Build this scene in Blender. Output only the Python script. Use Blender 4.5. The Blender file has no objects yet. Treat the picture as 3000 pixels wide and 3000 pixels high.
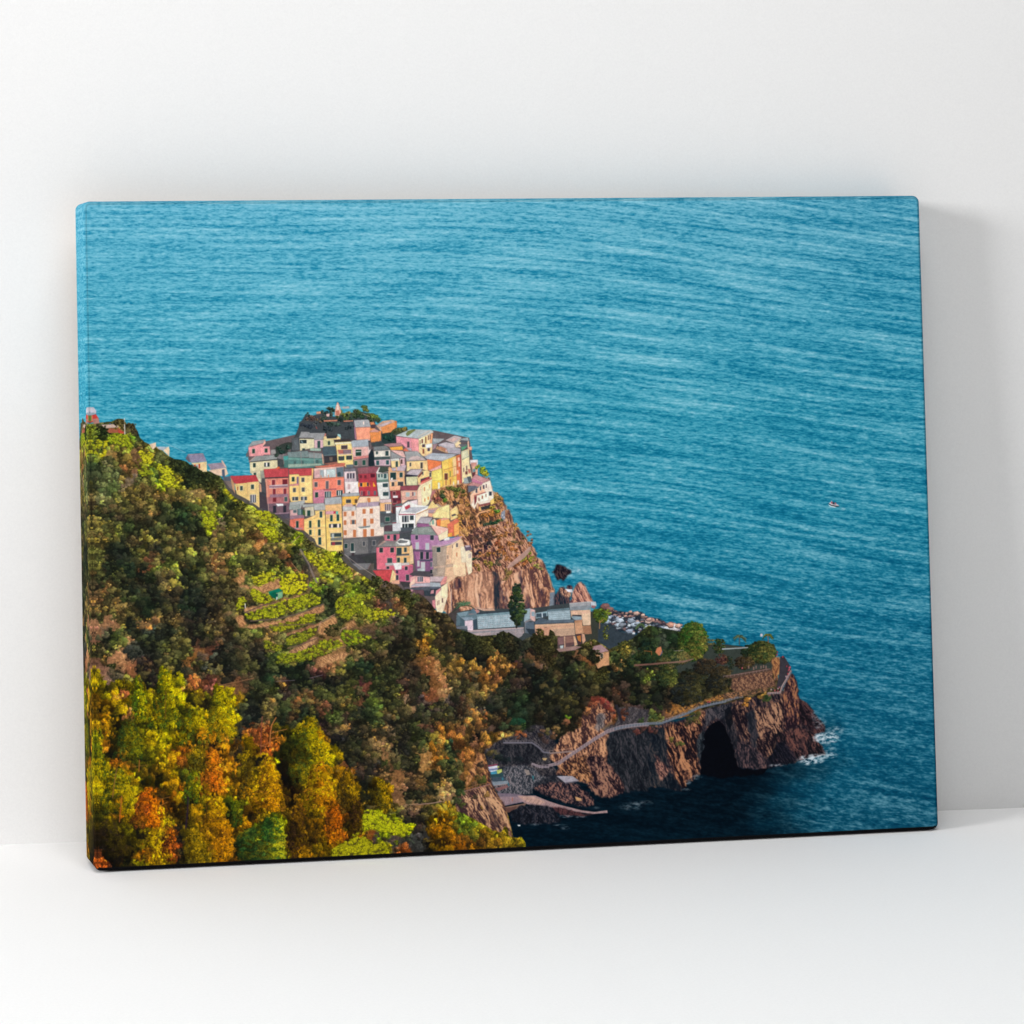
LEAN = 2.5
CAM_R = [-0.033112, -0.130051, -0.013086]; CAM_T = [0.221658, -0.096027, 3.089875]; CAM_F = 6016.18; CAM_SH = [-1688.35, -723.1]; CAM_W = 1.35485; CAM_D = 0.05952
WALL = [[-0.0049, 0.0617], [0.8562, 0.0278]]
PRINT_GAIN = (.95, .95, .95); WORLD = .02
LIGHTS = [('key lamp', (-6.9,-2.2,2.0), (.5,0,.3), 1.8, 590), ('side lamp', (-5.5,-3.2,2.4), (.5,0,.3), 1.8, 15), ('overhead fill', (.1,-1.35,2.7), (.3,-.4,0), 1.6, 48), ('front fill', (.3,-3.6,.8), (.3,0,.3), 1.4, 4)]  # overhead and front lamps are unseen fills, added to brighten floor and canvas
import numpy as np, math, random
TW, TH = 1700, 1300                       # texels of the printed picture
QUAD = [(247,588),(2694,571),(2752,2430),(276,2553)]   # corners of the front face as measured on the photograph

def homography(src, dst):
    A = []; b = []
    for (x, y), (u, v) in zip(src, dst):
        A.append([x,y,1,0,0,0,-u*x,-u*y]); b.append(u)
        A.append([0,0,0,x,y,1,-v*x,-v*y]); b.append(v)
    h = np.linalg.solve(np.array(A, float), np.array(b, float))
    return np.append(h, 1).reshape(3, 3)

HM = homography(QUAD, [(0,0),(TW,0),(TW,TH),(0,TH)])
HI = np.linalg.inv(HM)
def tex(pts):
    p = np.c_[np.asarray(pts, float), np.ones(len(pts))] @ HM.T
    return p[:, :2]/p[:, 2:]

_yy, _xx = np.mgrid[0:TH, 0:TW].astype(np.float32)
_d = HI[2,0]*(_xx+.5)+HI[2,1]*(_yy+.5)+HI[2,2]
PX = ((HI[0,0]*(_xx+.5)+HI[0,1]*(_yy+.5)+HI[0,2])/_d).astype(np.float32)
PY = ((HI[1,0]*(_xx+.5)+HI[1,1]*(_yy+.5)+HI[1,2])/_d).astype(np.float32)
SC = TW/2460.0                            # texels per measured pixel

_prm = np.random.RandomState(7).permutation(4096).astype(np.int32)
_prm = np.concatenate([_prm, _prm])
_ga = np.linspace(0, 2*np.pi, 4096, endpoint=False)
_gx, _gy = np.cos(_ga).astype(np.float32), np.sin(_ga).astype(np.float32)
def perlin(x, y, seed=0):
    x = np.asarray(x, np.float32); y = np.asarray(y, np.float32)
    xi = np.floor(x).astype(np.int32); yi = np.floor(y).astype(np.int32)
    fx = x-xi; fy = y-yi
    u = fx*fx*fx*(fx*(fx*6-15)+10); v = fy*fy*fy*(fy*(fy*6-15)+10)
    def g(i, j, a, b):
        h = _prm[(_prm[(xi+i+seed*37) & 4095]+yi+j) & 4095]
        return _gx[h]*a+_gy[h]*b
    n0 = g(0,0,fx,fy)*(1-u)+g(1,0,fx-1,fy)*u
    n1 = g(0,1,fx,fy-1)*(1-u)+g(1,1,fx-1,fy-1)*u
    return (n0*(1-v)+n1*v)*1.5
def fbm(x, y, o=4, seed=0, g=.5):
    s = 0; a = 1.; t = 0.
    for i in range(o):
        s = s+a*perlin(x*2**i, y*2**i, seed+i*5); t += a; a *= g
    return s/t*1.4

def hx(c):
    c = c.lstrip('#'); return np.array([int(c[i:i+2], 16) for i in (0,2,4)], np.float32)/255
def mix(a, b, t): return a+(b-a)*t
def sstep(a, b, x):
    t = np.clip((x-a)/(b-a), 0, 1); return t*t*(3-2*t)

IMG = np.zeros((TH, TW, 3), np.float32)

def cover(tp):
    """anti-aliased coverage of a polygon given in texels -> (x0, y0, mask)"""
    tp = np.asarray(tp, float)
    x0 = max(int(math.floor(tp[:,0].min()))-1, 0); x1 = min(int(math.ceil(tp[:,0].max()))+2, TW)
    y0 = max(int(math.floor(tp[:,1].min()))-1, 0); y1 = min(int(math.ceil(tp[:,1].max()))+2, TH)
    if x1-x0 < 1 or y1-y0 < 1: return None
    w, h = x1-x0, y1-y0; SS = 4
    m = np.zeros((h, w), np.float32)
    A = tp; B = np.roll(tp, -1, 0)
    px = np.arange(w)+x0
    for r in range(h):
        acc = np.zeros(w, np.float32)
        for s in range(SS):
            y = y0+r+(s+.5)/SS
            c = (A[:,1] <= y) != (B[:,1] <= y)
            if not c.any(): continue
            xs = np.sort(A[c,0]+(y-A[c,1])*(B[c,0]-A[c,0])/(B[c,1]-A[c,1]))
            for a, b in zip(xs[::2], xs[1::2]):
                acc += np.clip(np.minimum(px+1, b)-np.maximum(px, a), 0, 1)
        m[r] = acc/SS
    return x0, y0, m

class Frame: ox = 0.; oy = 0.; s = 1.
def at(ox, oy, s): Frame.ox, Frame.oy, Frame.s = ox, oy, s
def ph(pts): return [(Frame.ox+x/Frame.s, Frame.oy+y/Frame.s) for x, y in pts]

def blend(cv, col, alpha=1.):
    if cv is None: return
    x0, y0, m = cv; h, w = m.shape
    S = IMG[y0:y0+h, x0:x0+w]; m = (m*alpha)[..., None]
    S += (col-S)*m

GRAIN = None
DESAT = .15; LIFT = 0.; EDGES = 0
def poly(col, pts, grain=.085, alpha=1., soft=0):
    cv = cover(tex(ph(pts)))
    if cv is None: return
    x0, y0, m = cv; h, w = m.shape
    if soft: m = blur(m, soft)
    c = hx(col) if isinstance(col, str) else col
    c = np.clip((c+(c.mean()-c)*DESAT)*(1+LIFT*np.array([1.5,.9,.3]))+LIFT*.15, 0, 1)
    g = GRAIN[y0:y0+h, x0:x0+w, None]
    blend((x0, y0, m), np.clip(c*(1+grain*g), 0, 1), alpha)
def blur(a, r):
    r = max(1, int(r)); k = np.ones(2*r+1)/(2*r+1)
    for _ in range(2):
        a = np.apply_along_axis(lambda v: np.convolve(v, k, 'same'), 0, a)
        a = np.apply_along_axis(lambda v: np.convolve(v, k, 'same'), 1, a)
    return a.astype(np.float32)
def line(col, wd, pts, alpha=1.):
    """polyline, width in measured pixels"""
    t = tex(ph(pts)); hw = max(wd*SC/2, .3); c = hx(col)
    for (ax, ay), (bx, by) in zip(t[:-1], t[1:]):
        L = math.hypot(bx-ax, by-ay) or 1; nx, ny = -(by-ay)/L*hw, (bx-ax)/L*hw
        ex, ey = (bx-ax)/L*.3, (by-ay)/L*.3
        blend(cover([(ax+nx-ex,ay+ny-ey),(bx+nx+ex,by+ny+ey),(bx-nx+ex,by-ny+ey),(ax-nx-ex,ay-ny-ey)]), c, alpha)

def draw(data):
    """one shape a line: '#col x y x y ..' polygon, 'w' window with pale frame, 'W' plain rectangles, 'l' polyline"""
    for ln in data.strip().splitlines():
        f = ln.split('//')[0].split()
        if not f: continue
        if f[0] in 'wW':
            col = f[1]; v = list(map(float, f[2:]))
            for i in range(0, len(v)-3, 4):
                a, b, c, d = v[i:i+4]
                sk = -(c-a)*.03
                if f[0] == 'w': poly('#d8cfc8', [(a-6,b-6),(c+6,b-6+sk),(c+6,d+6+sk),(a-6,d+6)], 0, .55)
                poly(col, [(a,b),(c,b+sk),(c,d+sk),(a,d)], 0)
        elif f[0] == 'l':
            v = list(map(float, f[3:])); line(f[1], float(f[2]), list(zip(v[::2], v[1::2])))
        else:
            v = list(map(float, f[1:])); pts = list(zip(v[::2], v[1::2])); poly(f[0], pts)
            if EDGES:
                c = np.clip(hx(f[0])*.5, 0, 1); line('#%02x%02x%02x' % tuple(int(q*255) for q in c), 1.3, pts+[pts[0]], .18)

# ------------------------------------------------------------------ the sea
def paint_sea():
    global GRAIN
    GRAIN = np.random.RandomState(3).randn(TH, TW).astype(np.float32)*.6
    GRAIN += fbm(_xx/9, _yy/9, 3, 2)*1.2
    gx = [240, 800, 1400, 2000, 2750]; gy = [580, 900, 1200, 1500, 1800, 2100, 2420, 2560]
    G = [[(92,175,203), (99,179,206), (101,181,207), (94,175,202), (76,161,191)],
         [(73,165,192), (77,169,196), (79,170,197), (73,166,194), (59,155,185)],
         [(54,155,182), (57,157,183), (60,160,186), (55,157,184), (45,148,177)],
         [(43,146,173), (44,147,174), (46,149,177), (41,145,174), (36,138,167)],
         [(29,124,152), (30,125,153), (31,128,157), (28,125,155), (26,118,149)],
         [(18,102,130), (18,102,130), (18,104,133), (17,102,132), (16,98,128)],
         [(9,46,61), (6,32,44), (7,38,51), (11,76,100), (13,85,113)],
         [(9,46,61), (6,32,44), (7,40,53), (12,78,103), (14,86,112)]]
    C = np.array(G, np.float32)/255
    ix = np.interp(PX, gx, range(5)); iy = np.interp(PY, gy, range(8))
    a = np.minimum(ix.astype(int), 3); b = np.minimum(iy.astype(int), 6)
    fx = (ix-a)[..., None]; fy = (iy-b)[..., None]
    base = (C[b,a]*(1-fx)+C[b,a+1]*fx)*(1-fy)+(C[b+1,a]*(1-fx)+C[b+1,a+1]*fx)*fy
    # swell: lines run slightly downhill to the right, more so at the right; waves grow towards the viewer
    tl = .015+.105*sstep(700, 2600, PX)
    z = np.interp(PY, [580, 1500, 2500], [1.12, 1.05, .92])
    U = PX*z; V = (PY-(PX-1500)*tl)*z; Vh = (PY-(PX-1500)*(.01+.035*sstep(1200, 2700, PX)))*z
    wx = fbm(U/90, V/60, 2, 11)
    swell = fbm((U+wx*20)/380, V/12, 2, 21, .4)+.5*fbm(U/420+7, V/32, 2, 22)
    mid = fbm((U+wx*8)/40+3, (Vh+wx*2)/6.6, 3, 31, .62)
    fine = fbm(U/12, Vh/3.4, 2, 41, .8)
    fine2 = fbm(U/24, Vh/4.4, 2, 43, .8)
    w = .37*swell*np.interp(PX, [240, 2000], [.8, 1.25])*np.interp(PY, [1200, 2000], [1, .85])+.50*mid+(.32*fine+.36*fine2)*np.interp(PY, [1300, 2200], [1, 1.2])
    dk = np.clip(-w-.05, 0, 1); lt = np.clip(w+.10, 0, 1)
    amp = np.interp(PY, [580, 1300, 1900, 2300], [1.05, 1.1, 1.0, .85])
    lt = lt+.16*np.clip(swell-.15, 0, 1)
    lighter = mix(base, np.array([.78,.93,.97]), .60)
    darker = base*np.array([.15,.68,.77])
    out = mix(base*.985, lighter, np.clip(lt*.92*amp, 0, 1)[..., None])
    out = mix(out, darker, np.clip(dk*1.38*amp, 0, .85)[..., None])
    # the bay in the headland's shade
    n = fbm(PX/90, PY/60, 3, 61)
    edge = np.interp(PY, [2050, 2250, 2330, 2420, 2480, 2560], [2400, 2370, 2300, 2290, 2330, 2360])+n*55
    bay = sstep(150, -170, PX-edge)*sstep(2020, 2180, PY)
    deep = np.array(hx('04131e'))+np.clip(w, -.4, .8)[..., None]*np.array([.015,.055,.065])
    deep = deep+sstep(2350, 2560, PY)[..., None]*np.array([0,.03,.04])
    out = mix(out, deep, (bay*.97)[..., None])
    IMG[:] = np.clip(out, 0, 1)
# ------------------------------------------------------------------ growth and rock, from colour notes
SEEDS = []            # x, y (measured px), rgb, kind
def seeds(ox, oy, s, data):
    for ln in data.strip().splitlines():
        f = ln.split()
        kind = f[0]
        for k in range(1, len(f)-2, 3):
            SEEDS.append((ox+float(f[k])/s, oy+float(f[k+1])/s, hx(f[k+2]), kind))

FIELD = {}
def colour_field():
    """the colour notes blended over a coarse grid, with the kind of the nearest one"""
    st = 4; gx = np.arange(0, TW+st, st); gy = np.arange(0, TH+st, st)
    X, Y = np.meshgrid(gx, gy); d = HI[2,0]*X+HI[2,1]*Y+HI[2,2]
    x = ((HI[0,0]*X+HI[0,1]*Y+HI[0,2])/d).ravel().astype(np.float32); y = ((HI[1,0]*X+HI[1,1]*Y+HI[1,2])/d).ravel().astype(np.float32)
    S = np.array([(a, b) for a, b, _, _ in SEEDS], np.float32); C = np.array([s[2] for s in SEEDS], np.float32)
    kn = 'bdvsprog'; K = np.array([kn.index(s[3]) for s in SEEDS], np.int8)
    col = np.zeros((x.size, 3), np.float32); kd = np.zeros(x.size, np.int8)
    for i in range(0, x.size, 8000):
        q = (x[i:i+8000,None]-S[None,:,0])**2+(y[i:i+8000,None]-S[None,:,1])**2
        kd[i:i+8000] = K[q.argmin(1)]
        w = 1/(q+40)**3.2; col[i:i+8000] = (w@C)/w.sum(1, keepdims=True)
    # scrub colours drawn together: green-brown, never vivid
    isb = np.isin(kd, [0, 1])[:, None]; L3 = col@np.array([.3,.59,.11], np.float32)
    base = L3[:, None]*np.array([1.10,1.04,.50], np.float32)+np.array([.016,.018,.018], np.float32)
    col = np.where(isb, mix(col, base, .42), col)
    col = np.where(isb, col*np.clip(.56+1.45*L3[:, None], .6, 1.2), col)
    isg = (kd == 7)[:, None]; col = np.where(isg, col*1.10, col)
    iss = (kd == 3)[:, None]; col = np.where(iss, mix(col, L3[:, None]*np.array([1.28,.98,.58], np.float32), .35)*.92, col)
    isp = np.isin(kd, [4, 5])[:, None]
    col = np.where(isp, mix(col, L3[:, None]*np.array([1.45,1.02,.10], np.float32), .42)*np.clip(.38+1.05*L3[:, None], .32, .86), col)
    FIELD.update(col=col.reshape(len(gy), len(gx), 3), kind=kd.reshape(len(gy), len(gx)), st=st)

def region(pts):
    """soft mask of an outline over the whole picture"""
    m = np.zeros((TH, TW), np.float32); cv = cover(tex(pts))
    if cv is None: return m
    x0, y0, c = cv; m[y0:y0+c.shape[0], x0:x0+c.shape[1]] = c
    return m

SHADOW = np.array([.055,.085,.10], np.float32)
BIGN = None
def blob(tx, ty, rx, ry, col, rng, leaf=.55, spiky=.35, lo=.26, hi=1.35, amb=.10, mask=None, feather=2.2):
    """one rounded clump of leaves, brighter towards the light at the upper right"""
    R = int(max(rx, ry)*1.35)+2
    x0, x1 = max(int(tx)-R, 0), min(int(tx)+R+1, TW); y0, y1 = max(int(ty)-R, 0), min(int(ty)+R+1, TH)
    if x1-x0 < 2 or y1-y0 < 2: return
    X = (np.arange(x0, x1)+.5-tx)/rx; Y = (np.arange(y0, y1)+.5-ty)/ry
    X, Y = X[None,:], Y[:,None]
    oy, ox = rng.randint(0, 1900), rng.randint(0, 1900)
    n1 = BIGN[0][oy:oy+y1-y0, ox:ox+x1-x0]; n2 = BIGN[1][oy:oy+y1-y0, ox:ox+x1-x0]
    d = np.sqrt(X*X+Y*Y)+spiky*n1
    m = np.clip((1-d)*min(min(rx, ry)*.8, feather), 0, 1)
    if mask is not None: m = m*mask[y0:y1, x0:x1]
    if m.max() <= 0: return
    h = np.sqrt(np.clip(1-d*d, 0, 1))
    l = .30*X-.40*Y+.36*h+.10+leaf*n2*1.5+.45*n1
    l = np.clip(amb+.62*l+.12, 0, 1)[..., None]
    dark = col*lo+SHADOW*.42
    light = np.clip(col*hi+np.array([.03,.02,0]), 0, 1)
    c = np.where(l < .5, dark+(col-dark)*(l*2), col+(light-col)*(l*2-1))
    S = IMG[y0:y1, x0:x1]; S += (c-S)*m[..., None]

def mknoise():
    global BIGN
    y, x = np.mgrid[0:2048, 0:2048].astype(np.float32)
    BIGN = (fbm(x/7.5, y/7.5, 2, 71, .6), fbm(x/3.2, y/3.2, 2, 72, .8))

#        radius    leaf spiky density
KIND = {'b': (5, 15, .6, .5, 1.0), 'd': (6, 18, .55, .5, 1.0), 'v': (4, 8, .75, .6, 1.7), 's': (4, 9, .5, .6, .20),
        'p': (7, 19, .85, .6, 1.3), 'o': (7, 17, .85, .6, 1.3), 'r': (4, 9, .6, .6, .12), 'g': (4, 11, .65, .55, 1.1)}
def bush(tx, ty, r, col, rng, leaf=.55, spiky=.45, n=8, mask=None, relief=.55, tall=1.):
    """a bush: several clumps round one centre, the ones towards the light brighter"""
    P = []
    for i in range(n):
        a = rng.rand()*6.283; q = math.sqrt(rng.rand())*.85
        P.append((math.sin(a)*q, math.cos(a)*q))
    P.sort()
    for v, u in P:
        f = 1+relief*(.62*u-.58*v)+rng.randn()*.08
        c = np.clip(col*f+(SHADOW*.25 if f < .85 else 0), 0, 1)
        q = r*rng.uniform(.30, .60)
        blob(tx+u*r, ty+v*r*.85, q*1.1/tall, q*.9*tall, c, rng, leaf, spiky, lo=.44, hi=1.20, amb=.12, mask=mask, feather=1.5)
def growth(mask, seed=5, dens=1., skip=()):
    rng = np.random.RandomState(seed); st = FIELD['st']
    ys, xs = np.where(mask > 0)
    y0, y1, x0, x1 = ys.min(), ys.max()+1, xs.min(), xs.max()+1
    px, py = PX[y0:y1, x0:x1], PY[y0:y1, x0:x1]
    wx = fbm(px/26, py/26, 3, 81)*14; wy = fbm(px/26, py/26, 3, 82)*14
    ci = np.clip(((_xx[y0:y1, x0:x1]+wx)/st).astype(int), 0, FIELD['kind'].shape[1]-1); cj = np.clip(((_yy[y0:y1, x0:x1]+wy)/st).astype(int), 0, FIELD['kind'].shape[0]-1)
    c = FIELD['col'][cj, ci]; k = FIELD['kind'][cj, ci]; c0 = c
    n = fbm(px/8, py/8, 3, 83, .7); n2 = fbm(px/30, py/30, 3, 84)
    soil = np.isin(k, [3, 6+1-1]) & (k == 3)
    sh = np.where(soil, .92+.35*n+.15*n2, .55+.40*n+.15*n2)[..., None]
    c = c*sh+np.where(soil, 0, .5)[..., None]*SHADOW*.4
    m = mask[y0:y1, x0:x1, None]
    IMG[y0:y1, x0:x1] = mix(IMG[y0:y1, x0:x1], np.clip(c, 0, 1), m)
    N = int(mask.sum()/34*dens)
    pick = rng.randint(0, len(ys), N); py_, px_ = ys[pick], xs[pick]
    o = np.argsort(py_+rng.randn(N)*4); py_, px_ = py_[o], px_[o]
    for ty, tx in zip(py_, px_):
        kd = 'bdvsprog'[k[ty-y0, tx-x0]]
        if kd in skip: continue
        r0, r1, leaf, spk, den = KIND[kd]
        r = rng.uniform(r0, r1)*SC
        if rng.rand() > den*min(1., 30./(r*r)): continue
        col = c0[ty-y0, tx-x0]*np.clip(1.10+rng.randn()*.12, .6, 1.6)*(1+rng.randn(3)*.035)
        q = rng.rand()
        if kd in 'bdg':
            if q < .20: col = col*.52; r *= .8
            elif q > .86: col = col*np.array([1.42,1.34,1.05]); r *= .7
        elif q < .20: col = col*.5
        if kd in 'po': col = col*.92
        bush(tx, ty, r, np.clip(col, 0, 1), rng, leaf, spk, int(3+r*.6), mask, .80 if kd in 'po' else .55, 1.3 if kd in 'po' else 1.)

def tree(x, y, w, h, col, seed=1, kind='pine', n=None, dark=None):
    """a single crown: x, y = top; w, h = size in measured px"""
    rng = np.random.RandomState(seed); T = tex([(x, y)])[0]; w *= SC; h *= SC
    n = n or int(w*h/14)
    if kind == 'pine': n = int(n*1.5)
    if kind in ('round', 'umb'): col = mix(col, float(col@np.array([.3,.59,.11]))*np.array([1.10,1.02,.42]), .50)*.80
    if kind == 'pine': col = mix(col, float(col@np.array([.3,.59,.11]))*np.array([1.45,1.02,.10]), .42)*.70
    P = []
    under = mix(col, dark, .7) if dark is not None else col*.6
    for i in range(max(10, n//4)):
        v = rng.uniform(.06, .94); hf = {'pine': .1+.75*v, 'round': .8*math.sqrt(max(0, 1-(2*v-1)**2)), 'cyp': .85*min(1, .25+1.6*v)*min(1, 2.6*(1-v)+.25), 'umb': .8*math.sqrt(max(0, 1-(v*1.05-.1)**2))}[kind]
        blob(T[0]+rng.uniform(-1, 1)*hf*w/2*.85, T[1]+v*h, w*.13, w*.12, np.clip(under, 0, 1), rng, .6, .5)
    for i in range(n):
        v = rng.rand()**.8
        half = {'pine': (.16+.84*v**.75)*rng.uniform(.7, 1.12), 'round': math.sqrt(max(0, 1-(2*v-1)**2)), 'cyp': min(1, .25+1.6*v)*min(1, 2.6*(1-v)+.25), 'umb': math.sqrt(max(0, 1-(v*1.05-.1)**2))}[kind]
        u = rng.uniform(-1, 1)*half
        P.append((v, u))
    P.sort(key=lambda p: p[0]*1.0+abs(p[1])*-.10)
    if kind == 'pine': P = P[:int(len(P))]
    for v, u in P:
        r = rng.uniform(.06, .115)*(w if kind != 'cyp' else w*1.3)
        q1, q2 = (.66, 1.0) if kind == 'pine' else (1.1, .85)
        bx, by = T[0]+u*w/2, T[1]+v*h; st = FIELD['st']
        lc = FIELD['col'][min(max(int(by/st), 0), FIELD['col'].shape[0]-1), min(max(int(bx/st), 0), FIELD['col'].shape[1]-1)]
        c = mix(col, lc*1.12, .80 if kind == 'pine' else .45 if kind == 'round' else 0.)*np.clip(.94+rng.randn()*.22+.30*u, .35, 1.6)
        if dark is not None and rng.rand() < (.20 if kind == 'pine' else .34)+(.22 if u < -.1 else 0): c = mix(c, dark, .70)*np.clip(1+rng.randn()*.2, .5, 1.5)
        blob(T[0]+u*w/2, T[1]+v*h, r*q1, r*q2, np.clip(c, 0, 1), rng, .8, .7, lo=.34, hi=1.25, feather=2.4)

def ragged(pts, seed, amp=2.4, step=7):
    rng = np.random.RandomState(seed); out = []
    for (ax, ay), (bx, by) in zip(pts, list(pts[1:])+[pts[0]]):
        n = max(1, int(math.hypot(bx-ax, by-ay)/step))
        for k in range(n): out.append((ax+(bx-ax)*k/n+rng.randn()*amp*(k > 0), ay+(by-ay)*k/n+rng.randn()*amp*(k > 0)))
    return out
ROCKSHADE = 0.
def rock(pts, pal, ang=80, sx=9, sy=46, seed=1, contrast=1., alpha=1., shade=0.):
    """a rock face: strata running along 'ang' degrees, lit ribs and dark clefts. pal = dark, mid, light"""
    cv = cover(tex(ragged(pts, seed)))
    if cv is None: return
    x0, y0, m = cv; h, w = m.shape; m = blur(m, 1)
    px, py = PX[y0:y0+h, x0:x0+w], PY[y0:y0+h, x0:x0+w]
    a = math.radians(ang); U = px*math.sin(a)-py*math.cos(a); V = px*math.cos(a)+py*math.sin(a)
    U = U+fbm(px/40, py/55, 2, seed)*7
    r1 = fbm(U/sx/2.2, V/sy/1.5, 3, seed+1, .6)
    r2 = 1-np.abs(fbm(U/sx/1.6, V/sy/1.3, 3, seed+2, .6))*3.2
    gr = fbm(U/4.5, V/9, 2, seed+3, .8)
    big = fbm(px/70, py/90, 2, seed+4)
    gxr = np.gradient(r1, axis=1)*SC*6
    fx = U/(sx*2.6)+fbm(px/30, py/40, 2, seed+6)*.9; fy = V/(sy*1.7)+fbm(px/30, py/40, 2, seed+7)*.6
    cell = np.floor(fx).astype(np.int32); cv2 = np.floor(fy+_prm[cell & 4095]/900.).astype(np.int32)
    facet = (_prm[(_prm[(cell+seed) & 4095]+cv2) & 4095]/4096.-.5)
    fr = fx-np.floor(fx); cleft = np.clip(1-fr*5, 0, 1)*(facet < .25); lip = np.clip(1-np.abs(fr-.85)*7, 0, 1)
    t = .50+contrast*(.34*r1-.34*np.clip(r2, 0, 1)**4+.34*gr+.34*big+.8*np.clip(gxr, -.5, .5)+.42*facet-.34*cleft+.14*lip)+.07-shade-ROCKSHADE
    t = np.clip(t, 0, 1)[..., None]
    d, c, l = [hx(p) for p in pal]
    out = np.where(t < .5, mix(d, c, t*2), mix(c, l, t*2-1))
    blend((x0, y0, m), out, alpha)

def mixh(c):
    c = hx(c); return mix(c, float(c@np.array([.3,.59,.11]))*np.array([1.12,1.03,.28]), .36)*.93
def vines(pts, lo='5c6a14', hi='c9cc1c', seed=1, n=None, r=(3.2,6), ang=None):
    """a plot of vines: small bright leaves"""
    lo = mixh(lo); hi = mixh(hi); m = region(pts); ys, xs = np.where(m > .5)
    if not len(ys): return
    rng = np.random.RandomState(seed); a, b = lo, hi
    sh = hx('4c4420')
    IMG[:] = mix(IMG, sh*(1+.3*GRAIN[...,None]), m[..., None]*.75)
    N = n or int(len(ys)/13); pk = rng.randint(0, len(ys), N); pk = pk[np.argsort(ys[pk])]
    for ty, tx in zip(ys[pk], xs[pk]):
        q = rng.uniform(*r)*SC
        blob(tx, ty, q*1.15, q*.8, mix(a, b, rng.rand()**.8), rng, .7, .6, lo=.35, hi=1.2, amb=.16)

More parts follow.
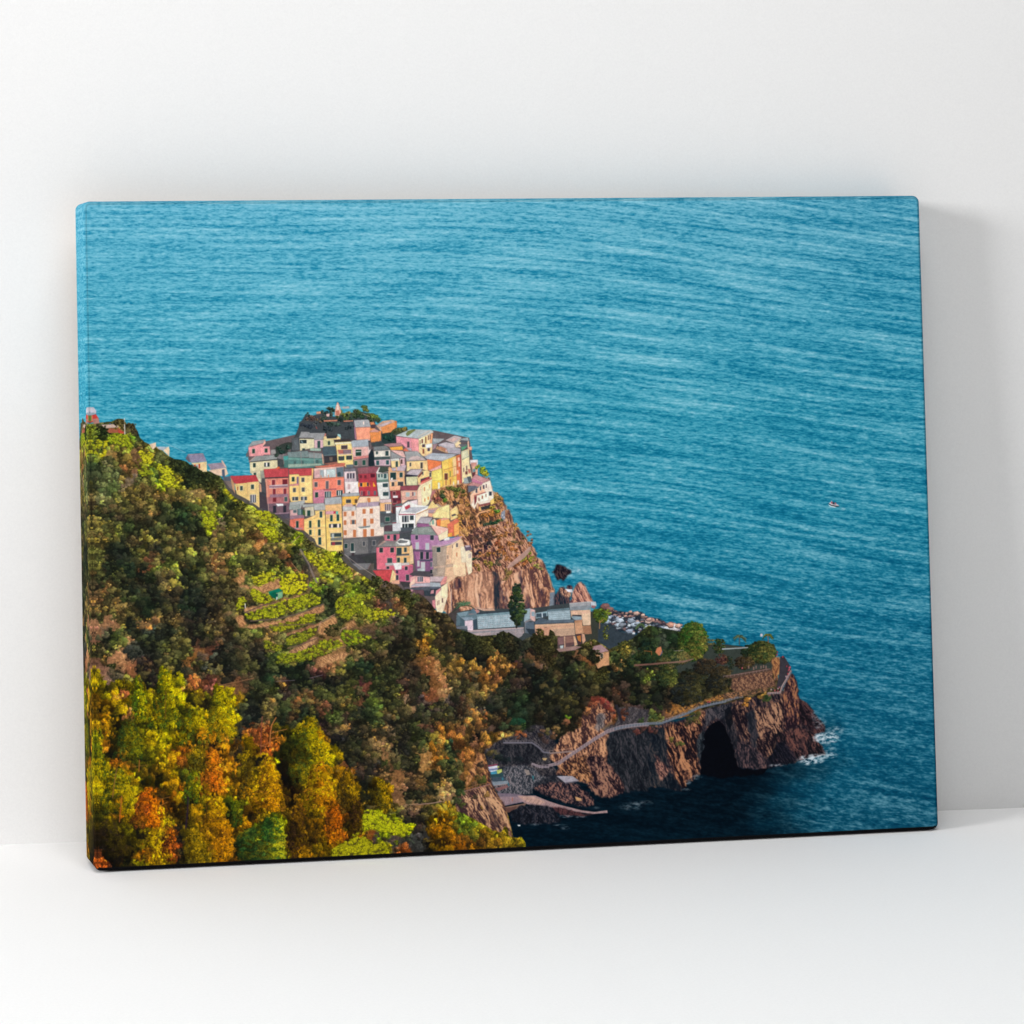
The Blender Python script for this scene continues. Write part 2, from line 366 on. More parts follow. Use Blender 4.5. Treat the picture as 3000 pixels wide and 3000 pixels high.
def stroke(pts, col, wd, rough=.0, alpha=1., seed=0):
    line(col, wd, pts, alpha)
def colour_notes():
    # upper left slope
    seeds(210, 1100, 3.22, '''
d 60 130 4a3a3c 80 220 4c3b3a 290 510 1d3a1e 560 460 5a4a38 520 440 6a5538 600 500 46423a 480 420 6b5a3a 250 470 5a5436
g 180 490 7a8a1e 210 540 5f6a24 150 600 8a9426 230 620 3f5a24 300 600 4e5a20 420 570 8fa01c 480 620 84a01c 540 590 6f8424
g 600 570 4d5a2c 650 640 6a6230 690 720 aeb01a 740 800 b8b81c 700 860 98aa1e 640 850 8a8a28 720 680 8a7a30
s 390 720 b08848 350 700 a08a4a 600 700 8a6a48 620 760 7a5a40 600 900 a07058 560 960 8a8078 510 1010 8c8070
d 440 700 5a4a22 480 780 6a4c24 520 860 7a4f28 430 850 4c4a26 560 780 704a26 500 950 8a5a28 160 760 3f4a28 250 760 6a7a26
d 180 830 2c3e26 250 860 3a4c30 210 900 28382a 330 850 4e5a3c 420 900 586444 360 970 5c6844 280 1000 5a6640 200 980 4c5a38 390 1050 465632
d 240 1060 606c48 310 1130 6a7450 180 1100 54542f 150 1000 7a7428 430 1080 5a5c2c 340 1170 6a7248 200 1180 6b5238
b 660 950 3c4c24 740 900 4c6a24 800 920 3f6a26 700 980 585424 780 1000 5f6c22 620 1010 6a5a2a 560 1060 70562e 640 1090 7a5a38
g 860 860 b4b61a 930 920 c2c81a 900 980 b8c41c 970 1020 c8c422 1000 960 b09a28 840 1010 8a9a20 1050 1020 a0a022 900 890 d0c820
d 1000 880 1d3426 1060 840 233a28 1120 900 1e352a 1180 950 20352a 1250 970 1f3428 1330 950 36482c 1380 990 42502c 1100 960 1c3028 960 830 30402a
b 820 750 505c30 880 770 565a2c 840 800 4f5430 1080 1010 3c4c26 1130 1020 4c5a26 1180 1060 4c4e24 1300 1040 50502a 1400 1050 45502a
s 1090 1080 a09060 1190 1090 b89858 1160 1080 98804c 1220 1130 a08850 1340 1100 7a5838 1360 1060 86623c
b 950 1060 6a6226 1020 1100 705c28 880 1080 6a5428 960 1150 7a6030 1060 1160 60542a 820 1130 7c5a32 760 1080 6f5428 700 1140 5a4a26
b 1250 1150 8a8228 1300 1200 6f6a26 1200 1180 6a5c2a 1130 1190 80603a 1330 1150 5c5c28 1400 1130 2f4428 1450 1150 2c4026 1510 1190 344226
g 1450 1080 a8a81e 1490 1110 8c9420 1530 1150 747c24 1600 1150 4f5428 1650 1180 868a26 1700 1200 a0a820 1560 1210 6a6a2a
b 1600 1230 7a7426 1680 1260 8a8a22 1640 1300 6f6424 1750 1300 a8b01e 1800 1340 8a9a20 1720 1370 6f6c24 1850 1330 9aa422 1900 1370 80802a
g 1230 1270 7a9020 1290 1310 9cb01c 1340 1360 a8b41c 1310 1400 b0b41c 1260 1340 6f8020 1360 1300 a0b020 1380 1290 7a8a24
d 1050 1270 22402c 1110 1250 3c4c26 1000 1240 2c4a2c 1050 1330 1e3a2c 1120 1370 283c26 1180 1440 2e3a26 1220 1480 3a3c26 1160 1320 30422a
s 1390 1360 8a8270 1370 1430 7a6a54 1380 1470 7a6040 1160 1250 7a6246 1180 1290 7c5e40
b 1430 1310 303c26 1480 1340 4a5224 1540 1310 6a6028 1460 1400 6a6826 1530 1390 5c5a28 1600 1380 74602a 1580 1450 6c6a2a 1500 1460 74682a
b 1660 1430 6c6028 1730 1450 7a5a2c 1740 1500 74482c 1680 1500 6c4c2a 1620 1520 605c28 1560 1540 565c2a 1640 1350 76602c
s 1780 1580 c88040 1720 1600 b07038 1810 1560 a85c38 1770 1530 8c4a30 1700 1640 5a5430
g 1830 1440 b0b81a 1880 1480 b8c01c 1900 1530 b0b820 1800 1400 a8b01c 1860 1400 7c8026
b 700 1060 5c4a28 600 1150 62502c 520 1130 6a5a2a 450 1170 5c5628 400 1230 5c4a30 300 1230 4c4a2c 470 1240 4a4a28 540 1210 4a4c26
b 640 1200 66502c 720 1220 5a5428 760 1280 905c38 800 1330 3c4428 860 1260 3a482a 900 1320 32422a 880 1380 3c3c2c 780 1390 46402e
b 180 1290 4c4430 260 1290 40462a 350 1340 2f3a2a 420 1310 4c4030 480 1340 503e34 560 1280 5a4a2e 600 1330 48402c 520 1380 2f4a24
b 220 1380 6a5c2c 180 1450 5c5428 300 1440 5e5628 260 1520 6a542c 360 1500 565026 430 1450 7a8424 470 1420 46502a 560 1430 3a3e2a
b 640 1440 38402a 700 1410 44402c 760 1450 38402c 830 1460 4c4c28 880 1500 5a4c2c 960 1500 60522c 1040 1500 56502a 1000 1430 24402c
b 440 1580 2a3a2c 400 1640 1f2e2a 500 1640 22302c 360 1700 2a322a 460 1700 262e2c 560 1560 54422e 620 1560 60483a 700 1520 7a6a2e 730 1530 8a7a28
b 620 1640 4a5026 680 1680 585426 750 1600 2a2e2c 800 1620 252c2c 860 1590 464a26 900 1620 54562a 960 1580 4a4830 760 1690 5a4034
b 1010 1560 58502c 1100 1560 684e34 1160 1600 564630 1060 1620 50542a 1120 1640 8a902a 1100 1700 404426 1200 1580 40442a 1280 1540 2c3a28
b 1320 1600 604c2c 1380 1660 6c6438 1430 1620 46482a 1480 1590 4c5228 1550 1620 565a2a 1620 1620 6c6030 1420 1700 9a6a40 1470 1680 9c6438
s 1400 1740 a06a40 1360 1760 9a6238 1600 1880 c08a50 1620 1850 b07c48 1580 1910 b07a48 700 1780 8a4a34 760 1730 6c4430
b 200 1640 5c5a2a 250 1700 54582a 300 1780 4a3c30 200 1780 5c5428 260 1840 4c4c28 180 1860 7a4f30 320 1860 2a3a2a 380 1800 2e3828
b 540 1800 1f3a30 520 1860 22402c 600 1760 3c4028 660 1840 24342c 720 1880 2c4028 780 1800 5c7024 820 1830 54702a 700 1900 243028
b 900 1780 5a6a26 960 1830 6c7824 980 1900 727c26 860 1880 463e30 920 1870 5a4a34 1040 1780 5a4a34 1060 1860 28342a 1120 1900 2a342a
b 1150 1820 3a4428 1220 1800 44502a 1240 1880 54562a 1300 1800 6c4a38 1360 1850 5c4434 1430 1800 78502c 1500 1780 60682a 1520 1730 5c7a24
b 1480 1860 4a4428 1550 1820 48502a 1650 1780 4a4e28 1720 1740 52542a 1800 1720 545028 1750 1840 46522a 1850 1800 3c4a26 1700 1850 4a5228
b 1850 1600 7c7030 1900 1640 6a5840 1840 1680 5c5630 1900 1720 60502e''')
    # terraces and the slope below them
    seeds(640, 1500, 3.22, '''
s 350 290 d08a48 410 280 c07c44 420 240 a05838 500 330 7a6450 460 300 7a5c44 620 470 6a4034 700 500 8a4430 720 540 9a5438
d 560 370 8a4a2c 620 400 7a3c2a 600 350 7a4a2c 540 400 5c4a34 480 400 50482a 600 490 3c4a2e 620 460 3e4a30 580 450 4a5030
b 640 300 8a8826 660 360 6f7a26 620 330 8a7026 720 380 30402a 730 430 3a4430 740 490 34402c 800 480 3a4034 720 320 6c7026
g 760 230 9ab020 740 260 84902a 840 220 7c6a4a 870 270 86704c 860 320 4c502c 900 350 5c5a2c 820 310 5a5a2c
g 850 390 c2c01c 900 430 b4b41e 950 470 b0a828 1000 500 b8b41e 1050 530 9aa820 1060 400 8a9a24 1080 440 98a428 1020 400 7a7c28
b 960 370 7c7430 1000 360 9a9a26 1110 480 9c9430 1150 500 8a9c20 1200 530 98a824 1160 560 7c9020 1240 560 9aa01e 1230 480 7c6238
s 790 400 6c5c54 830 460 6f6258 880 510 7a6c60 920 570 80705e 930 630 6c5650 840 540 4a4640 860 600 5a5048 850 680 7c6450
d 1000 580 34502c 1040 570 2c4428 1100 600 3a4a28 960 640 5c3a34 1000 650 583634 1040 680 3e4a2c 1110 640 50602a 1140 700 70802a
g 960 590 8c9c24 1000 610 a4ac1c 1060 630 a0a420 1200 640 90a020 1220 690 8a9c20 1180 620 5c5030 1270 600 c08a54 1300 590 b88658
g 900 660 84a824 920 700 80a024 940 740 5c7a2a 1130 760 60542e 1250 730 7c9424 1280 640 6c7a28 1340 600 a8a422 1400 630 98982a
d 1010 720 2c3c2a 1060 760 28382a 1020 800 2a382c 1070 830 2c3828 1100 800 2e3c2a 900 750 5a6a26 970 780 34442a
d 1340 680 4c5426 1400 700 46502a 1370 740 565a26 1440 660 545228 1480 620 3a4a2e 1540 650 4a5630 1500 580 6a5a34 1460 560 3e4c30
s 1540 740 505058 1590 800 4c4c54 1620 850 4a4a50 1500 700 8a6a58 1560 710 5a5458 1640 900 6a5048 1560 860 5c4c44
b 1600 690 8a5c48 1660 700 704a3c 1700 760 3c442a 1740 800 4a4c28 1790 860 4c502a 1800 930 3f4428 1760 720 545830 1820 800 485030
o 1700 850 a86a40 1740 880 a07040 1660 870 8a5c38
b 1870 850 54403a 1900 920 503834 1860 980 4a3834 1920 780 4a3c3a 1840 1020 3a3c2c 1780 1040 3c482a 1820 1100 3a3a2c 1900 1060 54402c
g 1420 760 8a9c24 1360 800 94a022 1300 770 7c8c28 1450 820 6c5a30 1500 850 7a4a38 1480 740 7c8a30 1400 840 5c5a2c
g 1350 1000 7c7430 1400 960 98a020 1440 1000 6a7a2a 1500 1030 5c5c2e 1550 960 8a9a28 1600 1000 5a5830 1660 960 686a40 1640 1010 4c4038
s 1350 1060 8a6a4c 1450 1060 80624c 1550 1100 74564c 1650 1080 805848 1480 1120 6c5850 1600 1140 5c4640 1380 1100 60504a
d 1500 1170 3c3c2a 1560 1180 3a402a 1640 1160 342c2c 1700 1120 32302a 1750 1180 322c2a 1800 1220 383028 1650 1230 2e2c2a 1730 1280 34322a
b 1440 1240 4c5a28 1500 1260 5c5c2a 1400 1230 4a4a2a 1350 1280 5c4434 1300 1290 4c502c 1220 1320 566030 1380 1320 644038 1480 1330 4c3a30
s 1270 1320 b08058 1100 1340 a87c54 1140 1300 a87c50 1000 1380 a4744c 960 1430 a0704c 1050 1370 987048
d 1250 1420 2a3c2a 1300 1440 2c3c26 1350 1430 1f4030 1400 1440 1c3e30 1370 1490 1e342c 1450 1400 4a442c 1460 1480 44482a 1160 1460 54502a
o 1000 1450 8a5c3c 1060 1490 90603c 1100 1520 8c5c3c 1000 1510 7a5038 920 1480 6c4438 940 1530 5c3a34
d 700 1450 253a28 760 1460 22362a 650 1500 1c2c2a 560 1500 1e3c2e 500 1530 22402e 740 1520 1f362a 800 1480 2c3a2c 600 1440 2a3a28
b 500 1380 3c5a2c 560 1390 4c5a2a 620 1400 6c7426 460 1400 3a4c2c 420 1340 2c302c 350 1350 2c2e2e 380 1420 262c2c
b 250 1120 5c5a2e 330 1130 60702a 200 1140 4c542a 280 1180 54482c 200 1200 4a4234 130 1180 4c3c34 380 1180 7c4c3c 440 1200 7a5a38
b 80 1220 2f302e 100 1290 2a2c2c 150 1260 3c3a2e 60 1330 262c2c 200 1300 4c3a36 260 1330 5c4a34 200 1400 4a402c 260 1420 5c5430 240 1480 4c5028
s 150 1540 9a5440 120 1510 704840 180 1570 8a5040 60 1610 6c5048
d 60 1470 262a2c 110 1450 2a2c2c 40 1560 6c4a2c 20 1500 5a4430 90 1560 22282a 300 1500 3a302e 380 1560 2c2e2e 260 1560 5a3c34
d 300 960 3c3c34 60 1000 5a4a34 100 1050 4c442c 30 1080 503c30 130 960 5c4a30 60 900 5c5030 120 870 54482e 60 820 54482e 150 800 604c34
b 200 720 5c4a34 270 700 6c5838 300 720 60502e 150 680 5a4a2c 60 700 4c4430 240 660 4c6426 250 620 4c5a28 60 600 5a502c 120 560 4c5028
s 220 560 c08850 210 610 b88050 240 590 c8905a 190 640 a07044
g 380 620 aaac1c 430 600 b0b41c 480 580 b4b81c 350 640 a0a41e 520 560 9ca820 300 560 5c5c28 300 500 4c5428 360 520 565628 430 500 62602a
g 520 620 6c6450 560 590 5c5a30 620 560 7c8428 700 540 6a7428 600 520 50542a 540 500 6c642c 480 450 54522c 400 430 545226 330 430 4c5228
b 100 480 5c6826 150 460 6c7c24 60 440 5a5a26 250 420 4c5228 180 380 50542a 250 350 565028 100 350 5a5a2a 50 300 4c5226 150 300 5c5428
b 200 250 7c5c30 250 200 8a502c 330 200 7c4428 400 200 8a5030 300 150 8a5c2c 380 150 7c602a 250 120 6c5c28 150 180 5a5a26 60 200 56542a
b 60 100 525426 150 80 5a5a26 250 60 7a6c26 350 60 8c8426 440 60 8a9422 420 120 94a01e 520 60 6c7c24 560 110 5c6a26 640 120 5a5c2c 640 200 4c5230
b 300 280 6c5a2a 250 300 60562a 180 240 6c5c28 60 150 4e5226 0 250 6a5a2a 480 250 8a8a28 560 280 5a5230''')
    # middle left, rock gullies, above the pines
    seeds(210, 1640, 3.22, '''
b 180 150 5c4a30 260 180 3a3c28 220 250 4a3a2e 320 250 7a4a30 380 250 5c4a2c 450 170 3c4228 520 200 32382c 560 260 24302c 640 220 4c3c30
b 430 300 4c4a2a 500 330 3a4428 620 330 3c4828 700 300 2a2e2a 780 230 2a322a 850 180 3c3430 840 130 6c5034 880 240 7a5a34 960 180 6c7426 1000 220 60642a
b 800 340 262e2c 880 350 2c2c2e 940 300 483a2e 1000 300 4c3c30 1000 380 483c2e 960 430 443a2e 1030 470 40342e 900 430 34342a 940 500 4c3e2e
d 700 420 1c3a2c 740 470 1c4030 680 470 203a2c 640 380 243228 760 400 22382a 820 420 28322c 1100 450 1c382c 1090 330 1c2e2e 1150 400 1e2a2c
d 1200 330 202c2c 1230 440 26282c 1160 520 22282c 1220 580 24262a 1080 400 2c3438 1130 300 22302e 1200 250 30342c 1250 220 343828
b 1300 300 4a4230 1350 350 483a30 1400 320 503e30 1450 400 48403a 1380 440 42382e 1480 500 4a4030 1340 500 4c3a30 1300 560 4c3c30 1420 560 6c442c
b 1320 640 60502e 1380 680 584a2c 1450 660 50382e 1220 700 34382a 1180 640 383a2c 1300 720 3c3a28 1400 740 4a3c38 1250 770 3c302e
b 300 350 5a4a2e 230 350 7a4f34 200 430 7c5034 280 420 6c4c30 350 430 6c4a30 420 420 7c4c30 480 480 6c5030 560 420 5a4a34 540 500 564c2c
b 400 360 4c442c 460 360 5a4a30 380 500 50542a 330 480 6c5830 440 550 6c542c 500 570 5c5030 230 500 54502e 200 480 60442e
b 600 500 4a442e 680 540 503c2e 780 540 7c5a30 820 560 8a6034 760 490 62502c 860 520 46402c 900 560 4c3c2c
s 210 600 b07a60 190 650 b88468 240 680 a87458 220 730 a0685a 340 560 b0785a 390 600 b07a5a 420 570 9a6c50 300 640 7a6458 180 700 9a6c58
d 350 680 38402a 300 690 4c4a44 340 740 2c3a28 430 700 4c6424 470 720 54602a 400 760 4c5a26 380 820 5c5a2c 450 650 54662a 300 800 34322c
b 200 800 4c5424 230 840 5c4c30 260 880 5a5228 200 880 54502c 300 920 7c4c34 260 800 5c4430
s 400 890 c08060 450 900 e0a078 500 860 d89870 480 950 d09068 540 940 c88860 520 780 d08860 530 740 c07c54 440 960 c08860 390 930 b07858 560 990 b0684c
s 480 830 d89a6a 400 980 90684c 560 1060 9a5a3c 590 1010 a0603c 610 1070 8a5038 500 1030 8a5238
s 230 950 7c5448 280 990 8c6058 320 1040 a07468 360 1080 94706c 340 1130 8c6a6c 200 930 6c4a44 390 1110 6c5a4c
d 340 980 3c4c28 320 920 564a2c 400 1040 4a3c38 440 1080 4c4a3a 500 1090 4c4a30 420 1130 44442e 540 1100 5a4a30
d 550 850 343a44 590 820 38404a 620 900 303640 560 920 383840 650 840 30383c 600 960 382e38 650 1000 2e282e 700 960 4a303a 550 780 343a3c
d 660 1050 38262e 700 1100 2c2228 740 1150 2c242a 680 980 3a2c34 780 1080 2e2c2c 640 1130 3c2a2c 750 1000 362c2e
d 520 640 26342c 570 590 262e2c 600 640 2c3428 640 600 7a4c34 700 610 8a4c38 740 590 80503c 680 660 3c4448 740 650 3c4a50 800 640 38444a 780 700 34403e
d 600 740 343a2c 680 740 30382c 720 800 28302a 760 740 2c362c 840 640 30342c 900 640 28302a 700 870 2a2e30 780 860 2c2e2e
b 960 600 5a4a2c 1000 650 5c502e 1030 720 585030 1000 780 4e4a2c 1060 780 5c562c 1080 840 58562c 1040 900 5c5a2a 960 850 4c4a2c 980 940 4c4c2a
b 850 780 3c442a 820 830 3c4228 870 860 4a482c 900 740 3e4228 880 920 4c4a30 920 990 5c562c 1000 1000 34382c 940 560 7c5430
d 1120 680 3a2c2e 1160 720 2f2a2c 1110 620 2c282e 1140 580 2c282e 1120 560 30282e
s 1200 850 a0663c 1220 880 b0703c 1260 900 90603c 1290 860 7c4a38 1310 820 6c3c34 1120 920 a0642e 1100 960 96602e 1240 930 84563a 1150 800 6c4438 1180 830 8a5034
d 1180 960 54502c 1200 1020 4c4c30 1160 1080 3c382e 1080 1020 383834 1060 1080 34302e 1120 1040 6c442c 1130 980 603c2c 1080 1110 3c3c44
d 1280 950 46505a 1260 980 404a50 1240 920 3c4444 1350 900 2c282c 1380 830 2a262a 1420 860 2c2c2c 1440 940 28342a 1340 960 2c2a2c
d 1480 900 2c3028 1520 940 34382a 1560 900 4a402e 1500 800 403834 1560 820 4a4030 1520 740 48463a 1600 760 504c34 1660 720 505234
b 1640 850 504430 1720 870 3c3434 1680 950 4a4a2a 1620 980 4c4c2a 1560 1000 3a3c28 1700 1010 4a4c28 1600 1040 4c4c2a
d 1760 900 2c2c30 1720 1000 282a2c 1800 960 242e2c 1480 1040 24262c 1500 1090 242428 1450 1100 26262a
s 1520 1080 9a5444 1550 1100 a05c44 1540 1060 7a403c 1600 1110 5c3a34 1350 1050 6c4430 1400 1060 7c502c 1400 1110 704a30 1340 1100 5c3c30
o 1180 1160 b06830 1120 1160 a86030 1200 1120 985430 1260 1160 8a4c30 1300 1120 6c3c34 1180 1200 a05c34 1250 1210 8a4c3c 1330 1170 7a4838 1100 1130 7c4a34
s 1400 1180 9c6840 1480 1160 946440 1560 1140 86583c 1280 1230 70483a
d 1340 1010 5c5030 1230 1100 5c3c30 1220 1050 443830''')
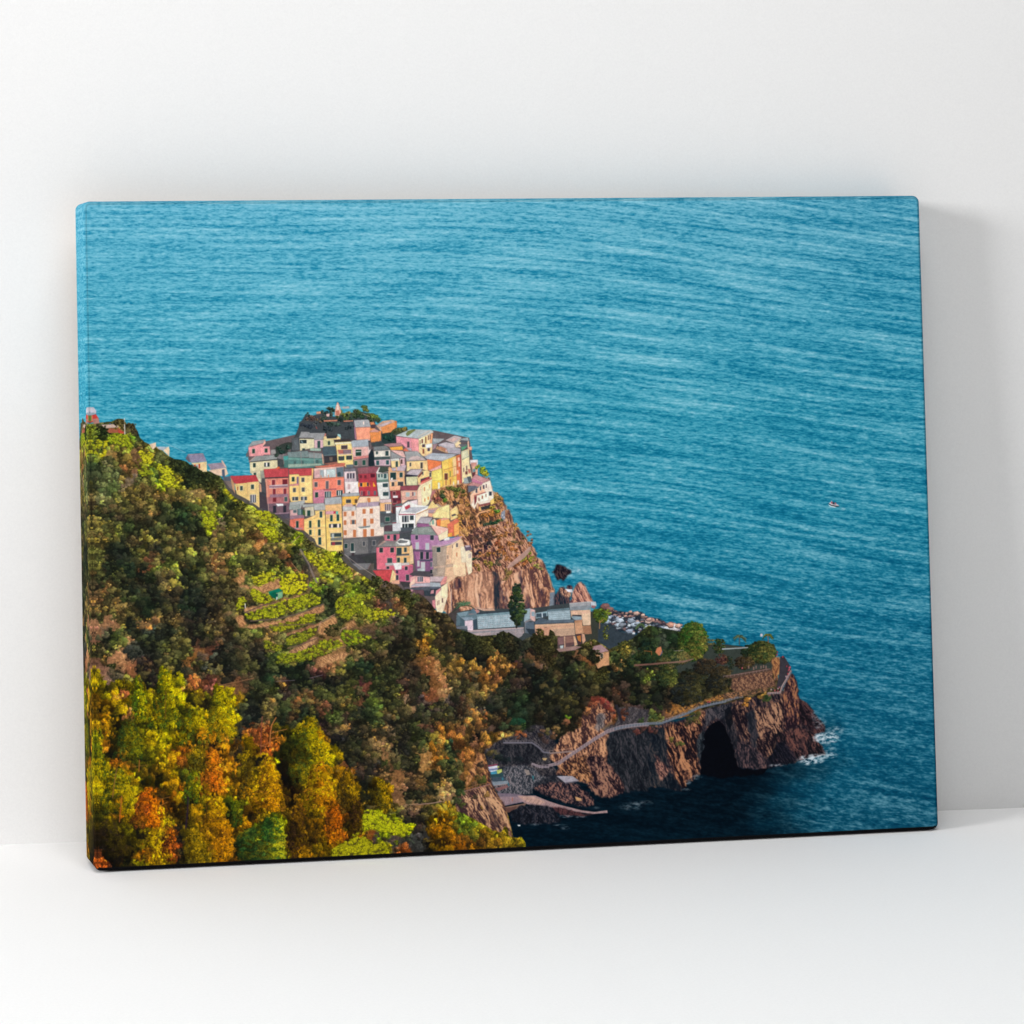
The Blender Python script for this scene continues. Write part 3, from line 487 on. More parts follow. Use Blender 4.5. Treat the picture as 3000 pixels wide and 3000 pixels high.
    # pines, lower left
    seeds(240, 1960, 3.22, '''
p 120 60 8a8a10 160 120 7c8212 130 200 8a8210 220 170 4c5418 260 220 a09008 330 150 5a6018 360 110 a0a00c 420 120 b0a40c 470 160 9aa00c
p 150 300 7a5a14 220 320 6a5014 250 370 7a5c14 180 360 8a6a10 320 280 c0a80c 360 320 b8a00c 300 230 b0a00c 110 200 c0a00c 380 360 a8900c
o 410 400 c0703c 430 370 b86838 380 250 a05830 440 430 a8643c 300 250 8a5a2c
p 310 400 2c4418 350 450 284018 300 470 34301c 360 500 3a3c1c 400 520 34401c 310 520 2a2a1c 330 370 5a5c18 260 420 906c10
p 130 430 9a6c10 180 460 a87410 220 500 b07c10 130 530 a87410 270 530 b8900c 180 580 a87814 240 600 b8800c 300 580 8a8010
o 200 660 d08410 240 690 c87814 220 740 b86c18 180 700 c08010 260 640 c87c14
p 320 640 2a3c1c 300 690 2c401c 340 700 3a4a18 380 660 6a7214 400 700 5c6814 280 600 46501a 110 620 6a9010 130 700 5c8c14 150 760 5a8814 120 800 7a9810
p 440 560 5a7014 500 590 7c8c10 540 560 4a6018 480 520 3a5018 560 620 6c7c10 460 650 5a6a14 520 680 5a7014 580 700 68720f 620 660 9c980c
p 480 240 5a8414 520 200 84a80c 460 300 3a6418 540 280 8aa80c 580 240 9cb40c 600 300 90a40c 500 340 3c6418 560 360 7c9410 640 340 a0a80c
p 520 90 86a80c 530 140 7ca410 620 200 a8a80c 640 240 b09430 600 170 a0ac10 660 290 88980c 500 420 8a8c0c 560 460 5c7414 620 430 908c0c
p 740 40 90a40c 790 80 a8b00c 840 50 88a410 760 140 8a9c0c 820 160 98a80c 870 120 7c9c14 740 220 4c6414 800 250 7a8a10 860 230 a8ac0c 700 180 2c3c18
p 780 300 6a8010 720 330 6a5a18 840 320 90980c 900 280 84980c 940 220 aab40c 960 270 9cac0c 980 330 a0a810 880 400 6a7c10 760 380 6c7a10
p 700 420 9a8c0c 740 480 8a9410 820 470 44601a 860 520 94a00c 920 520 3a481c 960 400 2a441c 1000 400 5a7014 1050 410 90a010 980 480 809010
p 800 560 6c8210 740 580 a0a40c 700 540 84940c 680 620 b0a40c 760 660 98980c 820 620 8a980c 880 600 9c9c0c 940 580 9ca00c 860 680 8a840c
p 1100 430 a8ac0c 1150 470 b4b40c 1120 530 a4a40c 1080 540 9a980c 1180 540 a08c0c 1050 500 8a940c 1020 560 9a980c
p 920 640 a4a00c 980 640 98980c 1000 600 44481c 1040 620 302c1e 1050 660 2c2a1e 1130 580 b06c14
p 1280 220 a4b40c 1330 260 94a80c 1280 290 8aa010 1250 250 607c18 1340 330 a8ac0c 1380 320 aab00c 1250 350 64681c 1200 300 4a5426 1180 350 443c30
p 1300 380 9ca40c 1360 420 a8a80c 1400 480 b0b00c 1240 440 807c14 1300 480 9c980c 1350 540 a89c0c 1410 560 a09c10 1220 500 a07814 1280 560 8a7c14 1380 610 a0980c
p 1040 200 a89018 1090 210 a09018 1060 260 3a4228 1100 300 3a3c2c 1030 320 343c26 1100 360 383c24 1000 240 3c4a26 1150 300 50463c
o 1100 620 b06c10 1150 640 a06410 1250 600 a86810 1210 660 a06410 1200 700 503418 1250 720 442c18 1300 620 a87010 1300 680 b07814 1340 700 a86c10
o 1320 780 a86c10 1350 840 9c6410 1380 900 a06a10 1400 960 985e10 1310 900 a46a14 1340 640 90581a 1380 700 8a5014
o 880 780 b85c14 930 800 b06014 860 830 a85414 920 870 98541a 960 920 9c6010 960 760 a85c14 1000 700 d08414 1010 740 d07c14
p 1080 740 a09418 1120 780 a89c14 1060 800 9a8c14 1150 840 6c5c18 1080 860 4a4a1c 1030 850 4c581c 1130 900 5a501c 1070 920 68601a 1000 900 5a4818
o 1200 800 e07c14 1240 860 dc7014 1260 920 d87414 1210 920 d88014 1280 970 d06c14 1200 980 cc6414 1160 1040 a85c18 1240 1040 e06414 1300 1060 d87010 1320 1110 dc7c14 1250 1100 d06814
p 380 780 a86818 340 820 8a4c1c 330 880 c85c1c 300 870 b8581c 380 880 a85c1c 280 800 24301c 250 840 28341c 240 780 2c3a1c
p 440 800 4c681a 480 880 34501c 540 760 587814 590 820 2c481c 640 800 6c7c14 600 900 64681a 420 850 3c481c 460 940 5c6818
p 700 740 889c10 740 780 b0a80c 800 800 b8a010 720 850 a09410 780 880 b89010 700 920 a07c14 820 920 c0a00c 640 980 6c5418 760 980 c0900c
p 130 860 a0a00c 180 900 94940c 150 960 8a980c 210 950 80880c 120 1020 a8a00c 180 1040 98980c 240 980 84880c 260 1060 8a8a10 160 1110 a09c0c
p 340 1000 88900c 400 1040 8a980c 440 1000 b0780c 380 1120 7c8210 460 1100 989c10 520 1060 a0a00c 560 1120 98980c 500 1140 a0980c 580 1040 84700c
p 660 1080 38401c 700 1120 34381c 640 1040 2c341c 600 1030 24341c 720 1040 4a4a1c 680 1160 50381c 740 1000 5a4c18
p 880 940 8c9010 860 1000 c0a40c 900 1060 d07010 880 1100 c87414 830 1060 c09010 920 1140 9c940c 900 1180 a0980c 840 1140 a8840c
p 1000 960 7c9c10 1050 980 649414 1080 1020 d05c18 1000 1040 64801a 960 1020 405828 960 1080 4a5a1c 1060 1080 7c9810 1100 1080 5c7c14 1020 1140 60781a 1080 1160 88900c 1130 1120 a08c10
o 620 1160 d0600c 560 1200 cc5810 640 1210 d8640c 580 1260 d86c0c 660 1280 e0700c 600 1310 a04414 700 1260 c0680c 720 1320 d8840c 740 1360 dc900c 680 1380 d06c0c 540 1300 b05c14 500 1340 b05c14 640 1430 cc640c 520 1420 a05c14 700 1440 b8600c
p 200 1240 80840c 140 1250 90880c 260 1300 707410 180 1330 44501a 240 1400 8c800c 330 1260 a0680c 350 1370 b0680c 400 1300 88840c 440 1250 8c900c 300 1180 88840c 460 1340 948c0c 360 1440 4c5418 420 1420 8c7c0c
p 780 1180 5c3c18 760 1230 3a301c 800 1290 4a2c18 830 1260 a04c14 870 1230 c86810 860 1320 7a5414 820 1380 443418 900 1380 6c4c14 960 1340 44381a 900 1430 30281a 940 1280 503a18
p 1000 1220 44501a 1050 1250 3c481c 1120 1230 686a14 1060 1330 a87c0c 1120 1370 b0840c 1150 1320 28501c 980 1420 2c241c 1040 1400 6c5c14 1100 1420 a0880c
p 1180 1200 bc9c0c 1250 1230 c8a80c 1300 1250 cca80c 1200 1290 c0980c 1280 1320 cca00c 1320 1400 d0900c 1220 1380 c8900c 1180 1450 c8800c 1260 1460 d0840c 1330 1470 d8880c 1300 1530 a05010
p 1380 1260 3c6a14 1420 1300 50801a 1460 1260 547c14 1400 1360 34541c 1480 1330 60781a 1460 1420 4c5418 1500 1290 4c6818 1440 1180 50481a 1400 1180 a08c0c
p 1380 1000 d8640c 1350 1050 d8800c 1400 1100 9c6c10 1440 1060 8a5c14 1480 1000 70501a 1440 980 a07010 1500 1060 7c5818 1480 1120 b0700c 1540 1160 c88010 1560 1200 c4800c
p 1540 780 a8940c 1520 850 a09010 1500 900 988810 1580 860 4c4418 1560 920 54481a 1620 960 8a8010 1560 1000 504018 1600 1060 887010 1500 950 7c7414
p 1560 640 c8a00c 1600 700 c0980c 1630 740 b08c0c 1520 700 9c600c 1660 760 985814
o 1620 560 b85c28 1640 600 b05828 1600 600 a85a28 1680 700 a04c20 1740 760 a8501c 1820 760 a85018 1760 700 904820 1840 700 b46414
d 1480 760 2a1e1e 1460 860 2c1e1e 1450 920 241c1e 1640 860 281e20 1690 820 2c2024
d 1500 440 38383e 1480 520 2c2c34 1500 600 28282e 1560 400 30343c 1540 500 2c3238 1600 480 24343a 1650 420 22343c 1460 640 2c2a30
p 1720 860 c8a80c 1780 900 d8a80c 1760 950 e0900c 1800 1000 d8a00c 1720 960 c09c0c 1700 1040 cc9c0c 1780 1060 c88c0c 1820 1120 c0800c 1740 1120 cc940c 1700 1200 d8a00c 1800 1180 bc7c0c
p 1660 1120 b89c0c 1640 1180 ac8c0c 1860 1180 a0700c 1780 1260 d87c0c 1700 1280 cc700c 1640 1260 b8800c 1600 1300 b07c0c 1560 1240 a8700c 1520 1300 90600c
p 1560 1340 50301a 1600 1380 543818 1540 1400 704c14 1640 1340 a0780c 1700 1350 98840c 1640 1420 84641a 1560 1460 b07c0c
p 1760 1420 24541c 1740 1480 1e4c20 1640 1440 1c4020 1700 1440 1f481c 1600 1500 74a010 1650 1480 5c9414 1720 1530 2c6418 1800 1420 7cac10 1850 1460 8cb40c 1880 1540 a8bc0c 1820 1500 80ac10
p 1640 1560 84a010 1580 1580 7ca010 1700 1600 74980f 1760 1600 1c4420 1820 1580 88a810 1880 1640 c0a40c 1760 1660 98980c 1820 1700 8ca010 1700 1680 404c1c 1880 1740 88a410 1780 1740 7c9410
p 1500 1680 1c3c1e 1550 1700 18301e 1620 1700 241a1c 1580 1760 201a1c 1480 1740 1c301e 1640 1780 1c141c 1700 1760 443018 1500 1560 6c5c14 1460 1600 8a6c10 1500 1480 b8700c 1440 1540 84541a
p 150 1480 54541a 220 1500 54501a 300 1480 606414 380 1500 70700f 430 1540 646a14 500 1480 443c1c 480 1580 5c5c14 520 1650 606414 400 1620 404018 340 1580 34301c 260 1580 30301c 180 1580 341e1c 140 1640 1c181e
p 240 1660 2c2c1c 320 1680 34301c 180 1700 20181e 260 1740 1c181e 420 1700 3c3418 360 1760 281e1c 300 1800 1c181e 460 1760 1c201e 440 1820 2c341c 500 1700 4a4818
o 160 1760 a84418 180 1800 c85814 170 1850 c0541a 200 1860 a44818 230 1820 8c3c18 140 1740 70301c
p 620 1540 a8940c 660 1600 b0a00c 700 1640 a89c0c 640 1640 a0980c 720 1720 c89c0c 680 1760 c0980c 740 1780 d0a80c 620 1720 9c5814 580 1730 cc640c 600 1780 c8741a 560 1500 544018 560 1560 342820
o 780 1430 c0a40c 800 1480 b49410 830 1520 cc6414 850 1580 c85c14 780 1560 a0781a 820 1640 984c18 780 1620 a04c18 850 1660 a04818 870 1760 b8541a 860 1820 a84c18
d 900 1560 2c2420 880 1480 302420 920 1620 241c1e 900 1700 201a1e 940 1500 342c20 920 1780 1c181e 900 1850 201a1e 960 1840 2c2c1c
p 1000 1500 685814 1000 1580 807014 1060 1560 9a8410 980 1680 7c6c14 1060 1640 988410 1040 1720 7c7014 1000 1780 6c6014 1100 1700 8c7c10 1160 1660 84780f 1200 1720 8c7410 1140 1780 7c7010
p 1120 1500 a0800c 1180 1540 c08c0c 1200 1600 c88c0c 1140 1600 a07c10 1240 1640 c07010 1300 1560 5c2c14 1260 1560 7c5414 1340 1560 cc700c 1320 1620 d4740c 1280 1700 c4700c 1360 1660 ac6410 1380 1740 b86c0c 1320 1780 b46c0c 1400 1800 8c4c14
p 800 1790 b8a00c 820 1830 a88c0c 560 1830 74840f 600 1850 80840c 740 1840 988810 660 1830 a8840c''')
    # foreground, lower middle
    seeds(740, 1960, 3.22, '''
p 520 480 a8a80c 560 520 a4a410 480 540 bc9c10 450 580 98a010 600 580 8c940c 640 620 a4680c 660 680 b09010 540 620 8ca40c 580 680 a4a80c
p 420 640 34501c 340 650 44641a 380 700 2c441e 460 650 6c7c14 300 620 60681c 500 700 54641a 540 740 849410 620 740 a0980c 700 740 9c980c 740 780 90940c
p 320 740 30481c 260 760 28401e 400 780 3a3c1c 460 820 30401c 220 840 1c3c22 300 830 203c20 380 860 2c301c 440 880 48401a 520 840 3a4c1a 600 800 9a8c0c
p 660 840 a8a00c 700 880 a8a80c 620 880 9c9c0c 560 900 809010 500 940 a0a010 400 920 a8a010 450 960 7c841a 640 930 c0680c 700 940 a86c10 740 960 b8780c
p 280 960 22181e 240 920 1f1c1e 320 1020 1e1a1e 380 1040 2c281c 300 1080 24181e 360 1120 341c1c 420 1160 3c201c 300 1180 201a1e 340 1220 1e181e 450 1100 54441a
p 480 1000 80841a 540 1000 a09c0c 520 1060 a0980c 600 1020 b09c0c 620 1080 c8700c 680 1060 b0900c 720 1100 b8900c 560 1120 a89c0c 640 1150 b4a00c 700 1170 b88c0c 760 1120 a0840c
p 480 1180 a08810 540 1200 a0980c 600 1230 c0700c 560 1280 94880c 520 1300 80780f 660 1280 c4600c 700 1240 b8680c 760 1230 c86c0c 780 1180 c4a00c 620 1320 b0980c
p 800 1000 906410 860 980 a87410 900 1020 a07c10 940 1060 a87c0c 850 1060 7c5c14 960 1120 a88c0c 900 1140 9c800c 980 1190 a0840c 860 1180 503c1a 820 1130 7c5c14 940 1220 7c5c14
p 850 1260 483418 920 1280 4c3c18 980 1300 543c18 880 1330 402c18 940 1360 503818 1000 1380 5c4418 1020 1300 7c6414 900 1420 3c2818 980 1460 604814 1040 1260 886c14 860 1480 54401a 920 1520 604c14
o 760 1360 ac540c 800 1400 b0540c 740 1420 a8580c 780 1480 a8500c 840 1440 9c4c10 700 1500 b05c0c 760 1540 b8640c 740 1600 c8700c 820 1560 ac5810 700 1380 904814 800 1320 a45410
p 400 1280 a07010 380 1340 8c5c14 440 1340 7c5414 360 1400 906014 420 1400 80541a 380 1480 50381a 460 1460 6c4818 340 1530 48341a 400 1560 403018 500 1540 7c5c14 460 1600 644c18 360 1600 3c2818
p 560 1400 7c6014 620 1420 84680f 520 1360 786c14 580 1480 a0640c 640 1520 8c640f 560 1560 5c4018 620 1600 806014 540 1640 503c1a 600 1680 80680f 660 1640 90680f 500 1640 34281c 480 1700 7c5814 520 1760 a0700c 600 1760 98700c
p 380 1640 6c4c18 420 1700 a0680c 460 1760 a8740c 680 1700 9c800c 640 1720 7c640f 560 1720 70540f
v 1080 1360 c8d40c 1120 1380 c0cc10 1160 1360 a8bc10 1060 1420 c4d00c 1110 1440 b8c810 1180 1420 b0c010 1240 1400 c8d00c 1280 1450 b8c810 1200 1480 a8bc10 1140 1500 9cac14 1260 1520 98b014 1320 1500 b4c410 1360 1460 c4cc0c 1400 1500 c0cc10 1440 1520 c8d010 1470 1500 c0c80c 1380 1560 a8b810 1220 1560 98a814 1060 1480 a0a814 1300 1410 b0bc14 1430 1470 bcc80c
v 960 1600 a8b40c 1000 1640 b4b810 1060 1600 a4a80c 1100 1680 a8b00c 1160 1700 98a010 1220 1640 9ca810 900 1660 9ca00c 940 1700 a4a80c 1000 1720 8c9410 1060 1740 a0a80c 860 1700 949810 820 1740 988c0c 880 1760 8c8c10 800 1660 808410 1240 1700 a4a80c 960 1560 7c7c10 820 1640 988410
s 1120 1580 603c44 1150 1600 54404a 1200 1600 44484a 1280 1620 484c4c 1320 1580 50444a 1300 1660 3c4444 1380 1640 3c4448 1350 1680 484848 1420 1600 343c3c 1100 1560 a85018
s 1520 1560 46545c 1560 1620 3c4850 1500 1640 38424a 1540 1700 343c44 1600 1560 343c44 1580 1680 2c343c
o 1420 1700 b05c24 1440 1730 a8541f 1390 1720 98501f 1240 1690 c08a0c 1000 1590 c87014 860 1600 c86c14 900 1620 54340c 960 1620 543418 820 1600 b8640c
d 1640 1700 1c181c 1600 1740 1c181c 1620 1640 241c1c 1580 1500 3a2c34 1540 1450 44343c 1620 1470 3c2c38 1500 1440 3c343c 1680 1620 6c4814
p 1160 1080 a08c0c 1200 1060 989010 1240 1100 a4880f 1140 1140 847014 1280 1140 b08c0c 1200 1160 8c8010 1120 1200 544818 1180 1220 70640f 1260 1200 a4840f 1220 1270 8c7c10 1290 1230 94780f 1160 1280 5c4c18 1260 1320 7c6c18
d 1060 1180 34382a 1040 1240 383a2a 1060 1290 303428 1100 1310 504428 1340 1300 80601f 1300 1350 54542a 1340 1380 4c4a24 1320 1240 403c2c
s 1350 1220 a87850 1380 1180 9a6c4c 1340 1160 8c6048 1400 1260 a87c54 1480 1280 a8805c 1560 1260 a07850 1420 1290 988060 1440 1330 886450 1500 1330 684c48
d 1440 1380 302c2c 1500 1400 30282c 1560 1360 3c3430 1600 1390 34302c 1660 1300 4c4420 1700 1280 504c20 1740 1320 605420 1700 1340 7c5c1c
p 1800 1300 a07c10 1760 1380 a87010 1720 1420 b8800c 1700 1470 a87410 1760 1460 9c6410 1820 1400 a06414 1840 1460 a85c10 1880 1420 7c5c1c 1900 1500 a85c14 1840 1520 9c6410 1760 1520 a0700c 1720 1560 9c6410 1800 1580 845410 1880 1580 8c5014 1840 1640 6c4018 1760 1640 483018 1900 1660 a85814 1780 1700 a06c0c 1840 1720 9c600f 1640 1400 9c8c14
b 30 100 3c442a 30 180 3c4228 90 140 1f2e26 160 150 4c5824 200 200 4c5028 60 230 34382a 40 300 262c2e 20 380 22282c 100 300 5c4c30 150 280 6c5434 160 340 6c5a34 200 330 5c5428 180 400 605a28 120 400 6c5434
b 280 140 a85c34 240 140 3c3828 320 120 5a3038 300 200 402c38 260 240 44303a 220 280 50543a 380 160 2c342c 440 100 202c2a 480 60 1e2e28 500 120 24342a 560 80 383034 620 100 2e2c2c 700 60 30302e 760 40 7c5440
b 400 260 8c442c 420 300 84402c 380 300 5a302c 460 280 44482a 500 260 60482e 560 280 8c4430 570 330 5a4630 520 340 50542a 440 340 2e3030 400 380 5c5424 410 430 644228 380 410 4a3028 320 350 2c4c26 340 300 38502a 300 400 26382a 260 440 243628
b 640 200 4a4e26 680 180 52562a 720 240 4c5028 620 240 363a28 700 120 1c2628 780 120 1e262a 840 80 34382a 880 160 4c5426 920 120 4a5224 900 220 546026 940 260 4c5826 840 240 5c5428 860 300 6c502c 820 320 4c4c2a 900 340 4c4c26
b 640 380 883c34 660 350 7c3c34 600 400 2c2e30 560 440 22302c 480 400 1c3a2e 460 440 1c382c 520 480 22302c 600 500 30202e 640 540 3a2434 680 560 4c2e34 440 500 24302c 560 380 2e3430
b 740 400 54702a 780 440 4c6828 720 460 46602a 800 400 44602c 820 480 3a4a2a 850 470 6c4c44 880 490 7c5044 840 440 5c3840 900 420 484828 880 380 404828 760 340 40402c 700 330 34322c
s 1040 150 8c4840 1080 140 80403c 1000 170 7c4840 1060 200 7a4c44 1000 120 602c3c 1040 110 4c2c38 1020 310 7c4434 980 300 60402e
b 1000 40 344228 1060 50 404a28 1060 90 3c4828 1140 60 28402c 1180 120 3c4428 1120 180 464c2a 1200 220 2c3428 1160 260 38402a 980 230 3c4630 1020 260 2e3028 1090 260 4c6424 1130 290 4c6424 1170 350 566c24 1120 360 3c5428 1060 330 28442c 1180 420 485a28 1140 420 344c2c 1080 400 24382c 1160 480 3c4a2a
b 1000 400 2c3430 960 460 404228 1000 500 3e3e2a 1040 480 383a28 960 360 34382a 960 520 32302a 1040 560 4a3c34 1000 560 3a3630 1080 540 46422c 1240 370 4c4a2a 1270 400 6a4c30 1220 440 4c4a2c 1240 500 7c5434 1260 540 6c4c38 1230 560 4c3e34 1300 600 6c4a4c 1280 640 6c4c44
b 800 520 7c5038 840 560 a0642c 760 560 60483c 720 560 54442c 740 500 4c4830 780 620 2a2c3c 820 600 22242e 760 660 282430 820 680 30302c 860 640 2c2c30 900 600 302c30 920 640 34342a 900 700 3c3c2a 860 740 3a3828 920 780 3a3628 840 820 2c2c2a 960 720 343828 1000 760 3c3a28 1060 740 4a3c2a 1040 680 40362a 1000 640 2e2c2c 980 820 34322a 900 860 302e2c
b 1100 680 6c4c3c 1140 700 7c5438 1180 660 805440 1220 700 90603c 1120 760 5c4430 1180 800 6c543a 1140 840 4a4428 1200 860 4c4e28 1100 860 4c3834 1060 900 302c34 1140 920 343434 1000 900 362c30 1240 880 4a5628 1280 940 5c4a30
s 1250 780 b07850 1230 820 a87450 1270 760 987050 880 910 8c4a2c 960 920 7c442c 1000 940 6c4034
b 1000 960 4a2c34 960 1000 3c2c2c 1020 1020 2c2c2c 1060 1060 262c28 1100 1000 4c4028 1080 980 54482c 1140 960 54383c 1180 900 3c3444 1200 960 50342c 1220 1020 8a5434 1260 1060 5c4434 1040 1120 36382a
s 1300 1000 9a6840 1340 980 a87048 1360 1040 a87448 1320 1080 a87850 1390 1060 9a6844 1300 920 80543c 1340 900 74503a 1380 960 9c6440 1400 1100 a07450 1380 1140 a47854
b 1300 500 2c2c34 1360 440 3c3c30 1420 460 4a4030 1480 420 4c4030 1380 380 4e4830 1320 380 444c2a 1440 520 3e3c2c 1500 500 3c422a 1540 560 3c4428 1500 620 3a4228 1440 600 302c2e 1380 580 302e30 1340 560 3a3c30 1320 640 3c3a2c 1360 680 34302c 1400 700 2c2c2e 1480 700 34382a 1540 720 3a3e2a 1440 780 302e2e 1500 800 3c3e28 1550 840 444628 1500 900 3a3a28 1440 880 34342c 1380 860 3a3c28 1420 940 3a3830 1340 820 604c34 1400 800 2c2830
b 1480 980 5c3a34 1460 1040 7c4a34 1520 1000 6c4432 1560 1060 84502f 1500 1100 44342c 1460 1140 34302c 1540 1160 30342a 1500 1200 34382a 1560 1220 34342a 1440 1220 38342c 1620 1220 a06034 1640 1240 5c4c2c 1660 1180 343028 1620 1150 2e3028
s 1600 800 c08850 1620 860 c48c54 1650 930 bc8448 1590 770 b88448 1640 900 c08c50
b 1580 700 3c4228 1620 680 444828 1660 620 3c4c28 1600 620 364628 1640 560 3c342c 1600 520 7c3c38 1640 530 8a3c38 1680 560 5c2c34 1700 640 8a6a20 1720 680 6c5c24 1680 700 4c4c28 1740 580 a06820
o 1790 600 c88030 1800 660 c07c34 1760 560 a4702c 1850 560 a06a2c 1880 620 b06c38 1890 680 b8683c 1860 520 8c5c34 1900 540 8a5430 1820 520 6c4c2c 1700 780 a0641f 1720 840 a86824 1700 900 8c5c28 1740 740 906028 1660 740 905c1c 1760 800 845c2c
b 1840 720 2c4030 1880 740 26382c 1840 780 3c4428 1900 780 2c3c2c 1820 860 34442a 1880 860 2e3a2a 1780 900 4c4828 1840 920 4a4428 1900 920 2c3a2a 1700 960 383c28 1720 1020 30362a 1700 1080 2c3c28 1780 1060 7c5430 1820 1040 90603c 1760 1120 8a5c38 1860 1020 3c4028 1900 1060 34402a 1840 1120 7c6044 1680 1020 2c302a 1680 1120 343a28 1760 1180 9a7050 1800 980 805430
s 1830 1110 c08c60 1850 1150 b08868 1840 1080 a87c54
s 1660 60 8c5438 1700 30 9c6040 1720 100 a86a44 1760 60 d08a58 1790 140 d8945c 1820 200 d89860 1840 120 b8844c 1700 180 985c38 1660 140 80502f 1780 240 b87c58 1660 220 985034 1760 20 c88458 1680 280 7c4438
b 1440 200 5c2c2c 1400 220 904434 1430 240 a04c34 1420 160 8c3c3c 1400 120 503038 1480 60 3c3032 1500 120 40342c 1560 100 3a382c 1560 200 302e2a 1540 260 2e2c2a 1500 240 32302c 1600 60 3c3c2c 1620 120 403c2c 1460 280 4c3430 1580 300 54304c
s 1440 300 b0907c 1470 330 b08868 1600 320 94807c 1820 270 8c8478 1540 30 34302c
b 1320 60 3a4228 1280 40 34382a 1360 120 444c28 1300 120 3c4028 1340 180 48502a 1260 100 343828 1300 200 383c2a 1360 240 4c5028 1260 260 404428 1320 300 3c402a 1220 320 484c28 1360 320 4c4c30 1420 340 54482e 1300 360 4a4028
b 1880 300 34303a 1820 330 3a3c30 1760 300 444430 1700 320 3c3c34 1660 360 4c3440 1720 380 44343c 1780 400 403c2c 1840 400 3c402c 1900 380 30382c 1640 420 44443a 1700 440 3c3a2c 1780 460 4c442c 1620 480 3c3c2c 1880 460 443c2c 1560 380 343830 1540 460 3a3e2c''')
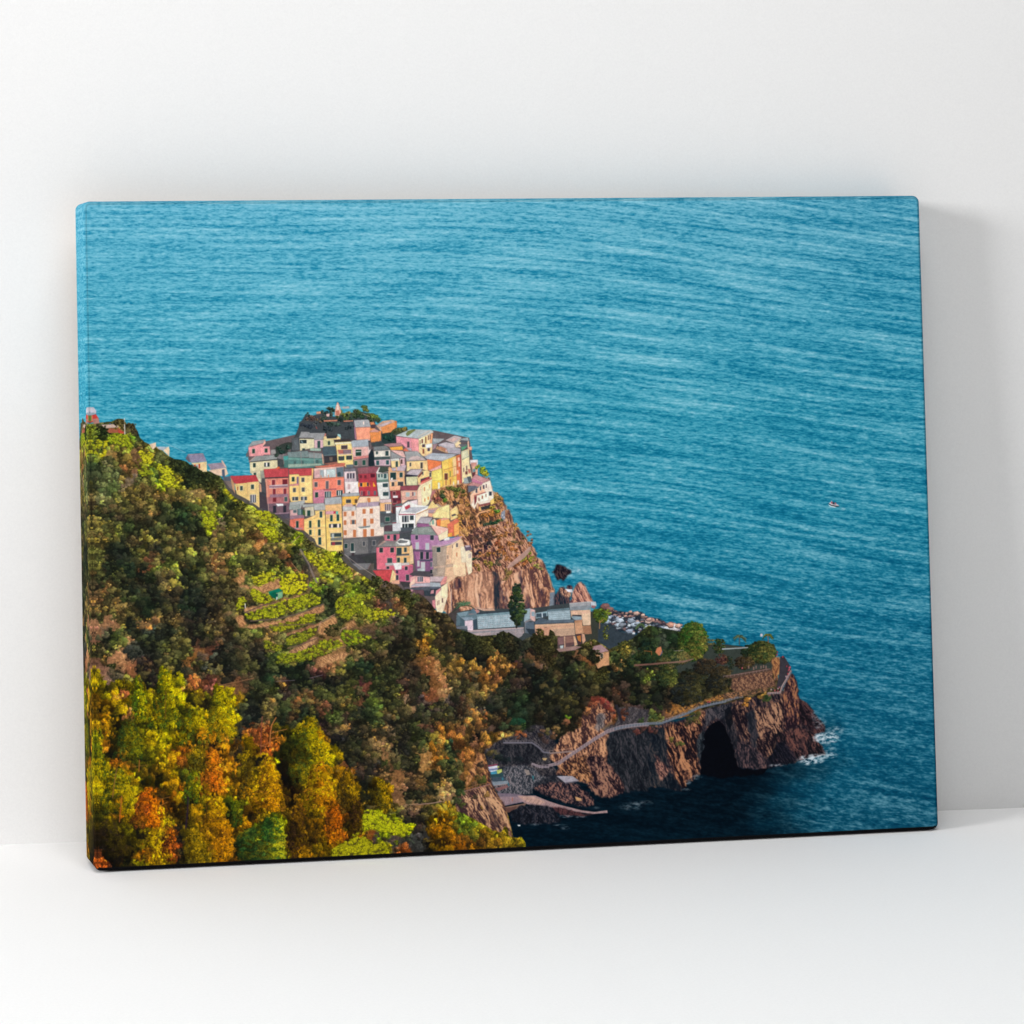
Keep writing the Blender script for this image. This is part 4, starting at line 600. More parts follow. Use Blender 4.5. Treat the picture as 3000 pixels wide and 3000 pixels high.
    # gully and wooded slope under the graveyard
    seeds(1240, 1620, 3.22, '''
b 30 440 50382f 80 480 4a352e 40 540 5c3c34 120 540 4c382c 180 600 4a3a2e 80 620 4c3a2e 140 680 4c3c2e 220 640 4a3c2c 240 700 443428 180 740 503a2c 260 800 5c4030 200 840 4c3a2a 280 880 4a3c2c 120 780 44362c 300 760 44402c
g 20 720 7a7424 40 780 7c6c24 20 820 905c20 60 880 6c6028 100 920 5c5028 140 960 4c4a2a 20 900 8c6028 40 640 6c6a2c
s 80 960 c07c50 100 1040 d8905c 130 1100 e09c68 60 1040 b06c40 80 1140 a86438 160 1180 d89060 190 1240 b87c58 110 1200 98602f 40 1140 9a5834 30 1040 8c5430 160 1080 c88450 210 1220 c08c5c 200 1300 b08460
b 180 1040 4c4c24 180 960 4c4a2c 160 1000 6c5c2c 220 1140 6c502c 240 1100 7c5028 280 1060 94602c 320 1020 b0782c 350 1060 a06c2f 240 1200 4c442c 300 1120 8c5c2c 340 1140 705430 280 1180 48402c
b 330 760 3a4428 380 740 3c4a2a 420 800 343c28 360 860 2c3028 300 940 2c2e28 420 900 222828 480 860 2c3028 540 800 4a482a 600 840 504c2a 640 880 4c482a 560 900 343428 620 940 403c28 540 960 22262a 460 980 1e2428 400 960 262c28 480 780 34402c 560 760 34402c
o 380 1080 4c3c2c 440 1080 b07c34 480 1060 a87430 420 1140 8c6430 360 1000 a87430 280 1000 6c502c
o 640 1000 b07c38 700 980 c08840 760 1010 c88c44 800 1080 a86c34 740 1080 b07838 680 1060 b87c38 620 1060 a06c34 780 1120 8c5830 560 1120 c08038 600 1180 b87c38 560 1180 b07434 640 1240 c08440 620 1290 a87438 580 1260 9a682f 530 1140 a86c30 660 1200 a46c34 700 1140 805430
b 460 1200 443c2a 500 1260 4c402c 420 1240 3e3a2a 380 1200 38362a 500 1100 30302a 480 1160 2a2a28 540 1060 22262a 440 1300 504428 400 1340 4c402a 520 1360 54482c 560 1420 4c482a 600 1380 34342a 480 1420 4c442c 640 1340 3c3c3c 680 1400 38383a 640 1440 223034 600 1480 22302c 700 1500 30302c 560 1330 8c6430
d 720 1180 3c342c 780 1200 34402c 820 1160 2e302a 720 1260 2a2c2c 760 1320 26302c 840 1260 402c34 900 1240 44303c 960 1200 40303a 880 1180 3c2e34 920 1300 34282e 840 1120 34302c 900 1100 3c2c2e 880 1040 542c38 980 1260 3a2c34
d 700 760 343c30 760 780 3c3a30 800 840 4a342c 740 840 30342a 700 840 242c28 760 900 343a3c 860 800 28302a 820 900 30302e 900 960 1c302a 840 960 262c28 900 860 2a2e2e 960 900 2a302c 1000 860 34322c 1040 940 3a302c 960 1000 24302c
d 1140 740 4c4428 1180 780 403e28 1140 820 38382a 1200 860 44402a 1160 900 38342a 1100 820 2e2e28 1080 880 2c2c28 1240 900 40382a 1200 980 402e28 1160 960 3c2c2a 1240 1000 34382a 1000 780 2c302a 960 780 3a3a34 1050 800 2a2c2a 1240 820 44442a 1180 700 4c4c2c
s 1020 960 80583c 1080 1000 8c6048 1110 1040 94706c 1060 1040 5c4438 980 960 5a4434 940 940 484a4a 1120 980 5c4038
d 1040 1080 2a2e2e 980 1080 20282a 1000 1160 1c2828 920 1140 22282a 1080 1160 1c282a 1040 1240 1c2828 1120 1100 3c3428 1140 1180 202a28 1200 1100 48422a 1260 1120 4c442a 1200 1200 20282a 1000 1320 1e2a28 1080 1320 202828 1140 1280 28302a
d 900 1400 1c3428 860 1480 1c382c 800 1420 22302c 760 1380 2a302c 820 1540 1c3c2e 900 1560 1a382a 960 1500 1c302a 980 1420 1e2828 940 1340 24422a 960 1300 2a4a2c 1000 1480 24302a 880 1340 1e2e2a 1020 1560 24322a 820 1600 3a3028 760 1560 402c2a
d 1220 1260 5c5030 1260 1300 5c5230 1240 1350 54482c 1300 1380 4c442c 1340 1440 443e2a 1180 1340 34342a 1160 1400 2e302a 1220 1420 2c2c28 1240 1480 26262a 1120 1440 44382e 1100 1500 44342c 1160 1500 30302a 1180 1560 26282a 1280 1500 222428 1080 1440 30302a
d 1300 1080 20302a 1360 1120 1e302a 1400 1060 24342a 1320 1180 1c282a 1400 1180 2a2c28 1300 1260 1c2828 1380 1280 1e282a 1440 1240 38342c 1500 1180 3c382a 1560 1140 44422a 1600 1200 423e2a 1540 1260 3a362a 1480 1300 2c2c2a 1600 1280 3c3c28 1640 1220 4a462a 1680 1160 4a482a 1660 1100 54522a
d 1440 1340 2e2c28 1500 1360 342e28 1560 1340 3c342a 1620 1320 40382a 1540 1420 3c2c28 1480 1440 3a3028 1420 1480 30302a 1400 1400 343028 1460 1520 38382a 1520 1500 402c28 1400 1560 34302a 1340 1540 2c3428 1380 1620 3e342a
d 1380 960 342e2c 1300 960 363428 1340 1000 2e302a 1280 1020 34302a 1420 900 5c4830 1400 1000 3a3230 1360 920 3a3a2c 1440 960 6c4434 1490 900 44402a 1540 900 50482c 1580 920 24382a 1560 960 20302a 1600 1000 1e2828 1460 1060 44482c 1520 1060 44502a
s 1430 930 94604c 1480 960 9a6444 1450 1000 6c4438 1540 1000 a05c34 1560 1040 8c5030 1510 1020 8a5438
s 1620 1420 8c3430 1680 1400 8c3c3c 1740 1400 8a4034 1660 1460 a04c34 1720 1470 a05434 1780 1480 8c4c2c 1560 1500 b0643c 1600 1540 b87044 1560 1600 c07c4c 1780 1540 884c2c 1640 1540 847064 1680 1540 6c6468 1620 1600 a0704c 1680 1600 8c7464
d 1800 1200 34382c 1860 1180 24342c 1900 1120 20302a 1760 1140 202c2a 1740 1220 2c302a 1780 1260 5a3030 1820 1300 642c34 1880 1260 54383c 1900 1320 3c2c34 1860 1360 3c2c34 1760 1320 38302c 1700 1280 2e302a 1700 1340 30282a 1840 1420 5c3c34 1900 1420 64402c 1880 1480 704430 1840 1480 2a282c 1900 1200 1c2c2a
b 1600 780 64582c 1560 740 5a502c 1540 820 6c6030 1600 840 6c5c30 1480 860 4c4430 1700 840 7c6a30 1760 860 a07034 1780 900 5c4c2c 1800 1000 34482a 1860 1000 304028 1780 960 38482a 1840 940 34402a 1900 960 3c4828 1880 880 8c6c30 1900 920 94702f 1840 840 4c502c 1800 1060 8c5c38 1860 1040 7c5030 1900 840 4a502c
d 1620 640 24382a 1700 640 2c302c 1640 720 203024 1640 780 24302a 1760 700 4c4828 1700 700 8ca01c 1720 740 7c9020 1740 780 80941f 1680 760 5c7024 1780 740 342c2c 1820 760 36342e 1880 800 54403a 1840 700 343c38 1700 800 7c7024 1600 700 303c38 1560 690 3c3c3c''')
    # the near bay wall, ravine and orange bushes at its left
    seeds(1300, 1960, 3.22, '''
o 50 100 5c442c 120 60 a87438 100 140 5c4c2c 160 120 48402c 220 60 80502f 60 200 504828 100 240 4a4430 40 280 3c3430 20 340 4a3434 80 320 54403a 60 400 4a402c 140 380 503e2c 20 440 443e2c
o 240 120 5c4430 260 200 4c442c 200 220 444028 280 260 5c4c2c 300 320 504428 340 280 3c3c2c 360 340 3c4440 240 320 5c482c 180 300 503c2c 220 380 443c2c 300 380 3a3430
o 330 60 b07838 380 100 b8803c 420 140 c08440 400 190 b88040 440 60 70502f 460 120 a06c38 480 160 9c682f 350 130 80582c
o 260 430 b87c38 300 420 b88040 230 480 a86c30 240 520 a87034 320 470 a87434 360 400 8c582f 340 560 a87434 380 600 b07834 340 520 80542f 400 640 b07c34 360 660 a87030
d 280 500 2c2424 300 560 241c20 310 620 2c2020 280 600 34242a 380 500 44382c 420 460 4a382c 470 430 54382c 520 460 54382c 560 420 4c342c 440 540 44302c 500 520 3c2c2a
o 440 640 a47830 490 650 c08840 520 680 b88440 410 700 b87c30 450 720 b07834 380 740 a87430 420 780 705430 470 700 8c6430 400 690 b07830 350 700 7c542c
o 60 520 a06828 80 580 a86c2c 90 640 b0702c 40 600 8c602c 110 690 9c5c30 140 640 7c5c2c 160 700 7c582c 200 740 a86a2c 240 780 9c6430 200 680 6c5028 150 580 64482c 120 500 6a502c 180 480 443e2c 200 560 604c2c 230 600 705428
o 20 660 54682a 40 720 2c442c 80 740 2a4030 120 780 4a4a2c 40 800 2c3c2c 80 860 344a2a 120 860 4c4a2a 30 900 304430 80 940 3a4a2c 160 820 8a582c 180 860 9c642f 120 940 5c5430 60 1000 4c5428 120 1020 46482a 160 1080 3c4428
s 270 680 9c6450 280 720 8c5848 300 760 6c4838 340 800 c08054 370 860 c48454 390 920 bc8050 320 860 a0683c 260 840 8c5430 240 900 a0683a 220 960 b07434 300 940 985c34 280 1000 a86c38 340 940 704c30
d 330 870 3c3028 350 920 44342c 310 900 3c2c2a 370 1000 4a4a28 350 1050 4c4c28 400 1040 4a4c28 320 1010 7c5030 380 970 5c4830 280 1080 80502f
s 230 1040 b07434 180 1000 8a5834 200 940 905c34 240 1080 98602f 250 1010 8c542c 60 1080 a06c4c 20 1100 9a684c 100 1100 906048
d 130 1160 3c4c2c 160 1200 44502a 130 1240 3c442c 170 1260 4c5028 110 1120 4c4c30
o 20 1320 9c741c 80 1350 80741c 40 1400 8c6418 120 1380 5c7420 160 1400 6c8420 100 1450 5c7020 60 1480 9c6814 20 1540 a0680f 120 1520 8c6418 200 1440 7c8c18 240 1420 98901c 280 1450 98881c 180 1500 506820 240 1500 5c7420 300 1500 8c801c 140 1560 a0640f 60 1600 a8680f 20 1680 9c5814 120 1620 7c4c14 180 1580 6c4818 260 1560 5c5c1c 320 1560 9c7c18 360 1500 9c8c1c 400 1490 a4901c 380 1560 7c5c18 340 1620 5c3c18 240 1620 5c3c18 200 1660 7c5018 280 1670 98640f 380 1660 6c4c18 440 1530 98841c 480 1560 947c18 460 1620 84641a 520 1580 705818 580 1490 98881c 600 1540 a08c1c 560 1540 8c7418 540 1620 886c18 600 1620 a0801c 640 1600 88701c 620 1660 94741a 700 1620 7c741c 730 1590 a89c1c 740 1640 a08c18 680 1660 8c741c''')
    # headland top
    seeds(1560, 1600, 3.864, '''
d 930 900 3c3c34 960 960 2c3430 1020 980 34404a 1060 1000 3c4448 980 1040 403c34 1100 960 4a4840 1180 900 5c5430 1230 960 44502c 1240 1000 30442a 1160 980 3c4c34 1140 940 3c3830
d 900 1060 54502a 940 1080 6c4c3c 1000 1060 445428 1040 1060 4c5c28 1090 1080 5c6828 1020 1120 8a7a28 1060 1140 b08030 1090 1120 a07030 1000 1180 8c6c28 960 1140 5c5428 920 1120 4a4828 1040 1200 6c5a24
d 900 1240 34502a 960 1260 38482a 1000 1280 3c4828 920 1180 3c4a2c 1120 1060 3c4830 1160 1080 344434 1230 1060 1c3c30 1300 1060 224830 1340 1080 1e402e 1280 1120 1c342a 1220 1130 1c302a 1340 1150 20382c 1400 1080 3c4c40 1440 1080 34444a
s 1100 1240 5c5a60 1060 1250 4a4848 1130 1220 544c4c 1180 1150 44423c 1480 1180 4c4844 1560 1180 504440 1500 1220 3a444c 1420 1220 3c4440 1240 1210 4c4438 1640 1130 3c4c3c
d 1120 1160 2c3c2a 1160 1200 2a4028 1140 1290 30502c 1090 1300 30482a 1200 1290 2c4c2c 1280 1270 2c4c2a 1340 1260 28482a 1400 1260 2e4c2a 1460 1250 34582a 1520 1240 385c2a 1580 1230 34542a 1640 1220 44602a 1360 1290 2c3c28
d 1560 1060 1e4a2c 1620 1060 1c4230 1640 1100 20402c 1540 1120 24443a 1580 1100 2c4a34 1680 1060 24502c
s 1000 1320 c07c48 960 1320 c8844c 1220 1340 8c5040 1280 1340 84503e 1360 1320 8a583e 1440 1310 7c5844 1540 1310 9a684c 1600 1300 a07454 1660 1300 947058 1180 1330 5c3c38 1640 1340 6c5450 1560 1340 6c504a
b 1690 1200 a07c50 1720 1230 7c5c48 1760 1230 342c30 1700 1270 8a503c 1720 1310 8a3834 1780 1280 703438 1800 1230 5c4030 1840 1240 5c4a2c 1900 1260 6c3c40 1860 1280 743c48 1820 1270 7c4c30
d 900 1400 202c2a 960 1400 1e2e2a 1020 1420 1c2e2a 1080 1380 202e2a 1140 1380 22302a 1200 1380 302c2e 1260 1400 3c2c30 1320 1400 2c2c2a 900 1480 1e2828 1000 1500 1c2a2a 1080 1500 20302a 1140 1460 1c3028 1180 1540 1c2828
b 1300 1430 6c7c24 1330 1450 6c8020 1240 1470 44602a 1220 1500 4c5a28 1320 1500 60702a 1280 1540 6c4a40 1240 1540 6c4a3c 1300 1560 64603a 1280 1590 6c4840
d 1200 1600 1c2428 1160 1660 1c2628 1260 1660 24282a 1320 1620 1e2828 1380 1560 1c2a28 1360 1480 24382a 1400 1420 3a3a2c 1360 1700 28302a 1300 1740 3a4a28 1380 1730 3c4a26 1220 1720 26322a 1180 1760 202828 1340 1780 1c2426 1440 1700 1c2426
b 1500 1360 3c442a 1540 1400 444c28 1580 1440 4a5228 1500 1440 34402a 1540 1500 545c28 1500 1500 485028 1600 1500 485028 1580 1560 5a5c2a 1540 1580 5c3c34 1620 1540 444828 1460 1400 2c382a 1440 1480 22302a 1480 1560 262c28 1640 1480 3a4028
d 1700 1360 24382a 1760 1340 1c3830 1800 1320 1e3c30 1740 1420 26342a 1800 1400 3c2c30 1860 1360 44302f 1920 1360 3c2c2c 1660 1400 2a2c2a 1760 1490 6c2c34 1720 1460 5c2c38 1820 1480 402c2c 1880 1440 3a302a 1700 1540 30302a 1780 1560 3c382a 1840 1560 3e3a2a 1900 1500 30302a 1660 1640 26282a 1740 1640 3c3a2a 1800 1620 4c4628 1860 1640 44422a 1900 1600 3c382a 1640 1740 202628 1720 1740 242828 1800 1720 34342a 1880 1720 3c3a28 1900 1780 34342a
d 900 1560 543434 940 1600 6c3c38 900 1620 5c3638 960 1540 44302f 1020 1540 3c2c34 1060 1580 3c3034 1100 1620 4c4c2a 1130 1680 4c4c28 1080 1720 3c3c28 1060 1660 34302c 960 1680 5c2c34 1000 1640 38282e 900 1700 3c282c 1040 1760 383028 980 1760 3c282c 1100 1780 26282a
s 1540 1840 c07030 1600 1820 b86c34 1700 1810 b07434 1760 1790 c07c34 1840 1780 a87030 1660 1850 c8803c 1560 1880 8c5c44 1480 1900 6c504c 1640 1900 8c6044 1740 1870 a06c34
s 1200 1840 54404a 1280 1860 5a484c 1360 1840 403844 1120 1820 4a3438 1140 1880 54404a 1260 1900 4c4248 1420 1840 3a3438 1480 1800 34302c
d 960 1860 2c2428 1000 1860 5c3c2c 1060 1880 6c442c 1040 1920 64402c 940 1920 6c4034 1340 1880 4a502a 1380 1900 54582a 1360 1920 4a4c2a 900 1800 3a302a''')
# ------------------------------------------------------------------ the village, traced from four enlarged views
V1 = '''
#39424a 740 700 800 600 850 480 860 410 900 380 950 290 1010 330 1100 300 1200 270 1350 330 1500 290 1700 250 1932 300 1932 700 1640 660 1450 650 1400 620 1200 580 1000 560 880 560 860 800 740 830
#4c545c 750 630 850 620 860 800 800 820 750 800
#2f3a38 500 790 600 720 700 690 760 700 750 780 700 800 700 830 620 860 560 920 520 830
#55606a 780 660 850 640 860 790 790 800
// left pink house
#5b626c 105 860 140 800 150 890 110 900
#8a97a0 132 758 190 680 375 650 355 700
#d98c96 140 762 355 702 440 745 452 870 360 866 345 880 150 892
#4f4a55 345 750 365 718 445 716 445 748
#e0a8a0 340 720 375 650 385 700 350 745
w #24443c 192 785 232 848 370 778 410 836
#8d8f94 455 800 520 790 530 850 460 870
// cream house below it
#828d92 138 965 232 888 535 868 548 928 160 968
l #d8a090 1.2 150 962 235 892
#2c3038 150 968 548 930 548 945 155 985
#cdc9a4 155 975 548 940 552 1060 440 1075 350 1090 390 1250 310 1260 300 1100 165 1130
#8d9088 300 1100 355 1090 365 1180 380 1300 390 1500 330 1400 280 1230
#bfbd9e 165 1110 305 1080 318 1260 270 1230 200 1160
#3a3e48 290 1260 385 1280 415 1660 340 1650 290 1500
#474b55 330 1200 370 1200 385 1420 310 1380
w #24403c 204 986 242 1045 212 1120 248 1180
w #24363c 362 980 438 1038
W #dfe4e8 385 980 408 1034
#6c6a72 545 880 600 850 690 860 690 1000 560 1000
#3c4348 550 920 640 940 650 1040 560 1040
// net covered green houses
#6b8288 690 830 980 812 1000 900 700 910
#7d8c92 985 830 1180 850 1190 920 1000 930
#4f7f80 635 880 700 900 1180 920 1215 1010 1040 1050 710 1060 640 1000
#5f9490 700 905 1180 935 1190 960 700 940
#3f6f6e 640 960 700 950 700 1050 640 1050
W #3f5f62 780 960 812 1020 890 955 920 1020 1090 940 1130 990
#8ba89e 700 1000 1160 990 1180 1015 700 1050
l #b98a86 1 630 860 640 1000
l #a88c8a 1 880 830 890 1040
l #a88c8a 1 1065 830 1075 1000
#c9a08c 1175 860 1195 860 1205 1000 1190 1000
#3f9a9a 630 890 700 880 700 930 640 950
#8fb0a8 1010 770 1165 780 1165 815 1010 810
// cream house with slate roof
#878e96 852 628 885 540 1000 545 1010 560 1228 558 1195 655 1070 660 1060 632
#32323c 855 628 1065 632 1065 642 860 640
#cfcda8 862 640 1066 642 1075 770 1000 780 870 810
#c9a7b8 1070 660 1195 655 1198 770 1075 775
w #22343a 868 658 962 708
#6f8a96 890 662 920 700 890 700 880 665
W #2a4a4a 1115 672 1155 770
W #284044 900 778 940 806
#d8d49c 1195 655 1215 640 1340 645 1365 740 1200 750
#c5c695 1205 665 1340 655 1350 740 1212 750
W #2f4a48 1262 675 1294 730
#d77a70 1222 565 1240 570 1215 640 1200 650
#e4c890 1210 605 1400 600 1440 625 1445 655 1380 655 1200 640
#8ec4cc 1400 570 1440 580 1450 630 1400 600
#28323c 1240 600 1400 598 1380 632 1250 636
// dark slate roof house
#3f5664 1180 770 1240 750 1370 760 1385 880 1200 880
#5c7884 1200 870 1388 858 1388 868 1205 882
#34343c 1210 890 1390 880 1400 1000 1220 990
#6a5a54 1280 900 1330 900 1330 960 1290 960
#8a5a50 1200 990 1420 960 1480 1000 1300 1020
// yellow house with balconies
#3a3438 1350 655 1570 640 1590 680 1370 690
#ecd184 1365 690 1590 680 1615 800 1620 1030 1520 1050 1480 990 1400 985 1390 820
#f2e4cc 1360 700 1600 685 1600 705 1362 722
w #4a3c44 1450 735 1540 790
#b0605c 1410 830 1400 800 1590 795 1592 850 1415 855
#7c6878 1480 800 1594 800 1594 850 1480 850
#c8b0b4 1410 855 1615 848 1615 858 1412 870
w #3a4048 1430 890 1480 950 1538 880 1588 938
W #16383a 1412 888 1430 948 1480 886 1494 945 1522 882 1538 938 1586 878 1602 935
#d87058 1440 980 1480 985 1510 990 1490 1040 1450 1010
#5c6a78 1520 1010 1618 1005 1620 1050 1522 1055
// pink tower top right
#9aa2ae 1632 378 1840 370 1870 470 1650 482
#d8907a 1650 482 1868 472 1860 650 1670 662
#9c7090 1628 390 1650 480 1668 662 1645 640
#f0967a 1655 490 1865 478 1862 645 1672 655
#e8a8a8 1670 660 1862 648 1862 665 1675 680
W #f0d8d0 1760 400 1778 440
#e8914c 1860 480 1932 470 1932 690 1870 690
#c26848 1870 530 1932 510 1932 550 1870 550
#cf7f52 1840 360 1870 340 1932 440 1900 440 1870 450
#4a3a44 1870 450 1932 440 1932 490 1875 495
// pale house, right of yellow
#98a8ba 1590 680 1620 665 1830 650 1840 745 1605 762
#d9c4c8 1605 762 1840 748 1850 800 1865 790 1860 650 1868 800 1830 900 1620 940
#d4a8a8 1608 770 1830 755 1835 905 1620 915
w #1f4038 1655 795 1735 885
#c9d0d8 1655 820 1735 815 1735 825 1655 832
#c87878 1625 900 1835 875 1835 910 1630 940
#7c6c74 1630 940 1835 910 1840 1025 1640 1040
w #1f4a44 1635 955 1680 1020 1750 945 1795 1015
#1c2a34 1840 860 1890 780 1920 900 1932 1020 1860 1030 1835 1020
// shadow
#2a3038 1380 1040 1100 1040 1040 1060 1380 1030
// roofs row: red house
#b8404a 355 1072 700 1060 705 1180 370 1192
#c2454c 360 1075 540 1060 580 1085 370 1100
#d4603c 525 1060 570 1030 590 1060 560 1070
#2f3340 370 1192 700 1178 700 1192 375 1206
#cf7c6c 378 1206 705 1190 718 1550 400 1560
#a8646c 400 1470 712 1460 718 1560 405 1570
#6c5464 405 1560 718 1550 722 1760 640 1770 560 1700 415 1660
#d88070 410 1215 700 1200 702 1280 412 1300
w #7c2a38 470 1222 516 1305 482 1350 524 1450 634 1345 676 1440
W #6c2430 620 1216 690 1300 484 1475 532 1535
W #262a38 486 1590 530 1690 630 1585 672 1690
#ccc4d0 430 1300 695 1285 700 1325 435 1345
#8c6a7c 435 1310 695 1300 697 1325 438 1335
l #b09aa8 1.4 440 1455 700 1440
#8c6a80 440 1430 700 1420 702 1462 442 1472
w #3c5458 645 1465 690 1530
#d8e4ee 525 1560 630 1560 632 1590 590 1592 550 1598
#8f7488 510 1690 720 1680 722 1700 512 1712
#4a4658 560 1710 720 1700 722 1760 640 1775
l #d8b8a8 1.2 392 1210 425 1670
// yellow house middle
#b8404a 708 1070 1045 1058 1030 1162 860 1166 850 1140 715 1146
#ecc678 715 1148 850 1142 862 1168 1035 1160 1050 1550 740 1540 720 1480
#e6b46a 1035 1060 1060 1060 1050 1200 1040 1540 1030 1200
#f0cd84 870 1180 1030 1170 1042 1440 870 1450
w #23443c 752 1182 790 1246
W #6c5a84 822 1180 848 1280
#c8808c 718 1290 858 1270 858 1300 722 1310
w #4a5056 888 1192 930 1252 892 1332 934 1390 768 1338 808 1396
w #3c444c 758 1465 842 1515 880 1462 965 1512
W #9aa0ac 785 1465 800 1515 905 1460 935 1512
l #c09a68 1.2 855 1170 860 1500
// coral house with terrace
#dcb8b0 1065 1060 1480 1020 1490 1180 1070 1200
#c8a0a8 1070 1100 1140 1080 1150 1190 1070 1190
#aac0cc 1240 1075 1370 1065 1375 1180 1245 1190
#8fa4b2 1150 1085 1200 1080 1205 1180 1155 1190
#b8d0d8 1250 1080 1360 1075 1362 1150 1250 1160
#d8e4ea 1205 1080 1235 1078 1238 1170 1208 1172
#5a6e80 1380 1050 1480 1040 1485 1180 1385 1180
#2f4a50 1400 1120 1440 1110 1440 1170 1400 1170
l #e88860 2.4 1060 1215 1485 1185
l #e88860 2 1165 1160 1165 1210
l #e88860 2 1270 1150 1270 1200
l #e88860 2 1382 1145 1384 1195
#c06858 1300 1010 1400 990 1480 1000 1485 1030 1200 1050 1100 1050 1070 1030
#e87c68 1045 1215 1490 1190 1495 1430 1210 1490 1055 1550
#cc7c90 1052 1370 1300 1350 1210 1480 1160 1540 1055 1550
#b87090 1055 1470 1215 1460 1200 1560 1057 1555
w #4c5058 1072 1255 1115 1322 1400 1226 1443 1296
w #5a5a64 1232 1240 1272 1350
w #1f443c 1080 1400 1124 1472
#a85864 1200 1355 1380 1345 1382 1362 1205 1372
w #28404a 1218 1388 1305 1475 1385 1372 1470 1445
W #d8e8ec 1238 1392 1246 1470 1262 1392 1270 1470 1284 1390 1292 1470 1408 1376 1420 1444 1432 1376 1444 1442
l #c8a0a0 1.6 1060 1215 1052 1350
// white narrow house
#6c7080 1495 1065 1650 1060 1652 1100 1500 1105
#d0c0cc 1490 1105 1655 1098 1665 1230 1500 1250
w #4a4458 1532 1130 1640 1205
W #e8e8f0 1562 1130 1572 1205 1600 1130 1610 1205
#b8a8b8 1500 1215 1665 1205 1668 1245 1500 1255
#dcd6de 1497 1250 1690 1245 1700 1405 1510 1425
W #8c4a50 1545 1285 1552 1360 1565 1285 1572 1360
W #30282c 1555 1395 1575 1425
// red house with orange shutters
#8a5460 1680 1055 1932 1030 1932 1130 1695 1140
#a83848 1690 1140 1932 1128 1932 1210 1700 1215
#b43444 1695 1215 1932 1205 1932 1440 1720 1455 1700 1360
W #6c2834 1710 1155 1745 1200 1775 1155 1810 1200
W #2c1c2c 1860 1140 1932 1190
w #24303c 1718 1268 1748 1315 1815 1262 1848 1308
W #e89a2c 1690 1262 1708 1322 1750 1262 1785 1322 1790 1258 1812 1318 1850 1258 1868 1315 1905 1255 1932 1315
w #6c4c5c 1728 1385 1752 1440 1825 1380 1855 1435
W #7c2438 1755 1385 1790 1450 1860 1380 1905 1440
// row below
#98a2a8 720 1540 930 1515 940 1540 900 1580 870 1640 715 1645
#8c9a9c 715 1590 860 1570 860 1640 715 1645
#96a0a4 900 1570 1200 1550 1240 1640 1070 1655 1060 1600 905 1612
#a4acb2 1060 1580 1205 1550 1245 1645 1075 1655
#9ca8b4 1215 1480 1450 1460 1462 1555 1220 1575
l #d8c0b0 1.6 1220 1578 1455 1558
#98a4b2 1460 1425 1700 1405 1710 1450 1465 1465
#c49aa0 725 1650 910 1640 920 1740 860 1760 725 1770
w #48606a 770 1650 820 1690
W #2c5058 830 1640 908 1720
W #b8d0d4 850 1640 858 1715 872 1640 880 1715
#8c6f84 725 1730 920 1720 930 1765 730 1785
#d86c58 725 1785 920 1765 925 1932 830 1932 720 1870
w #22423c 812 1805 845 1900
W #9c7c94 790 1890 900 1915
#b8b4a0 930 1615 1060 1600 1075 1740 940 1740
w #1f4440 968 1655 1014 1735
#4c4c54 930 1740 1080 1730 1082 1765 935 1775
#3c5c2c 905 1640 935 1660 940 1720 910 1720
#ecc878 925 1775 1085 1765 1080 1660 1245 1650 1225 1932 925 1932
w #24484c 1145 1672 1180 1755
w #22443c 990 1802 1026 1900 1115 1792 1148 1885
l #b08c74 1 960 1905 1200 1895
#f0cc7c 1250 1650 1230 1700 1225 1932 1245 1932
#dcb078 1235 1580 1455 1560 1460 1932 1225 1932
w #2c3c44 1290 1590 1455 1670
W #e0b0a0 1310 1600 1335 1650
W #d8e4ea 1372 1590 1380 1670 1395 1590 1404 1665
#cc94a4 1225 1660 1345 1655 1370 1660 1372 1700 1225 1715
#c82850 1345 1665 1370 1662 1370 1695 1345 1698
#50c0b8 1375 1668 1410 1664 1410 1708 1378 1708
#e8c070 1230 1715 1455 1700 1460 1830 1235 1850
w #1c4844 1292 1722 1332 1810 1380 1712 1420 1805
l #9c8468 1.2 1240 1815 1450 1808
w #28303c 1290 1842 1450 1895
W #e4dcd8 1305 1845 1340 1890 1385 1842 1420 1890
l #5c4c3c 1.4 1222 1660 1228 1932
#e8b048 1465 1465 1700 1450 1660 1600 1650 1570 1465 1600
w #3a4048 1520 1505 1585 1550
W #4c4838 1640 1500 1680 1550
#e4bca8 1660 1600 1720 1470 1932 1450 1932 1560 1660 1610
W #c87848 1820 1480 1862 1540
#a092ac 1665 1600 1700 1548 1932 1530 1932 1600 1670 1618
l #d8c8cc 1.6 1820 1520 1822 1600
#b8b8be 1470 1600 1650 1600 1655 1660 1475 1665
#c2a8ae 1480 1590 1600 1570 1640 1600 1480 1620
#d6c4bc 1460 1665 1660 1645 1662 1932 1470 1932
#dccdc6 1660 1620 1932 1600 1932 1932 1662 1932
W #bc6c44 1486 1672 1522 1735 1595 1665 1634 1730 1486 1795 1522 1860 1750 1635 1795 1705 1850 1630 1895 1700 1760 1770 1800 1880 1855 1770 1905 1845
W #a85c40 1578 1790 1595 1855 1640 1788 1656 1850
W #48505c 1600 1790 1638 1852
#6c7c84 1690 1885 1860 1865 1860 1890 1700 1905
'''
